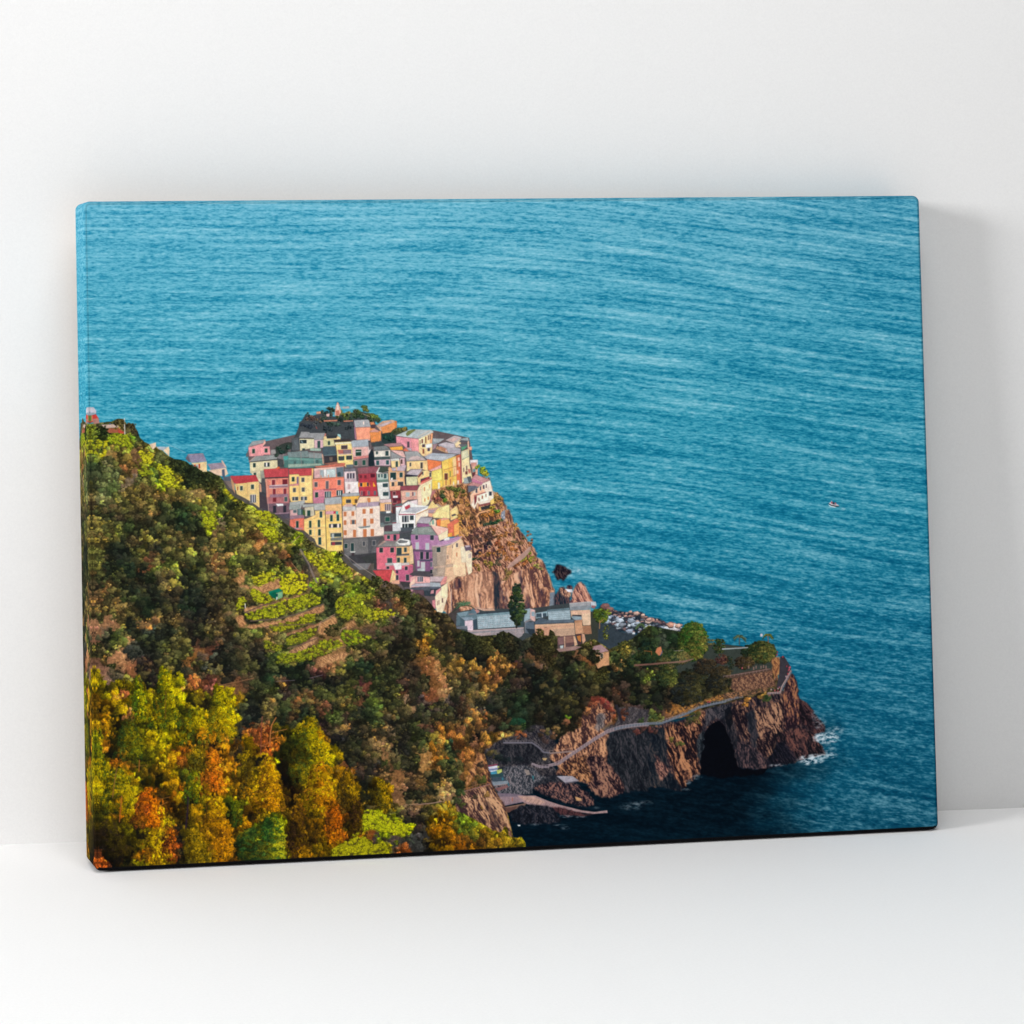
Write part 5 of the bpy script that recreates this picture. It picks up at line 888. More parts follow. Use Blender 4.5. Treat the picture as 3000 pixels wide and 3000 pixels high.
V2 = '''
// terrace garden and orange tower behind
#c8a088 110 215 200 150 330 130 400 150 400 210 250 260 180 300 150 260
#b0a8b8 120 215 200 185 320 150 330 170 200 225
#e08c50 180 240 330 180 400 160 402 230 370 270 330 310 200 330
#d87c40 372 150 400 150 402 240 378 255
#e08848 20 300 145 300 180 420 140 440 35 440
#c4908c 25 290 90 255 150 290 145 305 30 308
#e0884c 145 290 180 290 180 400 150 430
#24383a 180 330 300 310 390 360 395 470 250 480 190 450
#3c4834 380 250 480 240 560 270 530 310 400 350 300 320
#36444a 40 470 120 440 190 440 240 480 200 500 60 510
// pink roof terrace house
#a8bcc4 385 355 580 270 660 265 900 280 925 305 720 400 590 385
#a0b4c0 540 300 880 285 740 390 600 375
#c8ccd0 740 370 900 300 925 305 735 400
l #e4c8b0 1.6 700 370 880 275
#6c7a44 530 330 560 290 650 265 670 275 570 350 545 360
#d4889c 390 365 590 390 712 402 718 600 560 560 480 480 398 470
#dd8f98 600 392 712 404 718 600 620 570
W #4a4450 548 440 580 525
#f2cf96 712 402 900 318 912 420 900 590 790 650 760 640 715 590
#f8dfb0 712 402 800 362 800 480 720 500
#e8a070 870 330 912 320 905 460 870 470
w #7c4c3c 750 405 772 465 842 352 855 418 866 342 880 410
W #8c5c3c 725 420 738 475 802 375 820 460
#f4f0f4 810 480 895 465 898 520 815 535
W #4a3c50 760 478 800 520 835 530 870 575
W #8c4834 765 545 790 610
#f0b8a0 790 640 900 590 905 620 800 655
// red/purple mid left
#a07880 215 480 300 465 460 460 480 500 300 515 230 490
#f0a840 300 520 480 505 490 560 320 560
#d86c54 490 560 520 530 600 570 560 580 500 575
#a4a4b4 540 540 600 530 610 570 570 570
// white house left
#6c7880 70 515 250 498 300 555 85 572
#cfd0cc 78 575 310 560 312 690 85 695
w #284448 108 580 134 618 240 572 285 640
#3c5054 80 660 305 650 308 690 82 700
#bca0b4 80 700 310 690 315 780 90 780
w #22505a 110 710 152 772 250 705 290 765
// roofs centre
#d8b0b0 310 560 490 575 530 665 480 660
#848c94 315 575 480 660 525 668 430 675 320 680
#9098a0 510 580 690 575 815 700 540 720
#b8a8ac 560 700 600 650 700 640 815 700
#c8d0d4 310 685 430 675 440 710 318 715
#f0cc90 318 715 440 705 450 800 330 810
w #284844 385 720 418 805
#c8a0b0 440 680 510 670 520 780 455 790
w #5c4040 455 692 482 755
#a8a0b4 300 815 400 812 400 850 305 860
#b4a4b8 400 800 520 770 535 780 510 860 395 855
#e4a880 280 820 300 790 330 830 340 860 290 870
#e4a878 385 800 405 800 405 850 390 850
#f0c88c 540 722 840 705 840 860 760 830 600 830 560 860 545 850
w #4a4644 582 738 604 790 736 735 768 820
#f4d8a0 540 860 600 830 580 800 545 800
// red shutter block left edge, then pale green
#8a4c5c 0 795 150 800 108 890 0 890
#a43848 0 890 108 890 112 1000 0 1000
#b43444 0 1000 112 1000 130 1215 0 1215
W #501c2c 30 900 92 948
#eca02c 65 1005 108 1080 110 1075 65 1080
#e0983c 10 1010 26 1075 20 1080 8 1070
W #5c6474 0 1140 20 1200 75 1138 108 1198
#c8ccd0 108 880 150 800 280 830 275 870 120 900
#3c4a44 140 870 170 790 270 800 280 860 200 880
#9ab4b4 118 900 275 885 282 1010 125 1015
w #2c5058 138 900 160 948 180 898 200 945 218 895 255 960
#5c8078 120 985 280 975 282 1005 125 1015
#cfd6da 118 1020 282 1010 300 1250 150 1260
w #2c4850 202 1032 275 1085 205 1155 282 1208
#9aa4b4 280 1010 300 1010 305 1250 290 1250
// cream/peach building
#e4b080 278 860 510 855 520 960 525 1060 450 1080 450 1130 300 1130
#dcac84 290 870 500 865 510 960 295 970
w #1f3c40 308 878 390 980
w #24484c 440 878 484 945
#c8b8c4 300 990 410 985 410 1000 300 1005
#e8e0e0 315 955 345 950 345 980 315 985
w #3c4048 328 1015 365 1072 415 1010 492 1070
#e4a888 290 1075 450 1060 450 1130 305 1135
#8c3440 308 1140 452 1130 460 1330 340 1340
w #4c2834 345 1150 382 1195 345 1270 400 1310
#e0e4f0 345 1205 415 1205 415 1240 345 1240
#5c2434 345 1240 455 1235 455 1275 345 1275
// green house with slate roof and terrace
#a8a4b4 535 900 600 835 765 830 700 925
#b0a8b8 560 880 620 838 760 832 700 910
#22283c 515 908 700 920 700 935 520 938
#c8cca4 528 940 690 935 692 1060 535 1060
#3c3c44 510 930 530 940 535 1060 515 1040
#f0cc88 690 935 760 850 850 850 900 900 895 970 760 1060 700 1050
w #4a5050 752 865 776 915 862 880 888 940
#7c3c44 700 930 760 860 765 880 710 960
#f4cc90 700 960 760 900 770 910 730 970
#4a3448 740 970 860 935 870 960 735 1020
#c83c44 745 1005 780 985 800 975 850 935 862 945 790 1000 745 1020
#d8786c 720 1035 890 950 895 970 770 1050
#e8a898 705 1020 770 1045 770 1060 710 1050
// big yellow row
#9aa8bc 790 655 905 600 1240 620 1270 610 1070 720 830 690
#a8b4c4 860 640 1220 640 1080 712 850 685
#e47848 830 692 1030 720 1030 810 900 850 845 850
#d8a0a4 850 850 1030 765 1030 820 900 860
#f4d060 895 860 1035 815 1060 1060 1000 1110 900 1115
#f8dc70 910 870 1030 830 1040 980 915 1000
#f0c850 900 990 1040 985 1050 1080 905 1110
#f4c85c 1035 720 1240 640 1250 1060 1060 1090
#ecb850 1130 700 1180 680 1200 1070 1140 1080
#f0c890 1190 690 1240 640 1250 900 1200 920
w #6c3c30 1075 890 1122 980
W #8c9848 1148 860 1166 940
l #c88050 1.6 1070 840 1240 790
W #d8a078 1210 820 1225 940
W #b06c44 1088 985 1106 1060 1152 970 1168 1060
l #c89060 1.4 1130 950 1280 900
#d87048 1240 640 1305 615 1325 1040 1250 1060
w #e8c8b8 1268 670 1288 710 1278 740 1296 790 1255 850 1270 890
#b05058 1290 620 1308 615 1325 1030 1305 1040
#f8f0dc 980 1020 1010 1020 1010 1110 985 1110
#e0b070 1060 1060 1320 1030 1320 1045 1000 1130
#f4dcc8 1195 1010 1212 1005 1212 1055 1195 1060
#f4dcc8 1255 990 1280 985 1282 1045 1258 1050
// cream building right of it
#e4d4a4 1312 580 1420 540 1430 760 1470 960 1360 1000 1325 1030
#c8ccb0 1318 580 1400 560 1420 660 1325 690
#4a9878 1310 520 1390 480 1400 510 1320 575
#8c9c8c 1325 690 1420 650 1422 640 1330 700
w #7c6458 1340 810 1355 870 1380 780 1398 850
W #6c3c3c 1370 860 1402 905
#90a0a8 1348 960 1440 940 1460 1010 1420 1030 1350 1035
#4a5460 1395 940 1445 930 1460 1000 1420 1020
#c8786c 1405 830 1440 830 1445 880 1420 890
// roofs at the back right
#a0a4b4 985 480 1090 445 1215 470 1235 525 1305 540 1300 620 1200 610 1100 600 1050 570
#b4b0c0 1000 480 1090 450 1210 475 1220 520 1140 540
#98a8b4 905 395 1080 400 990 460 915 460
#7c8c9c 905 395 920 440 990 460 920 480 900 470
#987c88 915 480 980 470 950 530 900 560
#b4b0bc 1090 420 1215 355 1300 375 1320 390 1215 470
#c4a8a8 1110 420 1215 380 1280 390 1200 450
#d8c4ac 1215 470 1300 400 1310 520 1235 525
#f0d0a0 1225 480 1300 420 1310 460 1240 520
#505a68 1290 430 1400 430 1390 450 1290 450
#90a4b0 1310 400 1410 380 1420 430 1300 420
#5c6470 1280 480 1380 470 1385 500 1310 520
#dcb8a4 1400 440 1420 430 1425 540 1405 540
#b8906c 950 540 1090 600 1130 605 1100 540 970 505
#b07860 960 530 1020 505 1110 545 1100 580
#c8a0a0 1085 550 1110 545 1110 590 1090 590
#e89c84 1420 515 1460 510 1465 560 1425 560
#a4a0b4 1110 560 1290 560 1300 600 1210 610
// right tower house
#d8d8e4 1435 700 1545 695 1548 730 1545 900 1530 900 1530 760 1440 760
#c08880 1450 740 1530 735 1530 790 1455 800
#d8a894 1465 790 1550 780 1545 910 1470 920
#5c8c9c 1475 830 1515 825 1510 870 1475 870
#603038 1470 880 1515 870 1500 930 1470 940
// pink right houses
#c8909c 1470 950 1510 905 1720 985 1640 1015 1600 1040 1480 990
#bc8890 1475 950 1515 910 1710 985 1640 1010
#b87094 1462 960 1620 1025 1610 1060 1500 1040 1465 1020
#f4d8cc 1620 1030 1720 990 1740 1080 1770 1200 1770 1290 1580 1330 1540 1300 1500 1400 1440 1330 1440 1200 1500 1130
#e8b89c 1440 1200 1560 1090 1640 1060 1650 1150 1500 1220 1450 1340
#c0888c 1430 1040 1480 1015 1610 1050 1540 1085 1420 1060
#5c6478 1405 1070 1500 1065 1560 1085 1470 1140 1410 1160
w #4a4858 1515 1105 1540 1165 1575 1075 1592 1130 1618 1055 1640 1110
W #6c4450 1658 1040 1672 1095
w #8c5850 1600 1200 1622 1250 1555 1235 1572 1280
W #303848 1705 1150 1742 1205
l #a84c4c 2 1490 1210 1660 1155
#7c3038 1495 1220 1530 1210 1525 1290 1500 1340
w #a06048 1650 1170 1668 1225
#f8e8dc 1560 1200 1700 1150 1700 1270 1580 1300
W #a06850 1600 1205 1620 1250 1655 1180 1668 1225
#8c4c4c 1555 1340 1720 1300 1715 1325 1560 1360
#f0c868 1720 1280 1770 1240 1780 1310 1730 1340
#303438 1590 1370 1680 1350 1730 1330 1700 1390 1600 1405
#e8b45c 1560 1360 1580 1360 1590 1420 1570 1420
// slate barrels, pink white house
#984c5c 445 1130 460 1070 715 1058 690 1130
#8c4454 455 1075 710 1062 690 1125 450 1128
#d4a494 455 1135 690 1130 695 1250 470 1270
#c8948c 460 1225 700 1215 700 1255 465 1270
w #9cb4bc 530 1160 580 1220
w #6c3c4c 618 1155 636 1208
W #9cb4bc 640 1155 662 1208
#f6d8b0 690 1130 725 1060 900 970 890 1110 895 1200 850 1320 740 1400 700 1350
#fae0b4 760 1070 890 1000 890 1180 840 1330 760 1370
#f0b870 855 1050 875 1040 872 1090 860 1100
w #d08c44 785 1085 800 1140 788 1245 805 1290
W #d89048 835 1220 855 1265
#f2ccb8 690 1130 740 1120 760 1380 700 1360
#e8b8a0 470 1270 560 1265 480 1320 465 1310
#d8ccd8 560 1290 690 1260 700 1360 650 1350 580 1330
// yellow little house
#b47880 870 1240 900 1140 990 1130 930 1270 880 1290
#a8646c 895 1160 985 1140 970 1170 890 1200
#f0d088 890 1290 930 1260 1140 1300 1150 1520 1080 1490 960 1480 850 1500 830 1390
#f4dc98 1000 1380 1140 1320 1148 1500 1050 1480
#c89c90 830 1390 1000 1370 960 1400 940 1450 840 1460
#a08c9c 840 1410 940 1405 910 1455 850 1450
#e8a888 840 1450 940 1460 900 1510 850 1500
#f4d894 900 1480 1000 1400 1140 1440 1150 1530 920 1520
#b8a090 950 1320 1130 1310 1140 1330 1000 1370
// white house with terrace
#587078 380 1330 470 1310 480 1340 450 1355 385 1360
#d4e0ec 385 1360 480 1350 440 1420 420 1500 440 1690 345 1700 335 1600 390 1590
#b8384c 380 1356 470 1352 470 1362 382 1366
#f4e8ec 480 1335 560 1285 700 1340 850 1350 830 1400 670 1480 430 1470 450 1420
#a8b0c0 460 1440 560 1370 700 1370 840 1360 660 1450 600 1440
#b83a4c 500 1370 580 1330 590 1370 540 1400 510 1400
#e8e4ec 480 1335 500 1330 530 1420 470 1440
#b8405c 430 1468 660 1465 660 1475 432 1480
#e8f0f4 420 1480 665 1475 665 1640 700 1600 640 1700 440 1700
w #2a3440 475 1492 565 1580
w #30444c 585 1488 638 1550
W #d8e4ec 498 1490 508 1580 540 1490 550 1580
w #28343c 478 1605 638 1685
W #d8e8ec 508 1605 518 1685 552 1605 562 1685
#485460 455 1660 640 1650 600 1720 460 1730
#f8d8c8 665 1480 850 1400 840 1500 740 1510 680 1600 665 1640
#f0b078 670 1465 830 1395 832 1405 672 1478
// left white tall building etc
#e4c4ac 0 1220 155 1215 160 1300 0 1300
W #d88440 0 1240 28 1292
#a092ac 0 1300 150 1290 140 1355 0 1360
#dccdc6 0 1360 160 1350 165 1640 215 1640 220 1790 0 1800
W #bc6c44 18 1390 60 1455 20 1530 72 1600 28 1675 76 1780
#c8b4bc 160 1262 320 1250 322 1300 162 1310
#f0b478 162 1310 325 1300 330 1420 165 1430
w #5c4c5c 232 1325 322 1415
W #e8e0e8 250 1325 258 1415 276 1325 284 1415 302 1325 310 1415
#4c5c68 165 1430 330 1420 335 1480 170 1485
#e4ecf4 248 1425 315 1420 315 1450 250 1455
#e86c50 325 1410 355 1408 355 1445 328 1448
#4a3038 335 1360 385 1360 380 1580 340 1580
#7c8c8c 168 1490 330 1485 335 1600 320 1620 170 1640
w #1f5048 240 1508 302 1570
#5c6c70 170 1590 330 1580 330 1620 172 1640
#54404c 215 1640 340 1620 345 1700 220 1705
#5c6c74 325 1560 390 1555 390 1590 330 1590
W #d0d0d8 178 1690 208 1720
// purple house
#a4a4b4 680 1590 740 1510 905 1515 850 1605
#8c5488 690 1600 850 1605 880 1630 860 1660 690 1650
#f2ccb4 850 1600 930 1530 960 1560 950 1650 880 1630
w #6ca494 898 1552 926 1612 860 1580 878 1620
#748888 590 1745 660 1655 880 1640 975 1770 650 1755
#869494 700 1660 870 1650 930 1720 700 1740
#e8b8ac 885 1635 1110 1665 1130 1690 990 1770
#d8587c 880 1632 890 1635 985 1765 975 1768
#a06ca4 600 1755 970 1775 975 1932 620 1932
#b078a8 640 1770 870 1775 900 1932 640 1932
w #303848 660 1762 700 1825 885 1772 935 1830
w #a8b8c8 660 1870 705 1932 808 1875 852 1932
#c88090 935 1775 985 1770 990 1890 940 1850
#f4d4b8 990 1780 1110 1700 1115 1800 1020 1840
// orange houses by the cliff
#f4b878 960 1560 1010 1530 1140 1530 1140 1580 1130 1660 1000 1640
#e87c44 960 1560 1010 1560 1010 1640 970 1640
#f0a050 1030 1590 1140 1560 1160 1570 1150 1670 1040 1640
#e0988c 1010 1560 1050 1520 1140 1530 1140 1555 1020 1570
W #5c4c5c 1080 1595 1108 1650
#f0c484 1150 1420 1250 1340 1310 1460 1290 1500 1160 1560
#f4d088 1160 1440 1270 1370 1280 1500 1180 1520
#4a4450 1175 1480 1220 1462 1245 1480 1180 1500
#d87860 1110 1600 1270 1520 1300 1540 1220 1620
#d86840 1150 1640 1215 1610 1220 1780 1150 1790
#f0a858 1215 1610 1285 1570 1290 1700 1230 1780
w #5c5858 1235 1600 1262 1650
w #4c9c80 1228 1715 1268 1765
#5c3448 1115 1700 1170 1690 1170 1740 1115 1740
#f0b060 1110 1760 1170 1730 1170 1790 1120 1790
// purple terrace
#b088b8 880 1890 990 1830 1200 1800 1330 1770 1200 1880 1000 1932 890 1932
#ecc8c8 900 1860 940 1850 960 1880 930 1920 905 1900
#f0e8f0 1060 1810 1140 1790 1150 1830 1080 1860
#3c4058 1000 1840 1060 1830 1060 1860 1010 1865
#e8d0c8 880 1900 990 1932 1100 1932 1300 1800 1335 1790 1340 1800 1180 1920 1150 1932 880 1932
'''
V3 = '''
#ecc878 150 380 300 370 450 250 470 820 440 800 330 740 300 660 220 600 150 540
#f0c86c 455 190 470 250 690 300 700 840 640 860 560 850 470 820
#e4bc78 150 385 460 255 468 300 150 420
#dcb078 450 180 680 165 690 350 455 370
#d86c58 0 375 148 360 150 540 60 500 0 480
w #22423c 38 405 75 500
W #9c7c94 40 505 130 518
w #24484c 372 268 408 355
w #1c4844 520 320 556 410 612 312 648 402
#cc94a4 455 268 570 260 570 305 455 312
#c82850 570 268 598 264 598 298 572 300
#50c0b8 602 268 632 264 632 308 604 308
w #22443c 222 402 256 500 345 390 378 490 222 530 258 600 350 520 386 610
w #1f4448 352 635 394 740
l #c89870 1.2 190 510 430 490
l #c89870 1.2 220 625 430 610
l #b08c74 1.2 340 745 435 745
w #28303c 505 448 670 500
W #e4dcd8 530 450 560 500 618 445 648 498
#e8c480 500 520 680 510 680 570 510 575
w #30444c 525 578 680 630
#a8b4b8 540 585 575 580 578 670 540 670
#6c7474 525 650 690 630 690 680 528 685
w #3c3c44 530 700 685 745
W #8c3444 545 702 590 748
l #6c5844 1.6 450 250 470 830
l #6c5844 1.6 690 160 706 860
#dcc8bc 700 250 890 240 900 640 706 650
#ded0ca 890 205 1220 185 1230 480 1280 480 1282 610 900 640
#a092ac 890 200 920 150 1205 130 1205 190 900 212
#e8c4a8 880 180 940 60 1220 60 1205 130 920 150 890 200
W #c87848 1045 80 1090 140
l #d8c8cc 1.8 1048 120 1050 195
#e8b048 690 60 900 50 940 40 880 170 800 180 690 160
w #3a4048 745 100 815 150
W #5c4838 868 95 905 150
#b8bcc4 700 195 880 195 885 250 702 262
#c8a8a8 740 165 830 160 850 200 700 200
#98a4b2 695 15 930 5 940 45 700 58
W #c07044 712 275 750 338 822 268 860 332 712 395 750 460 808 390 824 452 868 388 884 450 712 535 754 604 844 530 886 634 978 235 1022 304 1080 230 1124 300 988 370 1030 480 1085 370 1134 442 986 520 1036 632 1092 518 1140 620
W #48505c 828 390 866 450
#70848c 915 490 1085 470 1080 492 950 508
#b89c90 706 640 900 635 900 645 1282 605 1282 618 706 655
// grey stone base
#5d6068 705 655 1280 615 1220 680 1170 770 1180 1100 1130 1100 1080 1000 830 1010 720 880
#686b70 720 670 1050 640 1060 860 760 880
#4c5058 1060 640 1275 620 1190 700 1120 780 1080 900 1060 800
w #1f3c40 720 728 765 790 812 720 855 830
w #3c4450 980 695 1014 758 1116 685 1162 748
#3c3038 820 860 860 855 860 940 825 930
#c8d0d4 795 835 880 835 870 850 810 852
#3a3c44 780 900 1180 850 1180 1100 1000 1000 830 1000
#343a3c 960 920 1170 860 1180 1060 1120 1100
#6c7078 830 1010 1095 1000 1050 1090 930 1095
#8c6c70 1095 1000 1100 1010 1060 1090 1048 1088
#55504c 1100 1010 1140 1000 1140 1110 1060 1090
// mid gray house
#4a5058 1230 300 1450 300 1450 480 1230 480
w #1f5048 1300 350 1362 412
#5c7078 1230 430 1280 425 1285 470 1235 475
#6c7c80 1235 460 1400 430 1400 480 1235 490
#54404c 1290 470 1400 460 1400 545 1300 555
#5c6c74 1395 400 1455 395 1455 430 1395 435
#b8384c 1395 430 1455 425 1455 434 1396 440
#c4ccda 1400 440 1510 435 1510 550 1402 555
#4a4c58 1500 560 1660 540 1660 640 1500 650
#687c7c 1275 595 1290 552 1500 548 1500 585
#c06480 1282 600 1500 588 1520 690 1290 690
w #1f4448 1325 608 1365 660
W #1f3a44 1415 600 1455 680
#404850 1500 590 1660 560 1680 660 1500 680
// pink house with yellow half
#7c7c80 1172 770 1270 680 1450 690 1440 765
#b0948c 1270 690 1300 680 1310 700 1190 765
#8c9494 1440 700 1500 650 1680 690 1640 755 1440 770
#e4e8ec 1450 710 1500 660 1550 650 1640 670 1650 740 1560 750 1500 740
#687078 1470 700 1510 670 1620 690 1600 710 1500 720
#3c4450 1550 640 1640 640 1640 670 1560 660
#d4647c 1172 780 1450 770 1455 1000 1650 1010 1690 1030 1680 1290 1510 1280 1490 1250 1440 1240 1420 1100 1180 1090
#b85880 1450 1100 1690 1040 1685 1290 1500 1280
#e0b070 1450 770 1640 765 1690 800 1700 1010 1640 1020 1460 1000
#d8c098 1640 765 1690 740 1700 1000 1650 1020
w #28383c 1215 785 1266 852 1370 782 1422 850
w #2c4448 1460 785 1530 885 1565 780 1602 845
w #30484c 1326 930 1396 1010
w #284444 1466 925 1506 990 1562 925 1600 1000
#48505c 1455 880 1635 865 1635 892 1460 900
l #b0a098 1.4 1460 900 1640 890
l #b8c0c4 1.2 1300 1030 1410 1020
#a8a8b0 1300 1000 1410 995 1410 1035 1300 1035
#d8dce4 1405 1000 1528 995 1530 1088 1440 1098 1425 1060
#c0bcc0 1530 1000 1640 990 1640 1030 1530 1035
w #2c3440 1315 1048 1355 1085 1575 1048 1615 1100
w #303c48 1450 1172 1484 1240 1590 1165 1636 1250
#38344a 1450 1100 1480 1110 1480 1150 1450 1140
// big purple house lower part
#a06ca4 1660 600 1932 600 1932 820 1690 800 1665 700
#74507c 1690 820 1932 830 1932 1130 1740 1130 1710 980
#985c90 1710 830 1932 840 1932 960 1740 960
#7c5080 1730 960 1932 970 1932 1140 1750 1130
w #30384c 1724 608 1762 668
w #a8b8c8 1730 710 1772 805 1870 720 1918 810
w #24303c 1792 842 1836 945 1874 845 1916 945
#5c4c6c 1690 810 1932 820 1932 845 1695 835
#484868 1780 950 1932 950 1932 975 1780 970
w #b0bcc8 1806 990 1858 1100 1754 970 1780 1045
#a8b8c4 1750 1080 1860 1070 1860 1120 1760 1130
// red roof and small wall
#c43c48 1120 1105 1400 1095 1360 1270 1280 1250 1180 1180
#c8444c 1150 1110 1395 1100 1370 1210 1200 1180
#ecc48c 1400 1095 1448 1150 1440 1270 1360 1275
#f4d49c 1400 1095 1430 1120 1400 1200 1365 1270
#d8a088 1400 1250 1500 1240 1500 1300 1380 1290
#38383e 1500 1260 1650 1270 1640 1420 1600 1400 1540 1320
#54505c 1560 1340 1650 1330 1640 1400 1590 1390
// lower pink white house
#46444e 1640 1160 1720 1110 1932 1120 1932 1200 1700 1190
#e0a4a8 1650 1200 1720 1180 1932 1200 1932 1280 1720 1290 1680 1310 1650 1340
w #3c4458 1755 1195 1830 1265
W #e0d8e4 1772 1195 1782 1265 1800 1195 1808 1265
#f0c4b4 1640 1300 1720 1200 1720 1280 1650 1370
#d8a4b0 1680 1300 1932 1290 1932 1330 1660 1345
#a8a8bc 1660 1330 1720 1290 1932 1285 1932 1330
#4a5464 1650 1350 1932 1335 1932 1400 1660 1380
#2f3c48 1840 1390 1932 1390 1932 1470 1860 1460
#5c4450 1650 1380 1840 1380 1850 1460 1700 1440
#b88494 1650 1370 1700 1380 1640 1440 1600 1410
'''
V4 = '''
#4c4654 0 800 150 790 160 900 0 900
// round stone tower
#d8b494 120 470 260 480 420 440 530 360 560 400 580 480 590 700 610 880 580 900 480 900 330 1010 300 960 140 900 130 700
#a8988c 120 470 260 480 330 470 320 700 300 900 140 900 125 700
#8c8480 120 470 190 478 200 880 140 890 122 700
#f0c8a4 420 450 530 370 580 470 600 860 520 900 440 880 400 700
#f6d8bc 580 480 690 560 690 840 640 880 600 700
#f8dcc4 530 480 590 480 600 700 545 700
#b8a090 150 760 420 720 420 760 160 790
w #585058 465 430 490 485
w #203c40 190 488 244 556
w #8c6c60 408 455 420 500
w #d08858 465 560 484 620
w #a88878 330 600 360 650
w #8c7c88 645 580 652 640 662 575 672 635
W #4c9c84 455 265 492 318
W #5c5050 460 155 488 205
l #d8b0bc 3 130 470 300 455 440 410 550 330
#b088b8 130 440 250 400 420 380 540 330 500 380 300 450 160 460
#f0c4c8 135 420 170 380 190 420 170 440
#a878a8 0 310 215 320 215 430 120 470 120 540 0 545
#985c90 0 545 128 540 130 640 0 650
#84508c 0 650 130 640 140 800 0 800
w #a8b8c8 35 425 78 520
w #28303c 35 562 76 650 95 805 130 860
w #5c6474 92 695 128 765
#5c5474 0 520 128 525 128 550 0 550
#48486c 0 650 130 650 130 672 0 680
w #303848 100 318 150 385
// orange houses
#f0b060 240 110 370 90 380 130 360 200 240 190
#e87440 190 100 250 90 240 190 195 180
#d86c54 340 160 500 90 510 120 430 180 420 330 360 300
#f0a858 435 170 508 130 510 300 440 330
#f0b8b0 115 190 190 180 355 220 350 240 210 320
#f6d8b8 210 320 350 240 350 340 230 400
#e8a040 350 290 410 280 410 330 350 340
#5c5068 580 470 670 460 690 520 600 540
#b4a8bc 590 460 660 460 660 480 600 490
// lower house: roof terraces
#e4a8a8 0 880 60 880 50 1000 0 1010
#f0b890 50 860 80 850 80 990 55 960
#b8a8b4 80 900 310 900 290 975 60 975
#d88c8c 300 900 340 900 320 1000 240 1030 240 990
#98a8b8 0 1000 60 980 240 990 250 1050 0 1050
#505c70 0 1045 250 1050 240 1075 0 1080
#303c48 0 1080 240 1075 170 1180 0 1170
#c88c98 110 1100 150 1090 150 1140 100 1150
#d88c94 180 1100 250 1060 240 1130 170 1200
#f6d8bc 165 1180 250 1090 345 980 345 1180 280 1400 260 1420 190 1400 170 1300
#f8dcb8 250 1050 345 990 340 1180 260 1230
w #8c6450 196 1248 204 1310 216 1238 226 1300
W #6c4c4c 262 1210 280 1270
#c87c8c 125 1240 170 1230 175 1360 130 1350
l #a8a8b4 1.2 395 1080 400 1500
'''

CEM = '''
// graveyard buildings
#66808c 470 1420 740 1380 800 1400 760 1500 700 1520 580 1500 520 1480
#7c98a4 480 1420 640 1390 600 1460 500 1470
#5c7480 470 1440 520 1470 520 1600 465 1600
#48606c 515 1480 590 1530 600 1660 520 1610
#8ca0b0 530 1480 690 1480 720 1510 590 1530
#e8ccd8 585 1530 705 1518 705 1670 630 1665 590 1610
#c88880 640 1440 720 1340 800 1390 760 1430
#d8a890 730 1350 860 1390 1020 1385 1000 1360 860 1360 760 1330
#5c7888 700 1350 640 1430 760 1430 740 1390
#34424e 755 1420 1280 1378 1280 1395 760 1440
#7898a4 750 1440 1280 1395 1290 1430 760 1470
#3c5060 700 1520 760 1510 765 1640 710 1640
#a8bec8 762 1470 1290 1430 1305 1610 770 1645
#b8a0a0 625 1670 1420 1620 1425 1700 1310 1800 1240 1790 950 1780 640 1740
#8c8c94 640 1690 1420 1640 1420 1660 640 1710
#a09498 950 1690 1420 1650 1400 1740 1310 1800 950 1780
l #cbb4b4 2 700 1665 1420 1625
l #b8a4a0 1.6 790 1670 790 1740
l #b8a4a0 1.6 948 1665 950 1780
l #b8a4a0 1.6 1305 1640 1308 1800
#6c7480 460 1610 620 1600 630 1650 470 1640
#3c5058 1300 1500 1420 1500 1420 1620 1310 1620
#98b0bc 1425 1550 1435 1370 1515 1350 1510 1500
#e0b0a8 1515 1355 1582 1375 1585 1530 1570 1540 1510 1500
#8ca4b4 1530 1400 1575 1400 1578 1470 1530 1460
#5c6c7c 1440 1545 1565 1545 1580 1730 1450 1700
#8c8488 1430 1540 1510 1505 1570 1540 1510 1530 1440 1560
#2c3844 1450 1640 1580 1650 1580 1740 1500 1720
l #8c8c94 2 1440 1550 1440 1700
#8ca8b4 1585 1420 1755 1390 1760 1460 1590 1500
#3c5060 1600 1430 1740 1420 1740 1470 1600 1480
l #d8e0e8 3 1680 1415 1685 1480
#66808c 1750 1395 1932 1360 1932 1400 1760 1410
#a8bec8 1765 1410 1932 1395 1932 1530 1775 1530
'''
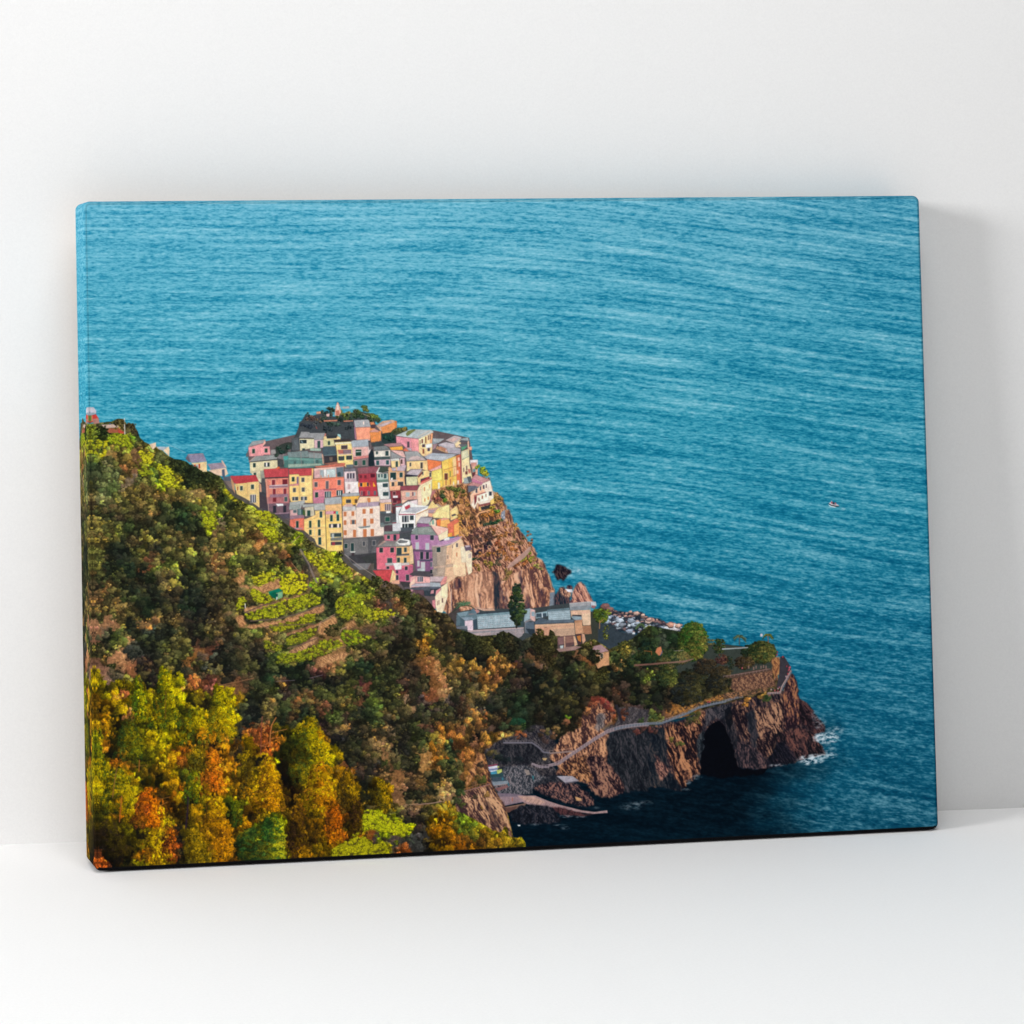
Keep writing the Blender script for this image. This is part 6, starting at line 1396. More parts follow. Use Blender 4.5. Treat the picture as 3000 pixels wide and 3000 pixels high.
CEM2 = '''
// at 1560 1600, 3.864
#66808c 165 712 415 690 420 712 170 735
#a8bec8 175 735 425 715 432 830 185 838
#506070 25 850 90 800 180 830 470 820 470 855 30 875
#5c6c7c 180 836 470 826 470 850 100 860
#8ca0ac 445 785 560 775 560 825 480 830 440 800
#8c949c 415 640 655 622 658 702 425 722
#a8a8ac 420 640 652 625 654 660 424 680
l #c86c70 1.6 420 636 540 628
l #c8cccc 1.6 418 640 655 620
#e8b898 430 722 655 708 658 885 575 890 560 830 555 780 450 775 440 800
#f0c8a4 560 760 655 745 658 880 575 888
#3c3840 450 770 555 770 555 790 450 780
#b07858 565 895 658 888 670 985 590 990 575 960
#d89c74 475 835 560 825 565 900 580 980 540 985 485 990 478 900
#c88c68 475 835 560 825 562 855 478 862
#e4b08c 25 880 470 860 480 1010 300 1015 30 1010
#d8a080 25 905 470 885 470 895 25 915
#dc9c7c 30 920 200 910 180 1010 40 1020
#c8a084 230 930 470 925 478 1000 260 1010
#6c4c4c 280 1015 480 1000 480 1100 380 1150 285 1150
#8c6464 290 1030 355 1025 355 1100 295 1110
#94685c 372 1020 465 1010 465 1080 375 1090
#d8a888 355 1015 370 1015 372 1150 358 1150
#e8b48c 460 1010 480 1010 510 1110 475 1120
#4a3038 492 990 555 985 550 1100 520 1110
#c87838 500 1010 545 1000 548 1080 515 1060
#dca080 555 985 585 985 600 1060 570 1100 560 1060
#a07c74 270 1155 480 1120 560 1130 480 1170 300 1190
#5c4c4c 285 1110 360 1100 350 1150 290 1150
#b8c4c8 310 1120 350 1115 345 1150 315 1150
// stone hut
#a87c84 670 1130 775 1105 865 1180 725 1210 700 1215
#b48c90 690 1135 775 1112 850 1178 730 1200
#dc9c6c 708 1215 865 1185 868 1340 800 1350 740 1380 710 1320
#c88858 708 1215 735 1210 750 1380 710 1320
w #4a4850 768 1210 795 1252
l #d8a484 2 660 1070 665 1120
'''
def village():
    global LIFT, EDGES
    LIFT, EDGES = .07, 1
    rng = np.random.RandomState(4)
    at(0, 0, 1)
    poly('#4c4a48', [(640,1390),(700,1440),(730,1400),(900,1520),(1000,1560),(1250,1700),(1250,1780),(1100,1730),(900,1620),(700,1500)])
    poly('#5c5258', [(728,1340),(735,1300),(870,1270),(885,1232),(1100,1240),(1170,1270),(1270,1258),(1375,1280),(1385,1340),(1400,1390),(1440,1420),(1300,1560),(1320,1700),(1300,1790),(1230,1760),(1150,1700),(1000,1600),(840,1520),(780,1480)])
    rock([(1240,1420),(1370,1415),(1380,1390),(1437,1398),(1442,1435),(1465,1449),(1480,1475),(1495,1500),(1503,1533),(1515,1545),(1530,1560),(1551,1591),(1567,1607),(1571,1630),(1592,1646),(1600,1668),(1612,1690),(1625,1728),(1625,1735),(1612,1748),(1612,1775),(1600,1795),(1320,1800),(1300,1700),(1330,1600),(1330,1500)],
         ('5c3e3c','ae7a5c','e0b090'), 62, 7, 26, 30, 1.0)
    at(700, 1150, 4.83); draw(V1)
    # hill-top bushes
    for x, y, r, c in [(965,290,26,'34463c'),(1010,350,40,'6a5248'),(1060,370,34,'5c4a48'),(1130,370,34,'6a5a48'),(1180,290,30,'3a4a44'),(1240,270,40,'2c3c3c'),(1300,210,42,'2c4038'),(1340,240,34,'3a4a3c'),
        (1300,290,40,'4a5048'),(1420,300,40,'5c6438'),(1480,290,46,'7a7438'),(1540,290,40,'8a7c3c'),(1500,330,40,'5c6a38'),(1600,290,40,'4a5a38'),(1650,250,40,'4a5240'),(1660,310,46,'3a4c34'),(1720,290,44,'4a5a34'),
        (1790,210,40,'4a5c34'),(1800,240,40,'6a7038'),(1740,320,50,'2f4434'),(1860,300,40,'5c6038'),(1900,330,46,'3a4c34'),(1880,380,40,'3c4c38'),(1500,370,46,'38483c'),(1440,360,40,'2c3c38'),(1600,370,40,'34443c'),
        (1200,350,50,'3c4c44'),(1100,430,36,'4a4c50'),(1300,430,60,'3c5048'),(1400,440,50,'42564c'),(1550,470,60,'3c4448'),(1250,500,60,'343e44'),(1000,450,50,'353d48'),(940,440,40,'343c48'),(560,790,40,'2c4438'),(620,830,44,'28403a'),(680,770,36,'304840'),(560,870,36,'34443c')]:
        t = tex(ph([(x, y)]))[0]
        for k in range(3): blob(t[0]+rng.randn()*3, t[1]+rng.randn()*2, r/4.83*SC*.8, r/4.83*SC*.7, hx(c), rng, .8, .5)
    draw('''
#d9a090 1358 310 1375 190 1395 125 1412 130 1440 210 1450 270 1420 320
#b06858 1375 250 1420 240 1430 300 1385 310
#e8d0c8 1385 160 1410 150 1425 230 1390 230
#dc9470 1100 260 1160 252 1165 285 1105 292
#c07860 1200 380 1400 372 1395 392 1210 400
#c07860 1480 385 1620 378 1620 395 1490 402
#c8a8a8 1240 290 1290 285 1280 330 1245 325
l #a85048 2 1095 470 1110 500
l #c8a890 1.4 1760 290 1860 330
#a0a8b0 1460 190 1560 180 1570 210 1480 215
''')
    at(1080, 1200, 4.83); draw(V2)
    # bushes of the crag under the houses
    for x, y, r, c in [(100,100,50,'5c7034'),(60,80,40,'6a7a3c'),(140,120,40,'4c6438'),(110,140,40,'3a4a38'),(440,270,40,'5c6038'),(500,265,40,'7a6c3c'),(400,290,40,'4a5034'),(250,380,50,'24443a'),(320,400,50,'20403a'),(340,350,40,'2c4438'),
        (1600,820,40,'8ca030'),(1640,860,46,'98a02c'),(1600,870,40,'7c8c30'),(1660,900,44,'a09c38'),(1560,800,34,'7c9034')]:
        t = tex(ph([(x, y)]))[0]
        for k in range(3): blob(t[0]+rng.randn()*2, t[1]+rng.randn()*2, r/4.83*SC*.8, r/4.83*SC*.7, hx(c), rng, .8, .5)
    # crag between the houses and the sea
    at(0, 0, 1)
    P2 = lambda l: [(1080+a/4.83, 1200+b/4.83) for a, b in zip(l[::2], l[1::2])]
    rock(P2([880,1250,960,1130,1080,1090,1330,1040,1410,1060,1440,1200,1500,1350,1560,1420,1700,1400,1800,1380,1860,1420,1932,1400,1932,1932,1290,1932,1290,1700,1280,1500,1250,1350,1140,1330,1000,1330]),
         ('543c34','b87c50','e4ac78'), 60, 7, 26, 31, 1.15)
    for x, y, r, c in [(1160,1110,50,'6c7038'),(1220,1130,60,'747438'),(1290,1120,60,'5c6434'),(1340,1160,40,'50582f'),(1240,1190,50,'7c7034'),(1330,1200,40,'94703c'),(1020,1150,50,'5c5c34'),(1030,1220,50,'3c4c34'),(980,1240,50,'8c5048'),(1080,1270,50,'5c8030'),(960,1290,40,'7c5044'),
        (1200,1320,40,'4a3c3c'),(1240,1310,40,'3a3438'),(1140,1300,40,'6c5840'),(1340,1280,50,'b07c48'),(1400,1330,40,'94703f'),(1450,1500,50,'6c5038'),(1400,1450,50,'7c6038'),(1300,1500,40,'a87c48'),(1330,1600,40,'5c4440'),(1560,1000,10,'5c5040'),(1800,1230,50,'8c7440'),(1850,1250,50,'9c7c48'),(1780,1290,40,'a07c44'),
        (1820,1200,40,'bc8c58'),(1860,1330,44,'a87844'),(1700,1400,50,'b88c3c'),(1740,1370,44,'a89038'),(1760,1430,50,'c08440'),(1830,1430,44,'5c8c38'),(1800,1420,30,'6c9438'),(1640,1480,50,'c07c40'),(1720,1480,50,'b87840'),(1620,1580,40,'5c4c38'),(1760,1580,50,'2c4c34'),(1700,1600,44,'304434'),(1850,1560,44,'2c5030'),(1650,1610,40,'344438'),
        (1540,1800,60,'7c4c3c'),(1500,1850,60,'6c4440'),(1600,1850,50,'54383c'),(1640,1750,40,'4c3438'),(1440,1700,50,'b07844'),(1700,1850,40,'744838')]:
        t = tex([(1080+x/4.83, 1200+y/4.83)])[0]
        for k in range(3): blob(t[0]+rng.randn()*3, t[1]+rng.randn()*2, r/4.83*SC*.75, r/4.83*SC*.6, hx(c), rng, .9, .6, lo=.35)
    # rose houses of the spur again, in front of the crag
    at(1080, 1200, 4.83)
    s = V2.index('// pink right houses'); e = V2.index('// slate barrels'); draw(V2[s:e])
    draw('''
#e0a474 1510 1500 1560 1440 1720 1400 1720 1420 1570 1460 1530 1520
l #c8b8bc 2.4 1590 1660 1700 1670 1820 1630 1932 1570
l #e8ccc0 1.6 1590 1650 1700 1655 1820 1615 1932 1555
#7c88a0 1880 1440 1932 1400 1932 1540 1900 1550 1870 1500
W #c8d0dc 1890 1470 1905 1490 1910 1500 1925 1520''')
    rock([(1395,1545),(1440,1538),(1480,1525),(1503,1533),(1515,1545),(1530,1560),(1551,1591),(1567,1607),(1571,1630),(1592,1646),(1600,1668),(1610,1690),(1390,1690),(1330,1690),(1345,1680),(1350,1600),(1360,1560)],
         ('4e3434','a8725a','deaa88'), 58, 7, 24, 41, 1.15)
    P4 = lambda l: [(1240+a/4.83, 1500+b/4.83) for a, b in zip(l[::2], l[1::2])]
    rock(P4([330,1010,440,880,600,870,700,850,980,820,1000,1000,1300,850,1560,740,1700,760,1780,900,1800,1000,1860,1100,1800,1200,1790,1330,1740,1360,1680,1420,330,1440,280,1380]),
         ('5c3e3e','bc8464','eab898'), 80, 12, 60, 43, 1.2)
    rock(P4([570,900,700,860,960,830,990,980,1000,1360,780,1370,620,1360,580,1200]), ('8c6454','d8a080','f0c4a4'), 86, 12, 90, 44, .9)
    rock(P4([980,820,1050,850,1090,1000,1100,1200,1130,1380,1010,1380,1000,1200]), ('1c2a38','34363e','6c4c48'), 88, 8, 60, 45, .8)
    for p in ['1060 880 1100 1000 1180 1360 1140 1370 1100 1150', '1460 1130 1500 1180 1520 1300 1500 1400 1440 1400 1440 1250', '1660 1080 1700 1070 1680 1200 1620 1300 1600 1400 1640 1230', '1700 1220 1720 1300 1690 1380 1660 1390 1670 1290', '1160 1000 1180 1120 1200 1340 1190 1360 1160 1200', '800 1100 815 1340 800 1350 790 1200', '430 980 520 920 560 1010 480 1090 440 1080', '1330 780 1390 830 1420 1100 1400 1180 1360 950']:
        v = list(map(float, p.split())); rock(P4(v), ('2c2a3c','503840','8c5c50'), 80, 6, 40, 50, .8, .85)
    # growth on the crag
    for x, y, r, c in [(700,330,60,'5c4438'),(760,300,50,'6c4844'),(800,360,50,'4c3c3c'),(860,420,50,'54403c'),(900,350,50,'7c5038'),(960,330,60,'4a3834'),(900,260,40,'5c3c34'),(1000,250,50,'8c5c38'),(1050,300,40,'6c5034'),(1100,350,50,'8c5c38'),(1180,300,50,'a87040'),(1280,320,50,'7c5c40'),
        (1350,380,50,'6c5c40'),(1400,420,50,'7c5c40'),(1330,200,50,'c08850'),(1200,180,40,'b88048'),(760,480,50,'5c4034'),(860,520,50,'3c2c38'),(930,450,50,'34343a'),(740,640,44,'2c4430'),(780,560,50,'302c38'),(820,610,40,'b87c44'),(900,600,50,'7c5c34'),(950,680,50,'8c8034'),(1020,560,40,'b87c3c'),(1080,640,50,'4c4440'),
        (1040,720,50,'5c5440'),(880,720,50,'8c7438'),(1120,560,50,'a0683c'),(1180,640,50,'a86c3c'),(1100,480,50,'9c6038'),(1060,420,50,'8c4c34'),(1240,480,60,'b07040'),(1300,540,50,'a8683c'),(1380,700,60,'a8643c'),(1300,760,60,'9c5c38'),(1440,640,50,'8a8434'),(1500,600,50,'9ca03c'),(1530,680,50,'8c8438'),(1580,730,40,'a0a048'),(1460,700,50,'b06c40'),
        (1220,860,60,'7c6838'),(1200,920,50,'94744c'),(800,800,44,'8c7038'),(520,820,50,'b0804c'),(480,870,40,'a8844c'),(720,760,40,'a0703c'),(1620,780,40,'a89858'),(1480,320,40,'8c5c44'),(1500,420,50,'a86c4c'),(450,700,40,'e0a070'),(560,640,10,'b08c3c'),(560,240,60,'c88c50'),(540,140,50,'b88848'),(600,60,50,'c08c50'),(620,300,60,'d89c60')]:
        t = tex([(1240+x/4.83, 1500+y/4.83)])[0]
        for k in range(4): blob(t[0]+rng.randn()*5, t[1]+rng.randn()*4, r/4.83*SC*.6, r/4.83*SC*.5, hx(c), rng, .9, .6, lo=.4)
    at(1240, 1500, 4.83)
    draw('''
#a88880 1180 780 1220 720 1420 560 1500 480 1530 480 1500 560 1430 640 1250 770
l #d8a89c 1.2 1180 830 1230 720 1420 560 1520 480
l #c88c6c 1.6 700 690 860 580 1000 470
l #3c2c34 2.4 1050 540 1060 660
#6c7c90 1790 1130 1860 1120 1880 1260 1870 1340 1780 1350 1790 1250
''')
    draw(V4)
    at(860, 1440, 4.83); draw(V3)
    LIFT, EDGES = 0., 0
def rail(pts, col, wd=1.2, post=9, hgt=7, seed=0):
    """a path railing: hand rail and posts"""
    line(col, wd, pts, .9)
    P = pts; 
    for (ax, ay), (bx, by) in zip(P[:-1], P[1:]):
        d = math.hypot(bx-ax, by-ay); n = max(1, int(d/post))
        for k in range(n):
            x, y = ax+(bx-ax)*k/n, ay+(by-ay)*k/n; line(col, wd*.8, [(x, y), (x, y+hgt)], .8)
def headland(mask):
    global ROCKSHADE
    ROCKSHADE = .10
    at(0, 0, 1)
    H = lambda s: L(s, 1800, 1760, 2.76)
    G = lambda s: L(s, 1300, 1960, 3.22)
    rng = np.random.RandomState(21)
    poly('#39423c', H('500 400 560 330 700 330 870 345 1000 360 1080 372 1180 350 1290 345 1310 400 1310 450 1280 560 900 640 700 600 400 560 300 500'))
    # trees and shrubs along the top
    for x, y, w, h, c, d in [(560,330,150,100,'34502c','1c3028'), (630,180,230,290,'6c8c24','24501f'), (840,300,110,120,'3c6428','1c3c28'), (770,300,80,60,'9c9468','4c5440'), (1090,360,140,110,'3c5c28','1c3428'), (1190,330,220,160,'64742c','243c24'), (930,440,80,110,'24402c','182c28'), (1050,450,170,90,'5c4030','342c28'),
            (80,320,120,140,'7c6c30','3c4828'), (270,320,160,120,'24442c','162c28'), (360,430,460,60,'30542c','1c3426'), (120,470,160,60,'34502c','1c3026'), (870,430,110,80,'8c3c48','4c2c34'), (420,500,170,190,'50642c','2a3c28'), (640,560,240,160,'343c2a','202a28'), (860,530,170,110,'4c3c30','2c2c28'),
            (580,660,250,170,'3c3c2a','1e2428'), (820,600,180,120,'38342c','1e2428'), (950,620,100,70,'3c4428','24302a'), (730,470,180,110,'403430','242828')]:
        X, Y = 1800+x/2.76, 1760+y/2.76; tree(X, Y, w/2.76, h/2.76, hx(c), int(x+y), 'round', int(w*h/160), hx(d))
    X, Y = 1800+1010/2.76, 1760+290/2.76; palm(X, Y, 22, 12, '6c7c5c', 5); line('#5c4c44', 2.4, [(X, Y), (X, Y+22)])
    X, Y = 1800+1240/2.76, 1760+275/2.76; palm(X, Y, 17, 10, '6c7030', 6); line('#8c5444', 2.2, [(X, Y), (X+2, Y+22)])
    palm(1877, 1828, 16, 12, '4c6440', 7)
    at(1800, 1760, 2.76)
    draw('''
W #d8ccd4 1180 262 1198 285
#8ca8ac 870 380 1080 370 1080 378 870 392
l #c8b8b8 1.4 870 385 1080 372
#d87c50 330 410 345 375 375 365 390 420 360 440
l #3c5c8c 2 390 400 370 440
l #a85c34 1.6 240 400 300 405 300 435
l #b8a8a8 1 560 395 480 400
#7c5448 160 510 300 500 560 480 560 492 300 515 160 525
#8c6858 300 500 560 480 640 460 640 470 560 495
''')
    at(0, 0, 1)
    # terrace wall under the garden, orange in the light
    rock(H('960 620 1060 590 1270 555 1290 640 1310 690 1240 700 1120 720 980 740 930 700'), ('4c3632','7c5846','b08464'), 15, 3, 7, 71, .8)
    poly('#5c4438', H('880 610 1060 570 1240 540 1270 560 1060 600 960 625')); rail(H('880 605 1000 590 1120 570 1260 545'), '#c0a0a0', 1, 9, 5)
    rock(H('1270 480 1300 450 1335 450 1345 520 1320 640 1300 640 1275 560'), ('6c4434','b47c50','dca468'), 80, 4, 12, 72, .6)
    poly('#3c3840', H('1340 450 1370 440 1420 520 1430 560 1380 640 1340 700 1310 700 1330 600'))
    # cliffs
    cliff = ('33303a','5c4648','b88058')
    rock(H('0 1040 200 1020 340 1000 540 960 740 870 900 830 1030 790 1250 750 1350 740 1420 590 1440 580 1470 640 1480 700 1500 800 1550 820 1640 940 1700 1010 1700 1060 1620 1070 1640 1120 1690 1200 1710 1240 1560 1270 1430 1310 1240 1350 1180 1360 980 1340 720 1330 700 1400 560 1480 540 1540 400 1500 90 1500 0 1380'), ('16161e','40343a','8c6450'), 72, 12, 40, 73, 1.1)
    rock(H('0 1050 200 1030 400 1020 430 1130 420 1260 440 1380 540 1480 540 1540 400 1500 90 1500 0 1380'), ('0e1620','222830','4c4444'), 74, 9, 30, 74, .8)
    rock(H('400 1010 520 980 600 1000 740 870 740 900 700 1060 670 1200 680 1300 695 1380 600 1440 560 1520 520 1480 480 1380 440 1280 420 1150'), ('1c161c','6a4438','c08660'), 68, 10, 40, 75, 1.35)
    rock(H('320 1230 440 1350 430 1400 370 1450 340 1380'), ('3c2c30','94685c','c89078'), 60, 6, 20, 76, 1.)
    rock(H('960 830 1060 820 1100 920 1160 860 1260 850 1360 780 1370 1000 1310 1140 1260 1250 1200 1330 1160 1280 1120 1120 1050 1100 980 1000 930 900'), ('1a161e','60443e','b88a6c'), 66, 11, 40, 77, 1.35)
    rock(H('1060 900 1130 880 1160 1060 1150 1200 1110 1180 1080 1040'), ('1c2028','34343c','5c4c4c'), 84, 7, 30, 78, .8)
    rock(H('980 1130 1100 1160 1220 1260 1240 1345 1180 1360 990 1340 960 1220'), ('1a1c24','44383e','7c5c58'), 74, 9, 30, 79, 1.1)
    rock(H('1360 760 1400 640 1440 590 1470 640 1490 780 1540 820 1560 900 1500 1000 1380 1050 1370 1000'), ('221a22','54383a','a87050'), 80, 9, 28, 80, 1.2)
    rock(H('1480 800 1550 820 1640 940 1700 1010 1700 1060 1620 1075 1560 1020 1500 960'), ('16141a','34262c','64423f'), 50, 9, 30, 81, 1.1)
    rock(H('1320 1060 1500 1020 1620 1070 1640 1120 1690 1200 1710 1240 1560 1270 1480 1290 1360 1150 1300 1150'), ('16161c','3c2c30','784e46'), 60, 10, 30, 82, 1.1)
    rock(H('1310 1140 1380 1130 1480 1290 1430 1310 1240 1345 1220 1280 1270 1240'), ('0c1018','1e1e28','44343a'), 55, 8, 30, 83, .8)
    rock(H('740 880 880 830 960 830 940 900 900 960 860 960 820 940 760 1000 720 1050'), ('1c2028','34343c','5c5458'), 80, 8, 14, 84, .9)
    rock(H('680 1080 730 1050 740 1120 720 1300 690 1320 665 1200'), ('12181e','262c34','484c50'), 84, 6, 14, 85, .8)
    rock(H('880 960 960 960 1000 1120 980 1240 1000 1340 940 1300 900 1100'), ('14161e','28282f','5c4c4c'), 80, 7, 26, 86, .7)
    # the sea cave and the black water at its foot
    for k, s in enumerate(['738 1050 765 1010 800 985 840 966 872 985 898 1020 922 1090 960 1160 970 1260 1000 1340 1100 1360 1240 1350 1200 1400 900 1430 760 1420 700 1400 690 1300 720 1200 730 1120']):
        poly('#070a12', ragged(H(s), 5, 3.2, 9), .1)
    poly('#0a0f18', H('890 880 930 850 950 900 960 980 930 1040 900 980'), .1, .8)
    # grasses hanging from the brink
    for x, y, r, c in [(640,940,40,'4c4a2a'),(600,960,36,'3c4028'),(680,920,36,'54502c'),(620,900,36,'444a2c'),(580,990,30,'4a3c2a'),(660,980,34,'5c4c2c'),(1080,800,36,'b07838'),(1060,840,30,'a87034'),(1180,770,36,'a07838'),(1210,760,30,'8c6c34'),(1230,800,34,'3c4c28'),(1240,770,30,'304428'),(540,1150,30,'5c6430'),(460,1120,26,'6c6430'),
            (290,900,36,'5c6430'),(320,930,36,'44542c'),(260,950,36,'3c482a'),(300,980,36,'4c4a2a'),(240,1000,30,'54402c'),(280,1040,36,'5c3430'),(330,1050,30,'4c3430'),(220,1060,26,'5c3830'),(500,1160,24,'5c5430')]:
        t = tex([(1800+x/2.76, 1760+y/2.76)])[0]; bush(t[0], t[1], r/2.76*SC*.9, hx(c), rng, .6, .6, 9)
    # the ravine with its two paths
    rock(G('380 760 540 660 700 600 860 520 1000 560 1060 700 1000 850 1080 1000 900 1040 700 1000 560 920 440 1000 400 860'), ('1c1e28','3c383c','6c6464'), 30, 8, 12, 87, .7)
    rock(G('560 700 860 700 990 800 980 870 840 880 640 900 560 900 470 850'), ('14161e','282a30','4c484c'), 40, 8, 14, 88, .7)
    rock(G('1640 360 1760 350 1932 380 1932 540 1700 560 1540 600 1500 590 1640 480'), ('2c2c34','4c4648','746c70'), 20, 7, 10, 89, .6)
    rock(G('1540 620 1640 590 1932 540 1932 1150 1700 1150 1640 1060 1560 900 1540 800'), ('12161e','24282e','48444a'), 75, 9, 26, 90, .8)
    rock(G('1000 830 1050 720 1100 640 1160 590 1240 560 1300 540 1320 400 1400 330 1500 280 1600 320 1620 420 1560 500 1480 560 1560 600 1530 680 1545 860 1400 1000 1300 1060 1180 1000 1060 990 1080 930'), ('3e2a2c','946650','d8a078'), 66, 10, 22, 91, 1.2)
    rock(G('1440 440 1520 420 1520 520 1460 590 1420 540'), ('4c484c','8c7c78','b09c90'), 70, 6, 16, 92, .7)
    rock(G('1360 820 1440 800 1540 870 1600 960 1660 1020 1700 1110 1690 1170 1620 1190 1560 1215 1480 1210 1380 1120 1300 1060 1300 960'), ('1e1820','5c403e','a87a64'), 58, 10, 24, 93, 1.3)
    rock(G('1080 940 1180 860 1340 800 1360 900 1400 1040 1340 1080 1240 1030 1120 1000'), ('302224','84583f','cc9468'), 50, 9, 20, 94, 1.2)
    for x, y, r, c in [(1480,300,50,'84382f'),(1540,330,50,'7c3834'),(1580,380,40,'8c4434'),(1420,330,46,'94543a'),(1360,400,44,'a06840'),(1590,440,34,'945034'),(1700,400,50,'54342c'),(1720,340,44,'4c3830'),(1690,460,30,'7c442c'),(700,590,34,'a05c34'),(760,620,34,'94583a'),(690,630,30,'8c5034'),(920,600,44,'5c4434'),(980,590,40,'5c5434'),(1050,560,40,'7c6038'),(1040,620,44,'6c4c38'),(950,660,44,'4c3a38'),
            (1170,450,30,'6c8c24'),(1150,500,40,'7c5038'),(560,540,50,'34402a'),(640,500,50,'1c3a28'),(720,500,50,'1c3c2a'),(820,560,44,'2c2c2c'),(460,800,50,'44402c'),(430,780,40,'54482c'),(520,830,40,'202828'),(600,860,40,'1c2428'),(700,850,50,'1a2026'),(1820,600,40,'5c3430'),(1860,480,40,'3c4c2a'),(1880,560,40,'503430')]:
        t = tex([(1300+x/3.22, 1960+y/3.22)])[0]; bush(t[0], t[1], r/3.22*SC*.95, hx(c), rng, .6, .6, 9)
    poly('#2c2830', G('1610 330 1640 330 1690 500 1670 510'))
    # paths
    at(0, 0, 1)
    line('#8c7c80', 8.5, G('990 905 1080 890 1180 820 1300 740 1420 660 1540 590 1660 550 1800 530 1932 520'), .95)
    line('#6c7480', 7, H('0 1035 120 1005 260 990 380 985 500 940 600 900 680 860 800 830 900 810'), .95)
    line('#6c6c74', 7, H('900 805 1000 775 1040 770'), .9); line('#807478', 6, H('1240 745 1340 740 1360 690 1400 620 1430 560'), .95)
    line('#74707c', 5, G('560 690 700 690 830 690 890 730 940 780 1000 785'), .9); line('#94807c', 5, G('1000 790 1120 780 1220 770'), .9)
    line('#8c8088', 6, G('830 890 900 920 990 920'), .9)
    rail(G('560 665 700 670 830 665 890 705 940 755 1000 765'), '#8c848c', 1, 8, 6); rail(G('1000 765 1120 755 1220 745'), '#c89c88', 1, 8, 6)
    rail(G('830 885 900 905 990 900 1080 865 1180 800 1300 720 1420 640 1540 570 1660 530 1800 510 1932 500'), '#c8b0b8', 1.2, 8, 9)
    rail(H('340 975 500 925 600 880 680 845 800 810 900 795 1020 760'), '#b0a8b4', 1.1, 9, 7); rail(H('0 1020 200 990 340 975'), '#70747c', .9, 9, 6)
    rail(H('1240 740 1340 730 1350 690 1380 640 1425 560'), '#e0b0a4', 1.4, 7, 6)
    rock(H('440 890 540 860 640 840 760 790 880 750 1040 740 1030 760 900 790 760 815 660 850 560 890 460 920'), ('3c302c','8c6038','c88c48'), 10, 4, 10, 95, .8)
    rock(H('880 750 1040 720 1100 735 1240 700 1250 720 1120 760 1000 770 890 790'), ('3c3430','8c6448','c89064'), 20, 4, 10, 96, .8)
    for x, y in [(1315,405),(1350,440),(1390,520),(1405,530),(1400,550),(1385,600),(1395,580),(1375,620),(1410,540),(1330,690),(1315,700),(1300,715),(1280,705),(1340,680),(1320,720),(1260,700),(1030,530),(1300,620),(750,810),(765,805),(1310,425),(1420,530)]:
        X, Y = 1800+x/2.76+rng.randn(), 1760+y/2.76+rng.randn()
        poly(['#c83848','#d85868','#a83448','#c8a0a8','#3c3c54'][rng.randint(5)], [(X,Y),(X+3,Y),(X+3.2,Y+5),(X-.2,Y+5)], 0)
    for x, y in [(1080,520),(1120,530),(1140,520),(1180,520),(1200,515),(1220,520)]:
        X, Y = 1800+x/2.76, 1760+y/2.76; poly('#9c7468', [(X,Y),(X+4,Y),(X+4,Y+9),(X,Y+9)], 0, .8)
    # landing place: concrete, kayaks, ramp, breakwater rocks
    rock(G('430 990 560 920 700 900 840 920 900 1000 1000 1010 980 1060 860 1090 820 1180 700 1190 560 1160 500 1160 450 1090'), ('2c3038','4c5058','847c80'), 20, 4, 5, 120, 1.0)
    at(1300, 1960, 3.22)
    draw('''
#3c4c5c 450 1010 560 1000 600 1060 460 1070
#8894a0 450 1060 600 1050 620 1080 470 1100
#8c5c5c 480 1120 600 1090 610 1110 510 1150
l #a87c74 1.4 470 1100 610 1080
l #8c6460 1.4 612 1010 620 1080
#7c6c7c 500 1165 640 1170 720 1180 800 1200 760 1250 560 1290
#9c8088 520 1200 700 1200 760 1240 570 1280
#b08c8c 690 1190 860 1190 980 1240 1100 1280 1300 1330 1420 1345 1540 1330 1545 1355 1400 1365 1250 1345 1100 1310 900 1300 760 1265
#c89c8c 700 1195 850 1200 960 1250 900 1280 780 1250
#8c6858 560 1300 780 1260 760 1290 620 1340 590 1330
#6c4840 560 1310 700 1290 620 1350 590 1350
''')
    at(0, 0, 1)
    for a in range(8): line('#6c5058', 1, [(1300+(790+a*36)/3.22, 1960+(1215+a*8)/3.22), (1300+(760+a*36)/3.22, 1960+(1255+a*8)/3.22)], .7)
    rock(G('600 1370 740 1280 900 1280 1020 1300 1090 1400 1110 1440 1000 1460 820 1460 650 1440'), ('10141c','222630','4c444a'), 40, 8, 12, 97, .8)
    rock(G('1020 1300 1120 1310 1250 1345 1400 1370 1300 1390 1100 1380'), ('241c22','4c3034','6c4444'), 10, 6, 8, 98, .6)
    rock(G('840 1110 960 1060 1060 1030 1120 1060 1180 1060 1260 1080 1340 1150 1400 1210 1420 1280 1360 1300 1230 1280 1100 1240 980 1200 900 1170'), ('161620','40343a','94685c'), 45, 8, 16, 99, 1.1)
    rock(G('860 1080 1000 1000 1100 1010 1140 1060 1060 1070 960 1080 860 1110'), ('1c2028','38383f','5c5458'), 30, 6, 12, 100, .7)
    at(1300, 1960, 3.22)
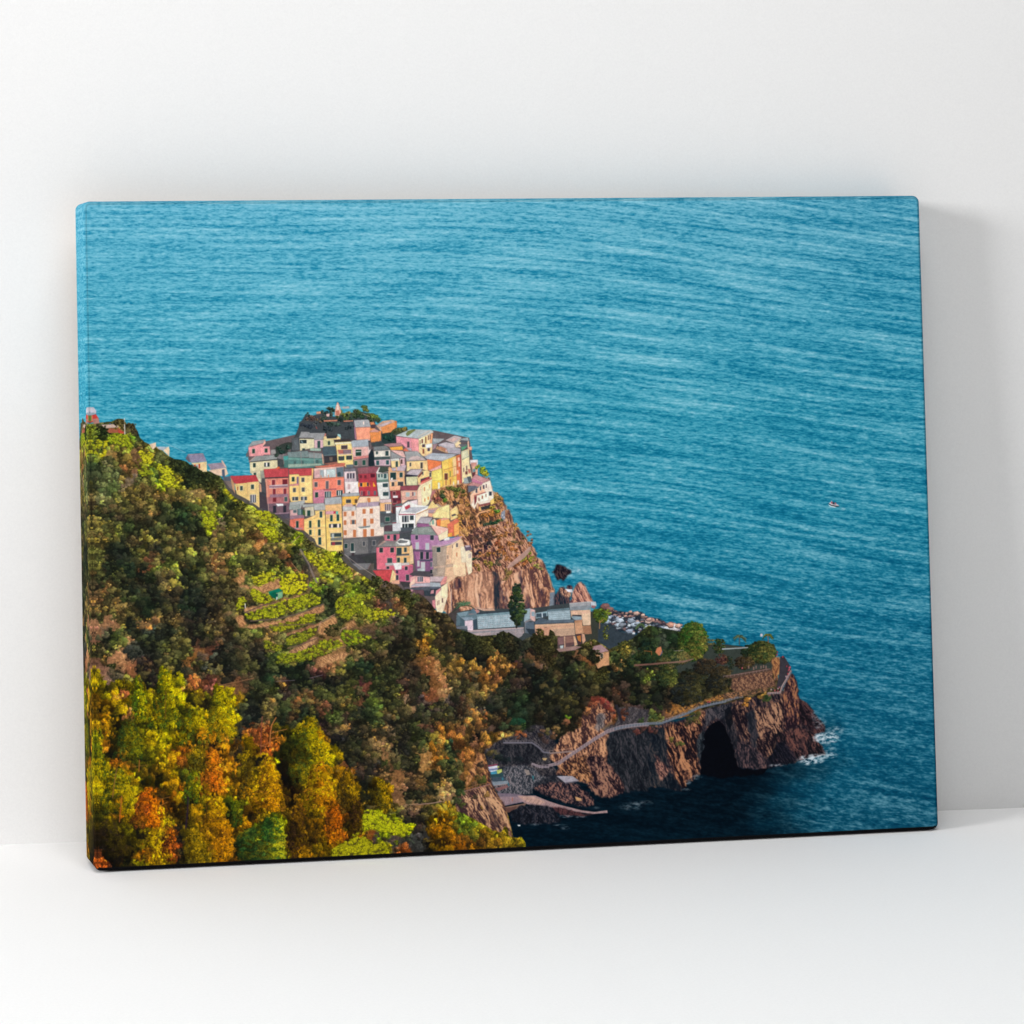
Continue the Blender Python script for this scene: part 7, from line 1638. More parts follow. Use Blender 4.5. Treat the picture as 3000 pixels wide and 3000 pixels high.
    draw('''
#a8a0ac 1060 1005 1210 1005 1275 1050 1140 1068
#6c6470 1140 1068 1275 1050 1275 1058 1140 1080
#d8a068 1235 1200 1290 1215 1300 1240 1250 1240
#9c8c84 755 940 800 950 815 990 780 1000
#d0a870 925 835 975 835 960 860 935 855
#8c3c54 412 905 500 890 512 900 420 918
#d8d4e4 415 920 500 905 518 915 510 930 425 940
#7c88b8 420 940 510 930 508 945 425 958
#d8dce8 425 958 500 945 520 955 440 972
#3c94b8 430 970 500 955 500 985 450 1000
#c8d868 495 950 545 938 550 965 505 990
#a8b85c 500 915 520 910 522 925 505 930
#2c4c54 435 990 500 985 560 975 560 1010 445 1020
#2c7c8c 545 1020 560 1020 560 1045 548 1045
#2c6c80 600 1070 615 1070 615 1100 602 1100
#2c7480 830 1000 850 1005 845 1060
W #b86c5c 640 1210 650 1245
#e8ecf4 690 1466 722 1468 718 1480 700 1480
''')
    at(0, 0, 1)
    foam(1655, 2390, 26, 5, .55, 5); foam(1700, 2392, 20, 4, .5, 6); foam(1570, 2414, 22, 3.5, .5, 7); foam(1655, 2424, 16, 6, .4, 8); foam(1640, 2415, 24, 3, .5, 9)
    foam(1850, 2360, 42, 14, .42, 10); foam(1880, 2350, 44, 8, .35, 11); foam(2040, 2275, 18, 8, .6, 12); foam(2015, 2290, 10, 8, .6, 13); foam(2010, 2312, 16, 5, .7, 14); foam(1746, 2365, 14, 6, .3, 15)
    foam(2275, 2240, 30, 5, .9, 16); foam(2375, 2224, 46, 17, 1.8, 17); foam(2395, 2215, 34, 10, 1.2, 18); foam(2425, 2212, 34, 10, 1.0, 19); foam(2420, 2160, 46, 20, 1.5, 20); foam(2400, 2158, 22, 14, 1.3, 21); foam(2448, 2140, 34, 16, .8, 22); foam(2400, 2115, 22, 22, .7, 23); foam(2385, 2095, 10, 18, .6, 24); foam(2430, 2195, 24, 20, .6, 25)
    foam(1700, 1672, 22, 10, .8, 26); foam(1672, 1683, 16, 3, 1.2, 27)
    ROCKSHADE = .04
    # cliff at the near corner of the slope
    rock(G('320 780 380 800 400 870 450 1080 520 1200 600 1370 650 1580 540 1540 440 1500 330 1440 200 1360 120 1340 110 1220 200 1160 300 1120 400 1080 380 1020 300 1000 240 1060 200 1100 220 980 260 900 300 860'), ('442c2c','98643f','d89c68'), 60, 9, 30, 101, 1.1)
    rock(G('200 1160 440 1090 520 1200 600 1370 650 1580 540 1540 440 1500 330 1440 200 1360 120 1340 110 1220'), ('3c2a2e','8c6450','d8a880'), 58, 9, 40, 102, 1.25)
    rock(G('370 1230 420 1250 500 1400 560 1540 520 1530 450 1430'), ('2c2028','54403c','8c6450'), 60, 6, 30, 103, .8)
    for x, y, r, c in [(350,900,40,'3c3028'),(330,960,40,'6c4c30'),(360,1040,44,'4c5228'),(320,1020,34,'5c4c2c'),(160,1160,44,'3c4c2c'),(130,1240,40,'40482c'),(170,1280,36,'4c5028'),(290,1210,30,'3c3428'),(400,1180,36,'94703c'),(220,1000,40,'a06c34'),(280,1080,34,'5c4430'),(240,900,36,'a0703c'),(360,1300,20,'94703a')]:
        t = tex([(1300+x/3.22, 1960+y/3.22)])[0]; bush(t[0], t[1], r/3.22*SC*.95, hx(c), rng, .6, .6, 9)
    line('#94707c', 3, G('190 1150 300 1120 440 1080'), .7); rail(G('190 1130 300 1090 440 1065'), '#a06c54', 1.3, 9, 9); rail(G('0 1220 100 1170'), '#8c6458', 1.1, 8, 8)
    at(740, 1960, 3.22); draw('l #a8847c 2.4 1400 1300 1560 1275 1700 1260 1780 1245\nl #c89c7c 1.2 1400 1290 1560 1262'); at(0, 0, 1)
    growth(mask*region(G('-600 1300 20 1260 60 1340 140 1380 200 1440 260 1400 320 1440 400 1480 460 1530 540 1540 570 1480 600 1500 610 1570 650 1600 700 1570 730 1600 770 1650 770 1760 -600 1900')), 9, 1.5)
def boat():
    at(2420, 1460, 4)
    draw('''
#20323c 28 52 60 44 140 70 160 86 120 92 60 82
#e4d8dc 30 46 60 36 100 50 140 66 158 80 110 76 60 66
#2c3848 60 44 100 52 120 64 84 62
#c84450 56 30 70 26 76 50 62 52
#3c3444 78 34 92 32 98 56 84 58
#d85c60 104 42 116 40 120 62 108 62
#e8c8c0 60 20 70 20 70 30 62 30
#e8ecf4 20 60 60 78 130 96 100 98 40 82
''')
    foam(2468, 1488, 16, 4, .9, 40); at(0, 0, 1)
# ------------------------------------------------------------------ hillside, terraces, graveyard, headland, cove
def L(s, ox=0, oy=0, k=1.):
    v = list(map(float, s.split())); return [(ox+a/k, oy+b/k) for a, b in zip(v[::2], v[1::2])]
HILL = L('236 1225 262 1240 290 1236 330 1232 345 1224 362 1224 372 1240 378 1235 392 1240 405 1262 412 1280 425 1292 442 1300 458 1305 470 1310 490 1330 512 1342 530 1344 548 1350 562 1362 590 1372 612 1378 640 1385 652 1400 662 1425 672 1440 690 1455 706 1462 722 1475 742 1480 758 1493 780 1500 806 1503 828 1525 850 1542 866 1551 885 1558 905 1578 925 1598 940 1603 965 1612 985 1612 1005 1640 1020 1655 1050 1675 1075 1690 1100 1705 1122 1700 1165 1712 1190 1735 1205 1748 1225 1735 1245 1748 1265 1770 1280 1790 1310 1796 1330 1820 1338 1840 1375 1850 1400 1862 1450 1858 1470 1862 1490 1850 1530 1875 1560 1860 1580 1840 1600 1835 1640 1860 1645 1890 1690 1890 1740 1870 1785 1900 1850 1870 1900 1830 2000 1850 2020 1900 2100 1900 2200 1960 2240 1960 2270 1930 2280 1990 2300 2040 2000 2100 1880 2130 1800 2140 1660 2150 1560 2200 1500 2190 1450 2180 1418 2202 1432 2250 1440 2295 1461 2333 1488 2390 1502 2451 1515 2455 1525 2448 1539 2470 1540 2560 240 2570')
def hillside():
    at(0, 0, 1)
    # buildings and rocks of the graveyard stand behind the front trees
    shore()
    at(0, 0, 1); poly('#3f484c', [(1325,1835),(1340,1790),(1390,1782),(1560,1780),(1700,1760),(1710,1900),(1640,1900),(1560,1890),(1480,1890),(1400,1880)])
    poly('#4c4444', [(1310,1800),(1345,1770),(1345,1850),(1320,1840)]); poly('#3c4038', [(1700,1790),(1752,1790),(1752,1920),(1690,1920)])
    at(1240, 1500, 4.83); draw(CEM)
    rng = np.random.RandomState(8)
    for r in range(6):
        for c in range(22):
            x = 775+c*24+r*1.5; y = 1482+r*27-c*1.7
            if rng.rand() < .85: W = hx('3c5468') if rng.rand() < .6 else hx('8a5c64'); poly(W, [(x,y),(x+9,y),(x+9,y+9),(x,y+9)], 0, .75)
    for r in range(4):
        for c in range(8):
            x = 1785+c*20; y = 1425+r*25-c*1.2
            poly('#3c5468', [(x,y),(x+8,y),(x+8,y+8),(x,y+8)], 0, .7)
    at(1560, 1600, 3.864); draw(CEM2)
    for r in range(4):
        for c in range(14):
            x = 190+c*17; y = 742+r*24-c*1.4
            poly('#3c5468', [(x,y),(x+6,y),(x+6,y+8),(x,y+8)], 0, .7)
    at(0, 0, 1)
    # cypress and palm
    colour_field(); m = region(HILL)
    cv = region(L('1620 1850 1700 1850 1740 1862 1790 1893 1790 1930 1740 1930 1730 1900 1650 1900'))
    growth(m*(1-.0*cv), 5, 1.0)
    at(1560, 1600, 3.864); draw(CEM2[CEM2.index('#dc9c7c'):])      # hut and loggia again, above the shrubs
    at(0, 0, 1)
    for x, y, w, h, c in [(1578,1838,44,70,'5c5830'),(1600,1860,46,60,'504c2c'),(1590,1880,50,60,'3c3c2c'),(1610,1905,44,44,'4a442c'),(1420,1865,56,50,'4a482c'),(1390,1860,50,50,'34402c'),(1475,1850,50,56,'34402c'),(1500,1880,50,50,'2c302c'),(1730,1872,24,26,'6c6030'),(1760,1960,44,40,'4a4a2c'),(1745,1900,40,40,'3a3a2c')]:
        tree(x, y, w, h, hx(c), int(x), 'round')
    tree(1513, 1710, 46, 115, hx('3a4a28'), 3, 'cyp', 170, hx('16282a')); line('#2c2c28', 4, [(1513,1815),(1513,1838)])
    palm(1360, 1772, 34, 14, '4c6c50')
    tree(1762, 1782, 50, 38, hx('6c9428'), 9, 'umb', 90, hx('3c5c28')); line('#b08054', 2.5, [(1757,1816),(1756,1840)]); line('#b08054', 2, [(1757,1822),(1768,1812)])
    tree(1776, 1828, 26, 46, hx('8c9c28'), 10, 'round')
    rock([(238,1150),(246,1165),(252,1185),(262,1205),(272,1235),(238,1240)], ('3c2c2c','6c4840','94604c'), 80, 5, 12, 121, 1.)
    # far left: red-walled house, sheds, cable
    at(210, 1100, 3.22)
    draw('''
#a8b0bc 60 330 90 290 130 290 110 350 60 370
#93a4b4 100 300 135 285 235 330 240 350 115 382
#c4c0cc 130 290 215 290 240 330 232 350 150 320
#d83c34 118 385 235 355 262 400 240 430 125 435
W #6c7c38 158 370 195 425
l #f0c890 1.2 155 365 158 428
l #f0c890 1.2 198 362 198 420
#b87c70 200 400 262 395 268 440 215 450
#c8a898 285 455 440 450 450 480 320 490
W #4c5468 360 440 376 456 395 438 410 452
#a8583c 330 490 450 485 500 530 340 535
#c84434 440 500 500 520 500 540 450 535
l #d8d0c8 2.6 503 395 507 548
#e8c8a8 735 640 800 622 800 665 770 690
#a8b4c0 800 660 925 665 880 700 830 690
#f0d0a8 868 700 920 660 928 690 925 755
l #c0c8cc .8 830 600 1080 720
#6c6474 1078 775 1100 735 1130 810 1110 810
#8c84a0 1100 735 1245 728 1278 800 1132 815
l #d88c74 1 1100 735 1245 728
#f0cc90 1130 818 1278 803 1280 900 1240 900
W #c04c30 1155 832 1175 850 1200 825 1216 868
#a4b0bc 1176 832 1198 832 1198 862 1180 850
#9c8c9c 1283 825 1440 810 1460 860 1320 885
#e8b8a0 1412 795 1425 790 1470 865 1445 850
#ecc4a4 1290 885 1460 862 1480 920 1440 945 1370 930
#4c5c74 1420 880 1445 875 1450 945 1425 950
#5c606c 1430 950 1500 940 1510 985 1440 985
#7c6c68 1440 985 1510 985 1535 1075 1500 1060 1460 1010
#c83c44 1500 940 1740 930 1768 990 1560 1018 1525 1000
#c04048 1500 940 1525 935 1545 1010 1530 1010
#f0c878 1540 1015 1768 992 1775 1240 1720 1200 1640 1150 1560 1110
#f4cc80 1660 1000 1768 992 1772 1130 1665 1120
#c89468 1500 950 1540 1015 1545 1110 1520 1060
w #38504c 1592 1035 1616 1075 1695 1022 1722 1062
W #a84c3c 1565 1040 1574 1075
w #4a5058 1688 1118 1740 1190
W #e4dce4 1702 1118 1710 1188 1722 1116 1729 1186
#d89c7c 1770 1000 1790 1020 1795 1090 1775 1090
l #c08c60 1 1658 1005 1662 1130
#4a4048 1775 1110 1840 1140 1850 1260 1775 1240
''')
    at(0, 0, 1)
    for x, y, w, h, c in [(344,1222,24,34,'5c5038'),(362,1226,22,34,'6c5434'),(392,1238,26,34,'705040'),(520,1347,50,44,'34482e'),(562,1364,56,46,'2c422e'),(602,1382,50,46,'3a4c2e'),(632,1392,44,44,'505c30'),(300,1245,40,36,'1e3a22'),(262,1240,34,24,'7c8c28'),(700,1465,36,34,'34442a'),(650,1430,40,40,'2c4028'),(718,1472,30,40,'5c6c28')]:
        tree(x, y, w, h, hx(c), int(x)+1, 'round')
    terraces()
    headland(m)
    pines()
def palm(x, y, r, drop, col, seed=1):
    rng = np.random.RandomState(seed)
    for k in range(26):
        a = math.pi*(1.0+rng.rand()*1.0)+rng.randn()*.15; ln = r*rng.uniform(.7,1.1)
        P = []
        for t in np.linspace(0, 1, 6): P.append((x+math.cos(a)*ln*t, y+math.sin(a)*ln*t*.9+drop*t*t*1.3))
        line('#'+('%02x%02x%02x' % tuple(int(v*255) for v in np.clip(hx(col)*rng.uniform(.5,1.25), 0, 1))), 2.0, P, .9)

def terraces():
    at(640, 1500, 3.22)
    T = lambda s: L(s, 640, 1500, 3.22)
    def wall(s, c='#b88458', seed=1):
        rock(T(s), ('6c4c3c', c[1:], 'e0ac78'), 20, 3, 8, seed, .55)
    wall('180 680 380 700 570 620 600 700 400 760 380 740', seed=2); wall('240 910 400 860 540 835 700 800 860 740 830 780 560 850 300 940 250 940', '#a87850', 3)
    wall('200 1090 330 1050 560 1020 820 930 990 855 1000 920 960 950 700 1030 480 1085 300 1090', '#b07c54', 4)
    wall('640 1140 880 1060 940 1040 960 1060 740 1130 640 1160', '#b07c54', 5); wall('665 1310 900 1170 940 1180 900 1240 760 1330 670 1340', '#b88860', 6)
    wall('300 330 430 250 440 300 400 340', '#cc8840', 7); wall('180 640 230 550 260 560 240 660 190 670', '#bc8850', 8)
    wall('940 1130 960 1030 1080 970 1120 1000 1110 1060 1040 1150 960 1150', '#b88454', 9); wall('1200 1060 1280 1000 1300 1060 1220 1110', '#a8784c', 10)
    wall('920 1430 960 1370 1160 1310 1240 1330 1180 1380 1060 1420 960 1460', '#a87850', 11); wall('160 990 240 970 270 1050 200 1090', '#b0784c', 12)
    G = [('575 640 640 590 760 570 840 600 835 720 760 770 660 770 600 740', 'b8bc14','e4dc24'), ('330 610 400 580 500 555 540 580 450 650 360 680 330 660', '9ca41c','d4d428'),
         ('300 730 340 710 400 760 510 790 500 850 400 860 330 830', '8c9c1c','c8cc20'), ('160 830 240 780 250 830 230 920 180 940', '7c901c','b8c020'),
         ('260 960 400 910 560 850 700 810 850 760 965 790 960 850 850 890 640 950 480 1000 350 1020 280 1010', '6c841c','c4cc20'),
         ('480 1060 700 1030 830 960 920 950 920 1010 760 1080 640 1120 520 1120 500 1090', '6c7c20','b8bc20'), ('640 1180 820 1110 920 1080 920 1150 800 1220 660 1260', '64782a','acb424'),
         ('420 1200 520 1230 620 1260 560 1310 440 1280', '647428','a0a824'), ('560 1330 700 1330 900 1260 980 1200 1140 1210 1180 1250 1060 1320 900 1380 720 1420 560 1420', '5c7824','b4bc20'),
         ('1110 800 1240 800 1340 840 1350 900 1290 960 1220 1010 1130 980 1110 900', '6c8420','b8c020'), ('1160 1110 1300 1110 1440 1180 1360 1220 1240 1260 1160 1200', '4c7c24','a8bc20'),
         ('815 360 900 390 1000 460 1060 510 1030 560 960 540 880 480', 'a0a420','d4d428'), ('1010 370 1080 400 1090 460 1050 500 1010 440', '8c9820','bcc424'),
         ('1050 540 1160 480 1260 540 1260 580 1160 580 1080 570', '84982a','c0c424'), ('370 120 440 110 560 170 600 240 560 270 480 260 420 200', '90a41c','ccd024'),
         ('870 650 930 650 970 740 920 760', '6c9428','a0b82c'), ('950 590 1080 620 1070 650 980 620', '98a42c','ccc82c'), ('1140 650 1260 690 1240 750 1150 740', '6c8428','98a828'),
         ('1290 770 1430 770 1440 840 1380 840 1290 800', '7c9428','acb428'), ('1360 880 1440 890 1500 960 1480 1040 1400 1000 1350 950', '7c902c','c0c428')]
    for i, (s, a, b) in enumerate(G): vines(T(s), a, b, 60+i)
    for k in range(6):
        x = 1470+k*36; vines(T('%d %d %d %d %d %d %d %d' % (x, 905+k*6, x+22, 900+k*4, x+6, 1000-k*5, x-24, 1030-k*10)), '98a024', 'd8d424', 90+k)
    at(210, 1100, 3.22); T2 = lambda s: L(s, 210, 1100, 3.22)
    for i, (s, a, b) in enumerate([('370 550 540 560 580 620 560 680 400 650', '74941c','b4c420'), ('640 700 740 710 790 790 760 830 680 820', 'a8ac1c','d8d424'), ('810 840 920 850 1000 960 1010 1040 900 1050 830 960', 'a8b41c','d8dc24'),
            ('630 860 720 850 780 920 700 960 640 920', '748c20','a8b824'), ('1200 1260 1350 1280 1380 1340 1360 1430 1260 1400 1240 1320', '88a41c','c0cc20'), ('1430 1060 1500 1090 1560 1190 1500 1160', 'a4a81c','d4cc24'),
            ('1730 1260 1850 1280 1932 1330 1932 1400 1800 1360', '98a420','ccd024'), ('1780 1400 1932 1450 1932 1560 1850 1540', '98ac1c','d0d824'), ('60 480 130 460 140 700 120 760 60 720', '94a020','ccc828')]):
        vines(T2(s), a, b, 110+i)
    for s, c in [('230 600 285 600 200 730 160 720','748c24'), ('285 600 295 640 240 750 220 720','8ca01c'), ('310 620 345 600 310 780 275 780','c8bc18'), ('150 610 200 600 180 660 150 690','7c8c24')]:
        vines(T2(s), c, 'c8c820', 130)
    at(640, 1500, 3.22)
    draw('''
#0c7c60 470 745 570 712 606 735 560 752 480 770
#08684c 475 755 545 745 550 815 520 805 480 770
#7cb484 545 760 606 740 606 795 560 815
#16404c 545 765 560 762 560 790 548 792
l #e8e0d8 2.6 252 855 254 900
W #d8dce8 545 795 556 820
''')
    for s, c, w in [('250 940 400 880 540 840','5a4a44',3), ('300 1020 560 1000 760 950 990 860','6c5a50',4), ('440 1080 560 1060 900 1050','6c5448',3), ('640 1140 940 1045','8c5c44',2), ('650 1280 760 1250 940 1180','74584c',3.5),
                    ('940 1110 960 1030 1100 955','c89c88',1.6), ('945 1085 965 1040 1100 970','b08878',1.4), ('1140 1140 1160 1100 1210 1075','c8a090',1.8), ('1020 1310 1180 1255','b88c74',1.5), ('1020 1325 1190 1265','a07c68',1.2),
                    ('690 470 770 570','c88860',2), ('690 280 770 215','b08478',2), ('440 290 700 290','8c6c5c',1.4), ('400 900 560 880','5c4c44',2), ('0 1630 200 1590 330 1560','906444',2.4), ('540 1590 720 1580','6c6470',1.5), ('860 1560 980 1530','7c7080',1.5),
                    ('770 340 850 480 900 600 930 660','857670',5.5), ('790 400 850 500 860 640','40403c',3.5), ('1190 390 1330 500 1560 650','d0b8a8',1.2), ('905 120 912 260','d8c8b8',1.6)]:
        line('#'+c, w, ph(L(s)) if False else L(s), .85)
    for x, y, w, h, c in [(850,620,30,50,'2c3a2a'),(1010,690,100,150,'2c3a2c'),(560,420,80,120,'3c4a30'),(1100,355,90,60,'34482a'),(1410,600,140,80,'3c4c2e'),(1540,640,70,40,'2c4028'),(1000,1060,160,100,'2c4028'),(800,260,120,110,'5c5c2c'),(1480,700,160,120,'5c5030'),(1700,720,150,160,'444c2a')]:
        X, Y = ph([(x, y)])[0]; tree(X+w/6.44, Y, w/3.22, h/3.22, hx(c), x, 'round')
    X, Y = ph([(1850, 770)])[0]; palm(X, Y, 22, 14, '5c7038')
    at(0, 0, 1)

def pines():
    rng = np.random.RandomState(77)
    def pine(x, y, w, h, c, d='2c3c18', o=None, n=None, s=1):
        tree(x, y, w, h, hx(c), s, 'pine', n, hx(d))
    A = lambda x, y: (240+x/3.22, 1960+y/3.22)
    for x, y, w, h, c, d in [(530,60,190,420,'8ca40e','3c5c18'), (780,0,300,520,'96a40e','34501a'), (1300,190,330,460,'a0a80e','5c6418'), (1060,380,330,300,'98a010','44561a'), (440,480,300,340,'74841a','2c441c'),
            (1560,770,200,420,'a08c12','4c401a'), (1760,830,330,480,'d09c10','6c4416'), (130,540,220,440,'88980e','2c4018'), (340,900,360,420,'94940e','3c4818'), (620,1120,330,340,'c8600e','5c3014'),
            (1050,950,220,300,'8c9c12','3c5a1a'), (1230,740,250,420,'d87410','7c4414'), (1080,720,180,240,'989014','4c481a'), (1250,1220,360,520,'c8940e','5c3c14'), (660,1500,220,380,'b8a00e','5c4014'), (820,1420,180,340,'c0600e','4c2412'), (240,1440,400,300,'5c6014','241c1a'), (1060,1520,300,340,'988014','4c4414'), (1450,1240,160,240,'648018','2c4818')]:
        X, Y = A(x, y); tree(X, Y, w/3.22, h/3.22, hx(c), int(x*7+y), 'pine', int(w*h/520), hx(d))
    for x, y, w, h, c, d in [(1700,1500,460,330,'88a414','1e4020'), (1780,1400,240,200,'80a010','1c4820')]:
        X, Y = A(x, y); tree(X, Y, w/3.22, h/3.22, hx(c), int(x), 'round', int(w*h/420), hx(d))
    B = lambda x, y: (740+x/3.22, 1960+y/3.22)
    for x, y, w, h, c, d in [(540,460,420,560,'a49c10','34441a'), (620,900,380,460,'b8980e','7c4c14'), (890,930,240,400,'98740f','4c3c18'), (1210,1040,200,300,'a08c10','4a4418'), (760,1240,240,380,'b0560e','6c3c14'), (420,1300,260,460,'7c5814','302018'), (980,1200,200,400,'6c5014','382418')]:
        X, Y = B(x, y); tree(X, Y, w/3.22, h/3.22, hx(c), int(x*3), 'pine', int(w*h/560), hx(d))
    T = lambda s: L(s, 740, 1960, 3.22)
    vines(T('1050 1340 1120 1320 1240 1380 1360 1430 1430 1450 1500 1510 1400 1580 1260 1540 1140 1510 1040 1480'), '90a40c', 'd8e00e', 150, None, (3.5,7))
    vines(T('760 1700 860 1640 960 1590 1060 1590 1120 1660 1240 1620 1270 1720 1100 1770 860 1790 740 1780'), '888c0c', 'ccc80e', 151, None, (3.5,7))
    # trunks and dead branches
    at(240, 1960, 3.22)
    for s, c, w in [('330 920 310 1020 285 1210','8c5a34',2.4), ('372 1190 350 1440','b0602c',2.8), ('540 850 535 960','a8642c',3), ('480 915 620 900','8c6434',1.4), ('1000 1200 990 1360 975 1500','2c2030',4.5), ('700 1230 830 1200','a06a34',1.6), ('720 1290 800 1250','b0703c',1.6),
                    ('1700 440 1690 560 1685 800','8c4c3c',2.6), ('1830 450 1790 520 1775 600 1770 720','c07840',3.4), ('1780 600 1850 580 1932 560','b87848',2), ('1770 680 1700 720 1640 700','a06440',1.8), ('1720 520 1760 460','8c5c4c',1.2), ('1780 650 1860 640','c07840',1.6), ('1680 720 1800 730','b06c3c',1.8),
                    ('790 200 785 460','6c4420',1.8), ('250 1340 330 1400','94602c',1.2)]:
        line('#'+c, w, L(s), .85)
    at(0, 0, 1)

def shore():
    """rocks in the sea, breakwater boulders, playground terrace of the headland"""
    at(0, 0, 1)
    T = lambda s: L(s, 1560, 1600, 3.864)
    poly('#34404a', T('670 880 860 860 1000 960 1300 1020 1560 1050 1750 1000 1750 1300 660 1300'))
    foam(1675, 1665, 26, 10, .9, 1); foam(1655, 1682, 30, 6, .6, 2)
    rock(T('212 285 240 270 265 200 300 198 340 212 440 265 440 300 400 320 345 390 280 380 260 340 245 300'), ('14141e','30262e','54403f'), 60, 5, 16, 61, 1.)
    rock(T('250 540 290 500 310 460 360 450 370 490 420 430 450 450 440 500 430 640 420 700 240 700'), ('1c2430','2c3440','6c4c4c'), 75, 6, 24, 62, .9)
    rock(T('300 470 340 455 370 480 440 520 430 570 380 570 320 520'), ('3c2c38','b07c64','e0b494'), 40, 6, 10, 63, 1.)
    rock(T('380 460 400 432 440 440 460 470 430 480'), ('1c1c2a','4c3440','7c5450'), 40, 4, 10, 64, 1.)
    at(1560, 1600, 3.864); poly('#e4e4f0', L('368 475 450 480 455 515 400 510')); at(0, 0, 1)
    rock(T('425 640 440 560 470 470 510 410 550 392 590 430 620 500 660 560 680 610 720 640 660 650'), ('5c3c44','a87060','e0a890'), 68, 6, 26, 65, 1.1)
    poly('#c0ccd8', T('660 620 715 620 725 665 690 690 660 680')); poly('#a0686c', T('665 660 720 670 700 700 665 690'))
    rock(T('660 740 760 690 780 655 880 690 960 730 1100 735 1180 735 1260 760 1340 800 1460 830 1500 850 1580 860 1660 870 1690 900 1670 960 1600 1060 1400 1050 1240 1000 1100 980 940 940 860 860 680 900'), ('14202c','26303c','4c4850'), 20, 6, 8, 66, .8)
    rng = np.random.RandomState(12)
    def boulder(x, y, r, c):
        X, Y = 1560+x/3.864, 1600+y/3.864; n = rng.randint(5, 8); a0 = rng.rand()*6
        pts = [(X+math.cos(a0+k*6.283/n)*r*rng.uniform(.75,1.25)*1.25, Y+math.sin(a0+k*6.283/n)*r*rng.uniform(.7,1.1)*.8) for k in range(n)]
        poly(c*.36+SHADOW, [(a-.8, b+r*.45) for a, b in pts], .1); poly(c, pts, .12)
        poly(np.clip(c*1.22, 0, 1), [(X+(a-X)*.55+r*.2, Y+(b-Y)*.5-r*.22) for a, b in pts], .08)
    up = lambda x: np.interp(x, [780,960,1180,1340,1500,1680], [668,735,735,800,855,880])
    lo = lambda x: np.interp(x, [780,900,1000,1140,1300,1420,1660], [860,890,940,980,1000,1020,1010])
    P = sorted([(rng.uniform(780, 1690), rng.rand()) for _ in range(330)], key=lambda p: p[1])
    for x, v in P:
        y = up(x)+(lo(x)-up(x))*v
        if v < .25 or rng.rand() < .15: c = hx(['7c5c5c','a87c70','5c4448','3c3440','c09080'][rng.randint(5)])
        else: c = hx(['2c3844','3c4854','8c98ac','a8b4c4','c4ccd8','5c6470','343c4c','202c38'][rng.randint(8)])
        boulder(x, y, rng.uniform(2.6, 5.6)*(1 if x < 1300 else 1.15), c)
    for x, y, r, c in [(990,830,11,'b8c4d4'),(970,880,10,'b4c0d0'),(1110,830,12,'94a0b0'),(1150,880,11,'a8b4c4'),(860,800,9,'a8b8cc'),(840,840,10,'a4b4c8'),(1010,880,9,'7c8490'),(1190,860,9,'98a4b4'),(1600,900,14,'d8d4dc'),(1540,920,14,'ccd0dc'),(1450,950,13,'ccd4e0'),(1480,1000,17,'ccd4e4'),(1560,1000,19,'d8c0bc'),(1500,960,14,'c4ccd8'),
                       (1620,930,12,'c8c0c4'),(1650,890,9,'d8a894'),(1560,880,11,'d89880'),(1310,840,10,'d8b4a4'),(1320,820,8,'d8a494'),(1360,960,12,'8c94a4'),(1350,1010,10,'a4acb8'),(1100,950,11,'98a4b8'),(1250,770,7,'e0b4a0'),(1180,750,9,'c8a090'),(830,670,14,'7c5450'),(870,700,11,'8c6058')]:
        boulder(x, y, r*.82, hx(c))
def foam(x, y, rx, ry, a, seed):
    T = tex([(x, y)])[0]; R = int(max(rx, ry)*SC)+2
    x0, x1 = max(int(T[0])-R, 0), min(int(T[0])+R, TW); y0, y1 = max(int(T[1])-R, 0), min(int(T[1])+R, TH)
    if x1 <= x0 or y1 <= y0: return
    X, Y = _xx[y0:y1, x0:x1], _yy[y0:y1, x0:x1]
    d = ((X-T[0])/(rx*SC))**2+((Y-T[1])/(ry*SC))**2
    n = fbm(X/11, Y/5, 3, seed, .6)
    m = np.clip(np.clip(1-d, 0, 1)**.7*np.clip(.38+1.1*n, 0, 1)*a, 0, 1)*.9
    blend((x0, y0, m), hx('dce6ee'))
# ------------------------------------------------------------------ the scene itself
import bpy, bmesh
from mathutils import Matrix, Vector
colour_notes(); paint_sea(); mknoise(); village(); hillside(); boat()
np.clip(IMG, 0, 1, out=IMG)

scene = bpy.context.scene
COL = scene.collection
def tag(o, label=None, cat=None, kind=None):
    if label: o['label'] = label
    if cat: o['category'] = cat
    if kind: o['kind'] = kind
    return o
def link(name, verts, faces, mat, parent=None, uvs=None, smooth=True):
    me = bpy.data.meshes.new(name); me.from_pydata(verts, [], faces); me.materials.append(mat)
    if uvs:
        lay = me.uv_layers.new(name='UVMap')
        for lp in me.loops: lay.data[lp.index].uv = uvs[lp.vertex_index]
    if smooth:
        for p in me.polygons: p.use_smooth = True
    me.update()
    o = bpy.data.objects.new(name, me); COL.objects.link(o)
    if parent: o.parent = parent
    return o

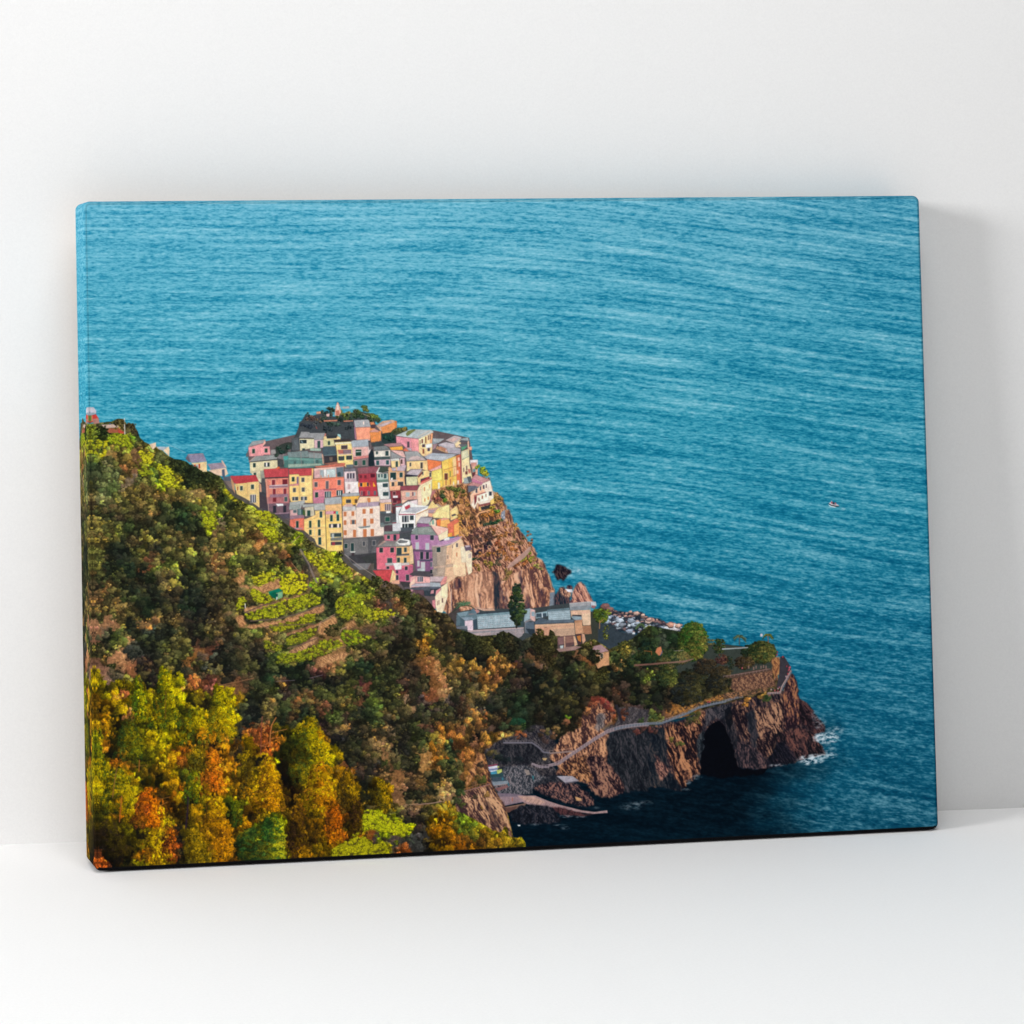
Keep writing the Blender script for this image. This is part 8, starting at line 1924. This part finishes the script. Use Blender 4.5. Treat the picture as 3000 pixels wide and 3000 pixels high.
# materials -----------------------------------------------------------
def new_mat(name):
    m = bpy.data.materials.new(name); m.use_nodes = True
    return m, m.node_tree.nodes, m.node_tree.links, m.node_tree.nodes['Principled BSDF']
def plaster(name, c, rough=.9, bump=.12):
    """matt white paint, faintly mottled and grained"""
    m, N, K, B = new_mat(name)
    tc = N.new('ShaderNodeTexCoord')
    n1 = N.new('ShaderNodeTexNoise'); n1.inputs['Scale'].default_value = 420; n1.inputs['Detail'].default_value = 3
    n2 = N.new('ShaderNodeTexNoise'); n2.inputs['Scale'].default_value = 1100; n2.inputs['Detail'].default_value = 2
    K.new(tc.outputs['Object'], n1.inputs['Vector']); K.new(tc.outputs['Object'], n2.inputs['Vector'])
    mx = N.new('ShaderNodeMath'); mx.operation = 'ADD'; K.new(n1.outputs['Fac'], mx.inputs[0]); K.new(n2.outputs['Fac'], mx.inputs[1])
    r = N.new('ShaderNodeValToRGB'); r.color_ramp.elements[0].position = .25; r.color_ramp.elements[1].position = .75
    hf = N.new('ShaderNodeMath'); hf.operation = 'MULTIPLY'; hf.inputs[1].default_value = .5; K.new(mx.outputs[0], hf.inputs[0]); K.new(hf.outputs[0], r.inputs['Fac'])
    r.color_ramp.elements[0].color = (c[0]*.955, c[1]*.955, c[2]*.96, 1); r.color_ramp.elements[1].color = (min(c[0]*1.035, 1), min(c[1]*1.035, 1), min(c[2]*1.035, 1), 1)
    K.new(r.outputs['Color'], B.inputs['Base Color'])
    bp = N.new('ShaderNodeBump'); bp.inputs['Strength'].default_value = bump; bp.inputs['Distance'].default_value = .0006
    K.new(n2.outputs['Fac'], bp.inputs['Height']); K.new(bp.outputs['Normal'], B.inputs['Normal'])
    B.inputs['Roughness'].default_value = rough; B.inputs['Specular IOR Level'].default_value = .15
    return m
def weave_bump(N, K, B, strength=.25):
    """the woven surface of the cloth"""
    tc = N.new('ShaderNodeTexCoord'); sp = N.new('ShaderNodeSeparateXYZ'); K.new(tc.outputs['Object'], sp.inputs[0])
    out = []
    for ax in ('X', 'Y'):
        a = N.new('ShaderNodeMath'); a.operation = 'MULTIPLY'; a.inputs[1].default_value = 2*math.pi/.0011; K.new(sp.outputs[ax], a.inputs[0])
        b = N.new('ShaderNodeMath'); b.operation = 'SINE'; K.new(a.outputs[0], b.inputs[0]); out.append(b)
    s = N.new('ShaderNodeMath'); s.operation = 'MULTIPLY'; K.new(out[0].outputs[0], s.inputs[0]); K.new(out[1].outputs[0], s.inputs[1])
    n = N.new('ShaderNodeTexNoise'); n.inputs['Scale'].default_value = 700; K.new(tc.outputs['Object'], n.inputs['Vector'])
    t = N.new('ShaderNodeMath'); t.operation = 'ADD'; K.new(s.outputs[0], t.inputs[0]); K.new(n.outputs['Fac'], t.inputs[1])
    bp = N.new('ShaderNodeBump'); bp.inputs['Strength'].default_value = strength; bp.inputs['Distance'].default_value = .0003
    K.new(t.outputs[0], bp.inputs['Height']); K.new(bp.outputs['Normal'], B.inputs['Normal'])

img = bpy.data.images.new('printed picture', TW, TH, alpha=False)
px = np.ones((TH, TW, 4), np.float32); px[..., :3] = IMG[::-1]
img.pixels.foreach_set(px.ravel()); img.update(); img.pack()
m_print, N, K, B = new_mat('printed canvas')
it = N.new('ShaderNodeTexImage'); it.image = img; it.extension = 'EXTEND'; it.interpolation = 'Cubic'
gain = N.new('ShaderNodeMix'); gain.data_type = 'RGBA'; gain.blend_type = 'MULTIPLY'; gain.inputs['Factor'].default_value = 1; gain.clamp_result = True
gain.inputs[7].default_value = (*PRINT_GAIN, 1)
K.new(it.outputs['Color'], gain.inputs[6]); K.new(gain.outputs[2], B.inputs['Base Color'])
B.inputs['Roughness'].default_value = .9; B.inputs['Specular IOR Level'].default_value = .02; weave_bump(N, K, B)
# the wrapped margin is the same picture, shade put into its colour to offset the key lamp
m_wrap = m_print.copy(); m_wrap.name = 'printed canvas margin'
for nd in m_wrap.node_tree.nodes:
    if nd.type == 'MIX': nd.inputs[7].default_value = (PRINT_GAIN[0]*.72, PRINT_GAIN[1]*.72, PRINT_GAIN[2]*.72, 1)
m_black, N, K, B = new_mat('shade black edge'); B.inputs['Base Color'].default_value = (.004, .004, .005, 1); B.inputs['Roughness'].default_value = .9; B.inputs['Specular IOR Level'].default_value = .05  # contact shade along the canvas foot, put into the edge as black
m_wood, N, K, B = new_mat('pine bars')
wn = N.new('ShaderNodeTexNoise'); wn.inputs['Scale'].default_value = 30; wr = N.new('ShaderNodeValToRGB'); wr.color_ramp.elements[0].color = (.42,.27,.14,1); wr.color_ramp.elements[1].color = (.6,.43,.26,1)
K.new(wn.outputs['Fac'], wr.inputs['Fac']); K.new(wr.outputs['Color'], B.inputs['Base Color'])
m_wall = plaster('white wall paint', (.805,.802,.796)); m_floor = plaster('white floor', (.85,.847,.842))

# the canvas: x right, y down, z back, in metres ------------------------
CW, CH, CD = CAM_W*.6, .6, CAM_D*.6
a = math.radians(LEAN)
AX = np.array([[1,0,0],[0,-math.sin(a),math.cos(a)],[0,-math.cos(a),-math.sin(a)]])
bb = AX@np.array([0,CH,CD]); ORG = np.array([0,-bb[1],-bb[2]])
def cw(x, y, z): return tuple(AX@np.array([x,y,z])+ORG)

root = bpy.data.objects.new('canvas_print', None); COL.objects.link(root)
M = Matrix([[1,0,0,0],[0,-math.sin(a),math.cos(a),0],[0,-math.cos(a),-math.sin(a),0],[0,0,0,1]]).transposed().transposed()
M = Matrix([list(AX[0])+[ORG[0]], list(AX[1])+[ORG[1]], list(AX[2])+[ORG[2]], [0,0,0,1]])
root.matrix_world = M
tag(root, 'stretched canvas print of a colourful cliff village by blue sea, leaning on white wall', 'canvas print')

RC, BV = .0065, .0026         # corner radius in the plane, rounding of the front edge
def outline():
    """points of the rounded rectangle with outward normals, tagged by side: 0 top 1 right 2 bottom 3 left"""
    P = []
    def arc(cx, cy, a0, a1, s0, s1, n=8):
        for k in range(n+1):
            t = a0+(a1-a0)*k/n; P.append((cx+RC*math.cos(t), cy+RC*math.sin(t), math.cos(t), math.sin(t), s0 if k < n/2 else s1))
    def run(x0, y0, x1, y1, nx, ny, s, n):
        for k in range(1, n): P.append((x0+(x1-x0)*k/n, y0+(y1-y0)*k/n, nx, ny, s))
    arc(RC, RC, math.pi, 1.5*math.pi, 3, 0); run(RC, 0, CW-RC, 0, 0, -1, 0, 60)
    arc(CW-RC, RC, -math.pi/2, 0, 0, 1); run(CW, RC, CW, CH-RC, 1, 0, 1, 46)
    arc(CW-RC, CH-RC, 0, math.pi/2, 1, 2); run(CW-RC, CH, RC, CH, 0, 1, 2, 60)
    arc(RC, CH-RC, math.pi/2, math.pi, 2, 3); run(0, CH-RC, 0, RC, -1, 0, 3, 46)
    return P
OUT = outline(); n = len(OUT)
rings = []                        # (inset, z, wrapped distance)
rings.append((BV*1.25, 0, -BV*.25))
for k in range(7):
    t = k/6*math.pi/2; rings.append((BV*(1-math.sin(t)), BV*(1-math.cos(t)), BV*t*1.0))
for z in (.3, .6, 1.): rings.append((0, BV+(CD-BV)*z, BV*math.pi/2+(CD-BV)*z))
def slack(x, y):                  # the cloth is not perfectly taut between the corners
    return .0007*math.sin(math.pi*x/CW)**2*0+.0
def ringpt(p, r):
    x, y, nx, ny, s = p; ins, z, d = r
    return (x-nx*ins, y-ny*ins, z)
def uv_of(x, y, nx, ny, d):
    w = max(d, 0)*1.35            # the picture is mirrored round the fold
    return ((x-nx*(BV+w))/CW, 1-(y-ny*(BV+w))/CH)
# front face: a fan of quads between the inner ring and a coarse grid is not needed, the face is flat
face_v = [ringpt(p, rings[0]) for p in OUT]
face_uv = [(v[0]/CW, 1-v[1]/CH) for v in face_v]
link('printed_face', face_v, [tuple(range(n))], m_print, root, face_uv, False)
for side in range(4):
    idx = [i for i in range(n) if OUT[i][4] == side]
    # keep the run continuous round the list
    if side == 3:
        idx = [i for i in idx if i > n//2]+[i for i in idx if i <= n//2]
    nxt = (idx[-1]+1) % n; idx = idx+[nxt]
    V = []; U = []; F = []
    for r in rings:
        for i in idx:
            p = OUT[i]; q = ringpt(p, r); V.append(q)
            if r[2] < 0: U.append((q[0]/CW, 1-q[1]/CH))
            else: U.append(uv_of(p[0], p[1], p[2], p[3], r[2]))
    w = len(idx)
    for j in range(len(rings)-1):
        for i in range(w-1):
            F.append((j*w+i, (j+1)*w+i, (j+1)*w+i+1, j*w+i+1))
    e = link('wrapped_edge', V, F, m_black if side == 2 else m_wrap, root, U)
    if side == 2: e['label'] = 'lower edge of the canvas, painted black for the shade at the floor'
    if side == 3: e['label'] = 'left side of the canvas with the picture mirrored round it'
# wooden bars behind the cloth
def bar(x0, y0, x1, y1):
    z0, z1 = CD-.018, CD-.0005
    V = [(x, y, z) for z in (z0, z1) for x, y in ((x0,y0),(x1,y0),(x1,y1),(x0,y1))]
    F = [(0,1,2,3),(7,6,5,4),(0,4,5,1),(1,5,6,2),(2,6,7,3),(3,7,4,0)]
    link('stretcher_bar', V, F, m_wood, root, None, False)
t_, g_ = .04, .0015
bar(g_, g_+RC*.4, CW-g_, t_); bar(g_, CH-t_, CW-g_, CH-g_-RC*.4); bar(g_, t_+.001, t_, CH-t_-.001); bar(CW-t_, t_+.001, CW-g_, CH-t_-.001)

# the room: a floor and a wall, meeting in one line ----------------------
p0, p1 = np.array(WALL[0]), np.array(WALL[1]); d = (p1-p0)/np.linalg.norm(p1-p0); nrm = np.array([-d[1], d[0]])
A_, B_ = p0-d*4, p1+d*4
link('wall', [(A_[0],A_[1],-.05),(B_[0],B_[1],-.05),(B_[0],B_[1],3.2),(A_[0],A_[1],3.2),(A_[0]+nrm[0]*.1,A_[1]+nrm[1]*.1,-.05),(B_[0]+nrm[0]*.1,B_[1]+nrm[1]*.1,-.05),(B_[0]+nrm[0]*.1,B_[1]+nrm[1]*.1,3.2),(A_[0]+nrm[0]*.1,A_[1]+nrm[1]*.1,3.2)],
     [(0,1,2,3),(7,6,5,4),(3,2,6,7)], m_wall, None, None, False)['kind'] = 'structure'
C_, D_ = B_-nrm*6, A_-nrm*6
link('floor', [(A_[0],A_[1],0),(B_[0],B_[1],0),(C_[0],C_[1],0),(D_[0],D_[1],0)], [(3,2,1,0)], m_floor, None, None, False)['kind'] = 'structure'

# light -------------------------------------------------------------
W = bpy.data.worlds.new('World'); scene.world = W; W.use_nodes = True
W.node_tree.nodes['Background'].inputs[0].default_value = (1,1,1.0,1); W.node_tree.nodes['Background'].inputs[1].default_value = WORLD
def area(name, loc, target, size, power, col=(1,1,1), sy=None):
    l = bpy.data.lights.new(name, 'AREA'); l.energy = power; l.size = size; l.color = col
    if sy: l.shape = 'RECTANGLE'; l.size_y = sy
    o = bpy.data.objects.new(name, l); COL.objects.link(o); o.location = loc
    o.rotation_euler = (Vector(target)-Vector(loc)).to_track_quat('-Z', 'Y').to_euler()
    return o
for L_ in LIGHTS: area(*L_)

# camera ------------------------------------------------------------
cd = bpy.data.cameras.new('camera'); cam = bpy.data.objects.new('camera', cd); COL.objects.link(cam)
cd.sensor_width = 36; cd.lens = CAM_F*36/3000; cd.shift_x = -CAM_SH[0]/3000; cd.shift_y = CAM_SH[1]/3000; cd.clip_start = .05; cd.clip_end = 60
v = np.array(CAM_R); th = np.linalg.norm(v); k = v/th; KX = np.array([[0,-k[2],k[1]],[k[2],0,-k[0]],[-k[1],k[0],0]])
RM = np.eye(3)+math.sin(th)*KX+(1-math.cos(th))*KX@KX
CL = .6*AX@(-RM.T@np.array(CAM_T))+ORG
RB = AX@RM.T@np.diag([1,-1,-1])
cam.matrix_world = Matrix([list(RB[0])+[CL[0]], list(RB[1])+[CL[1]], list(RB[2])+[CL[2]], [0,0,0,1]])
scene.camera = cam
scene.render.engine = 'CYCLES'; scene.cycles.max_bounces = 8; scene.cycles.diffuse_bounces = 5
scene.view_settings.view_transform = 'Standard'; scene.view_settings.look = 'None'; scene.view_settings.exposure = 0; scene.view_settings.gamma = 1
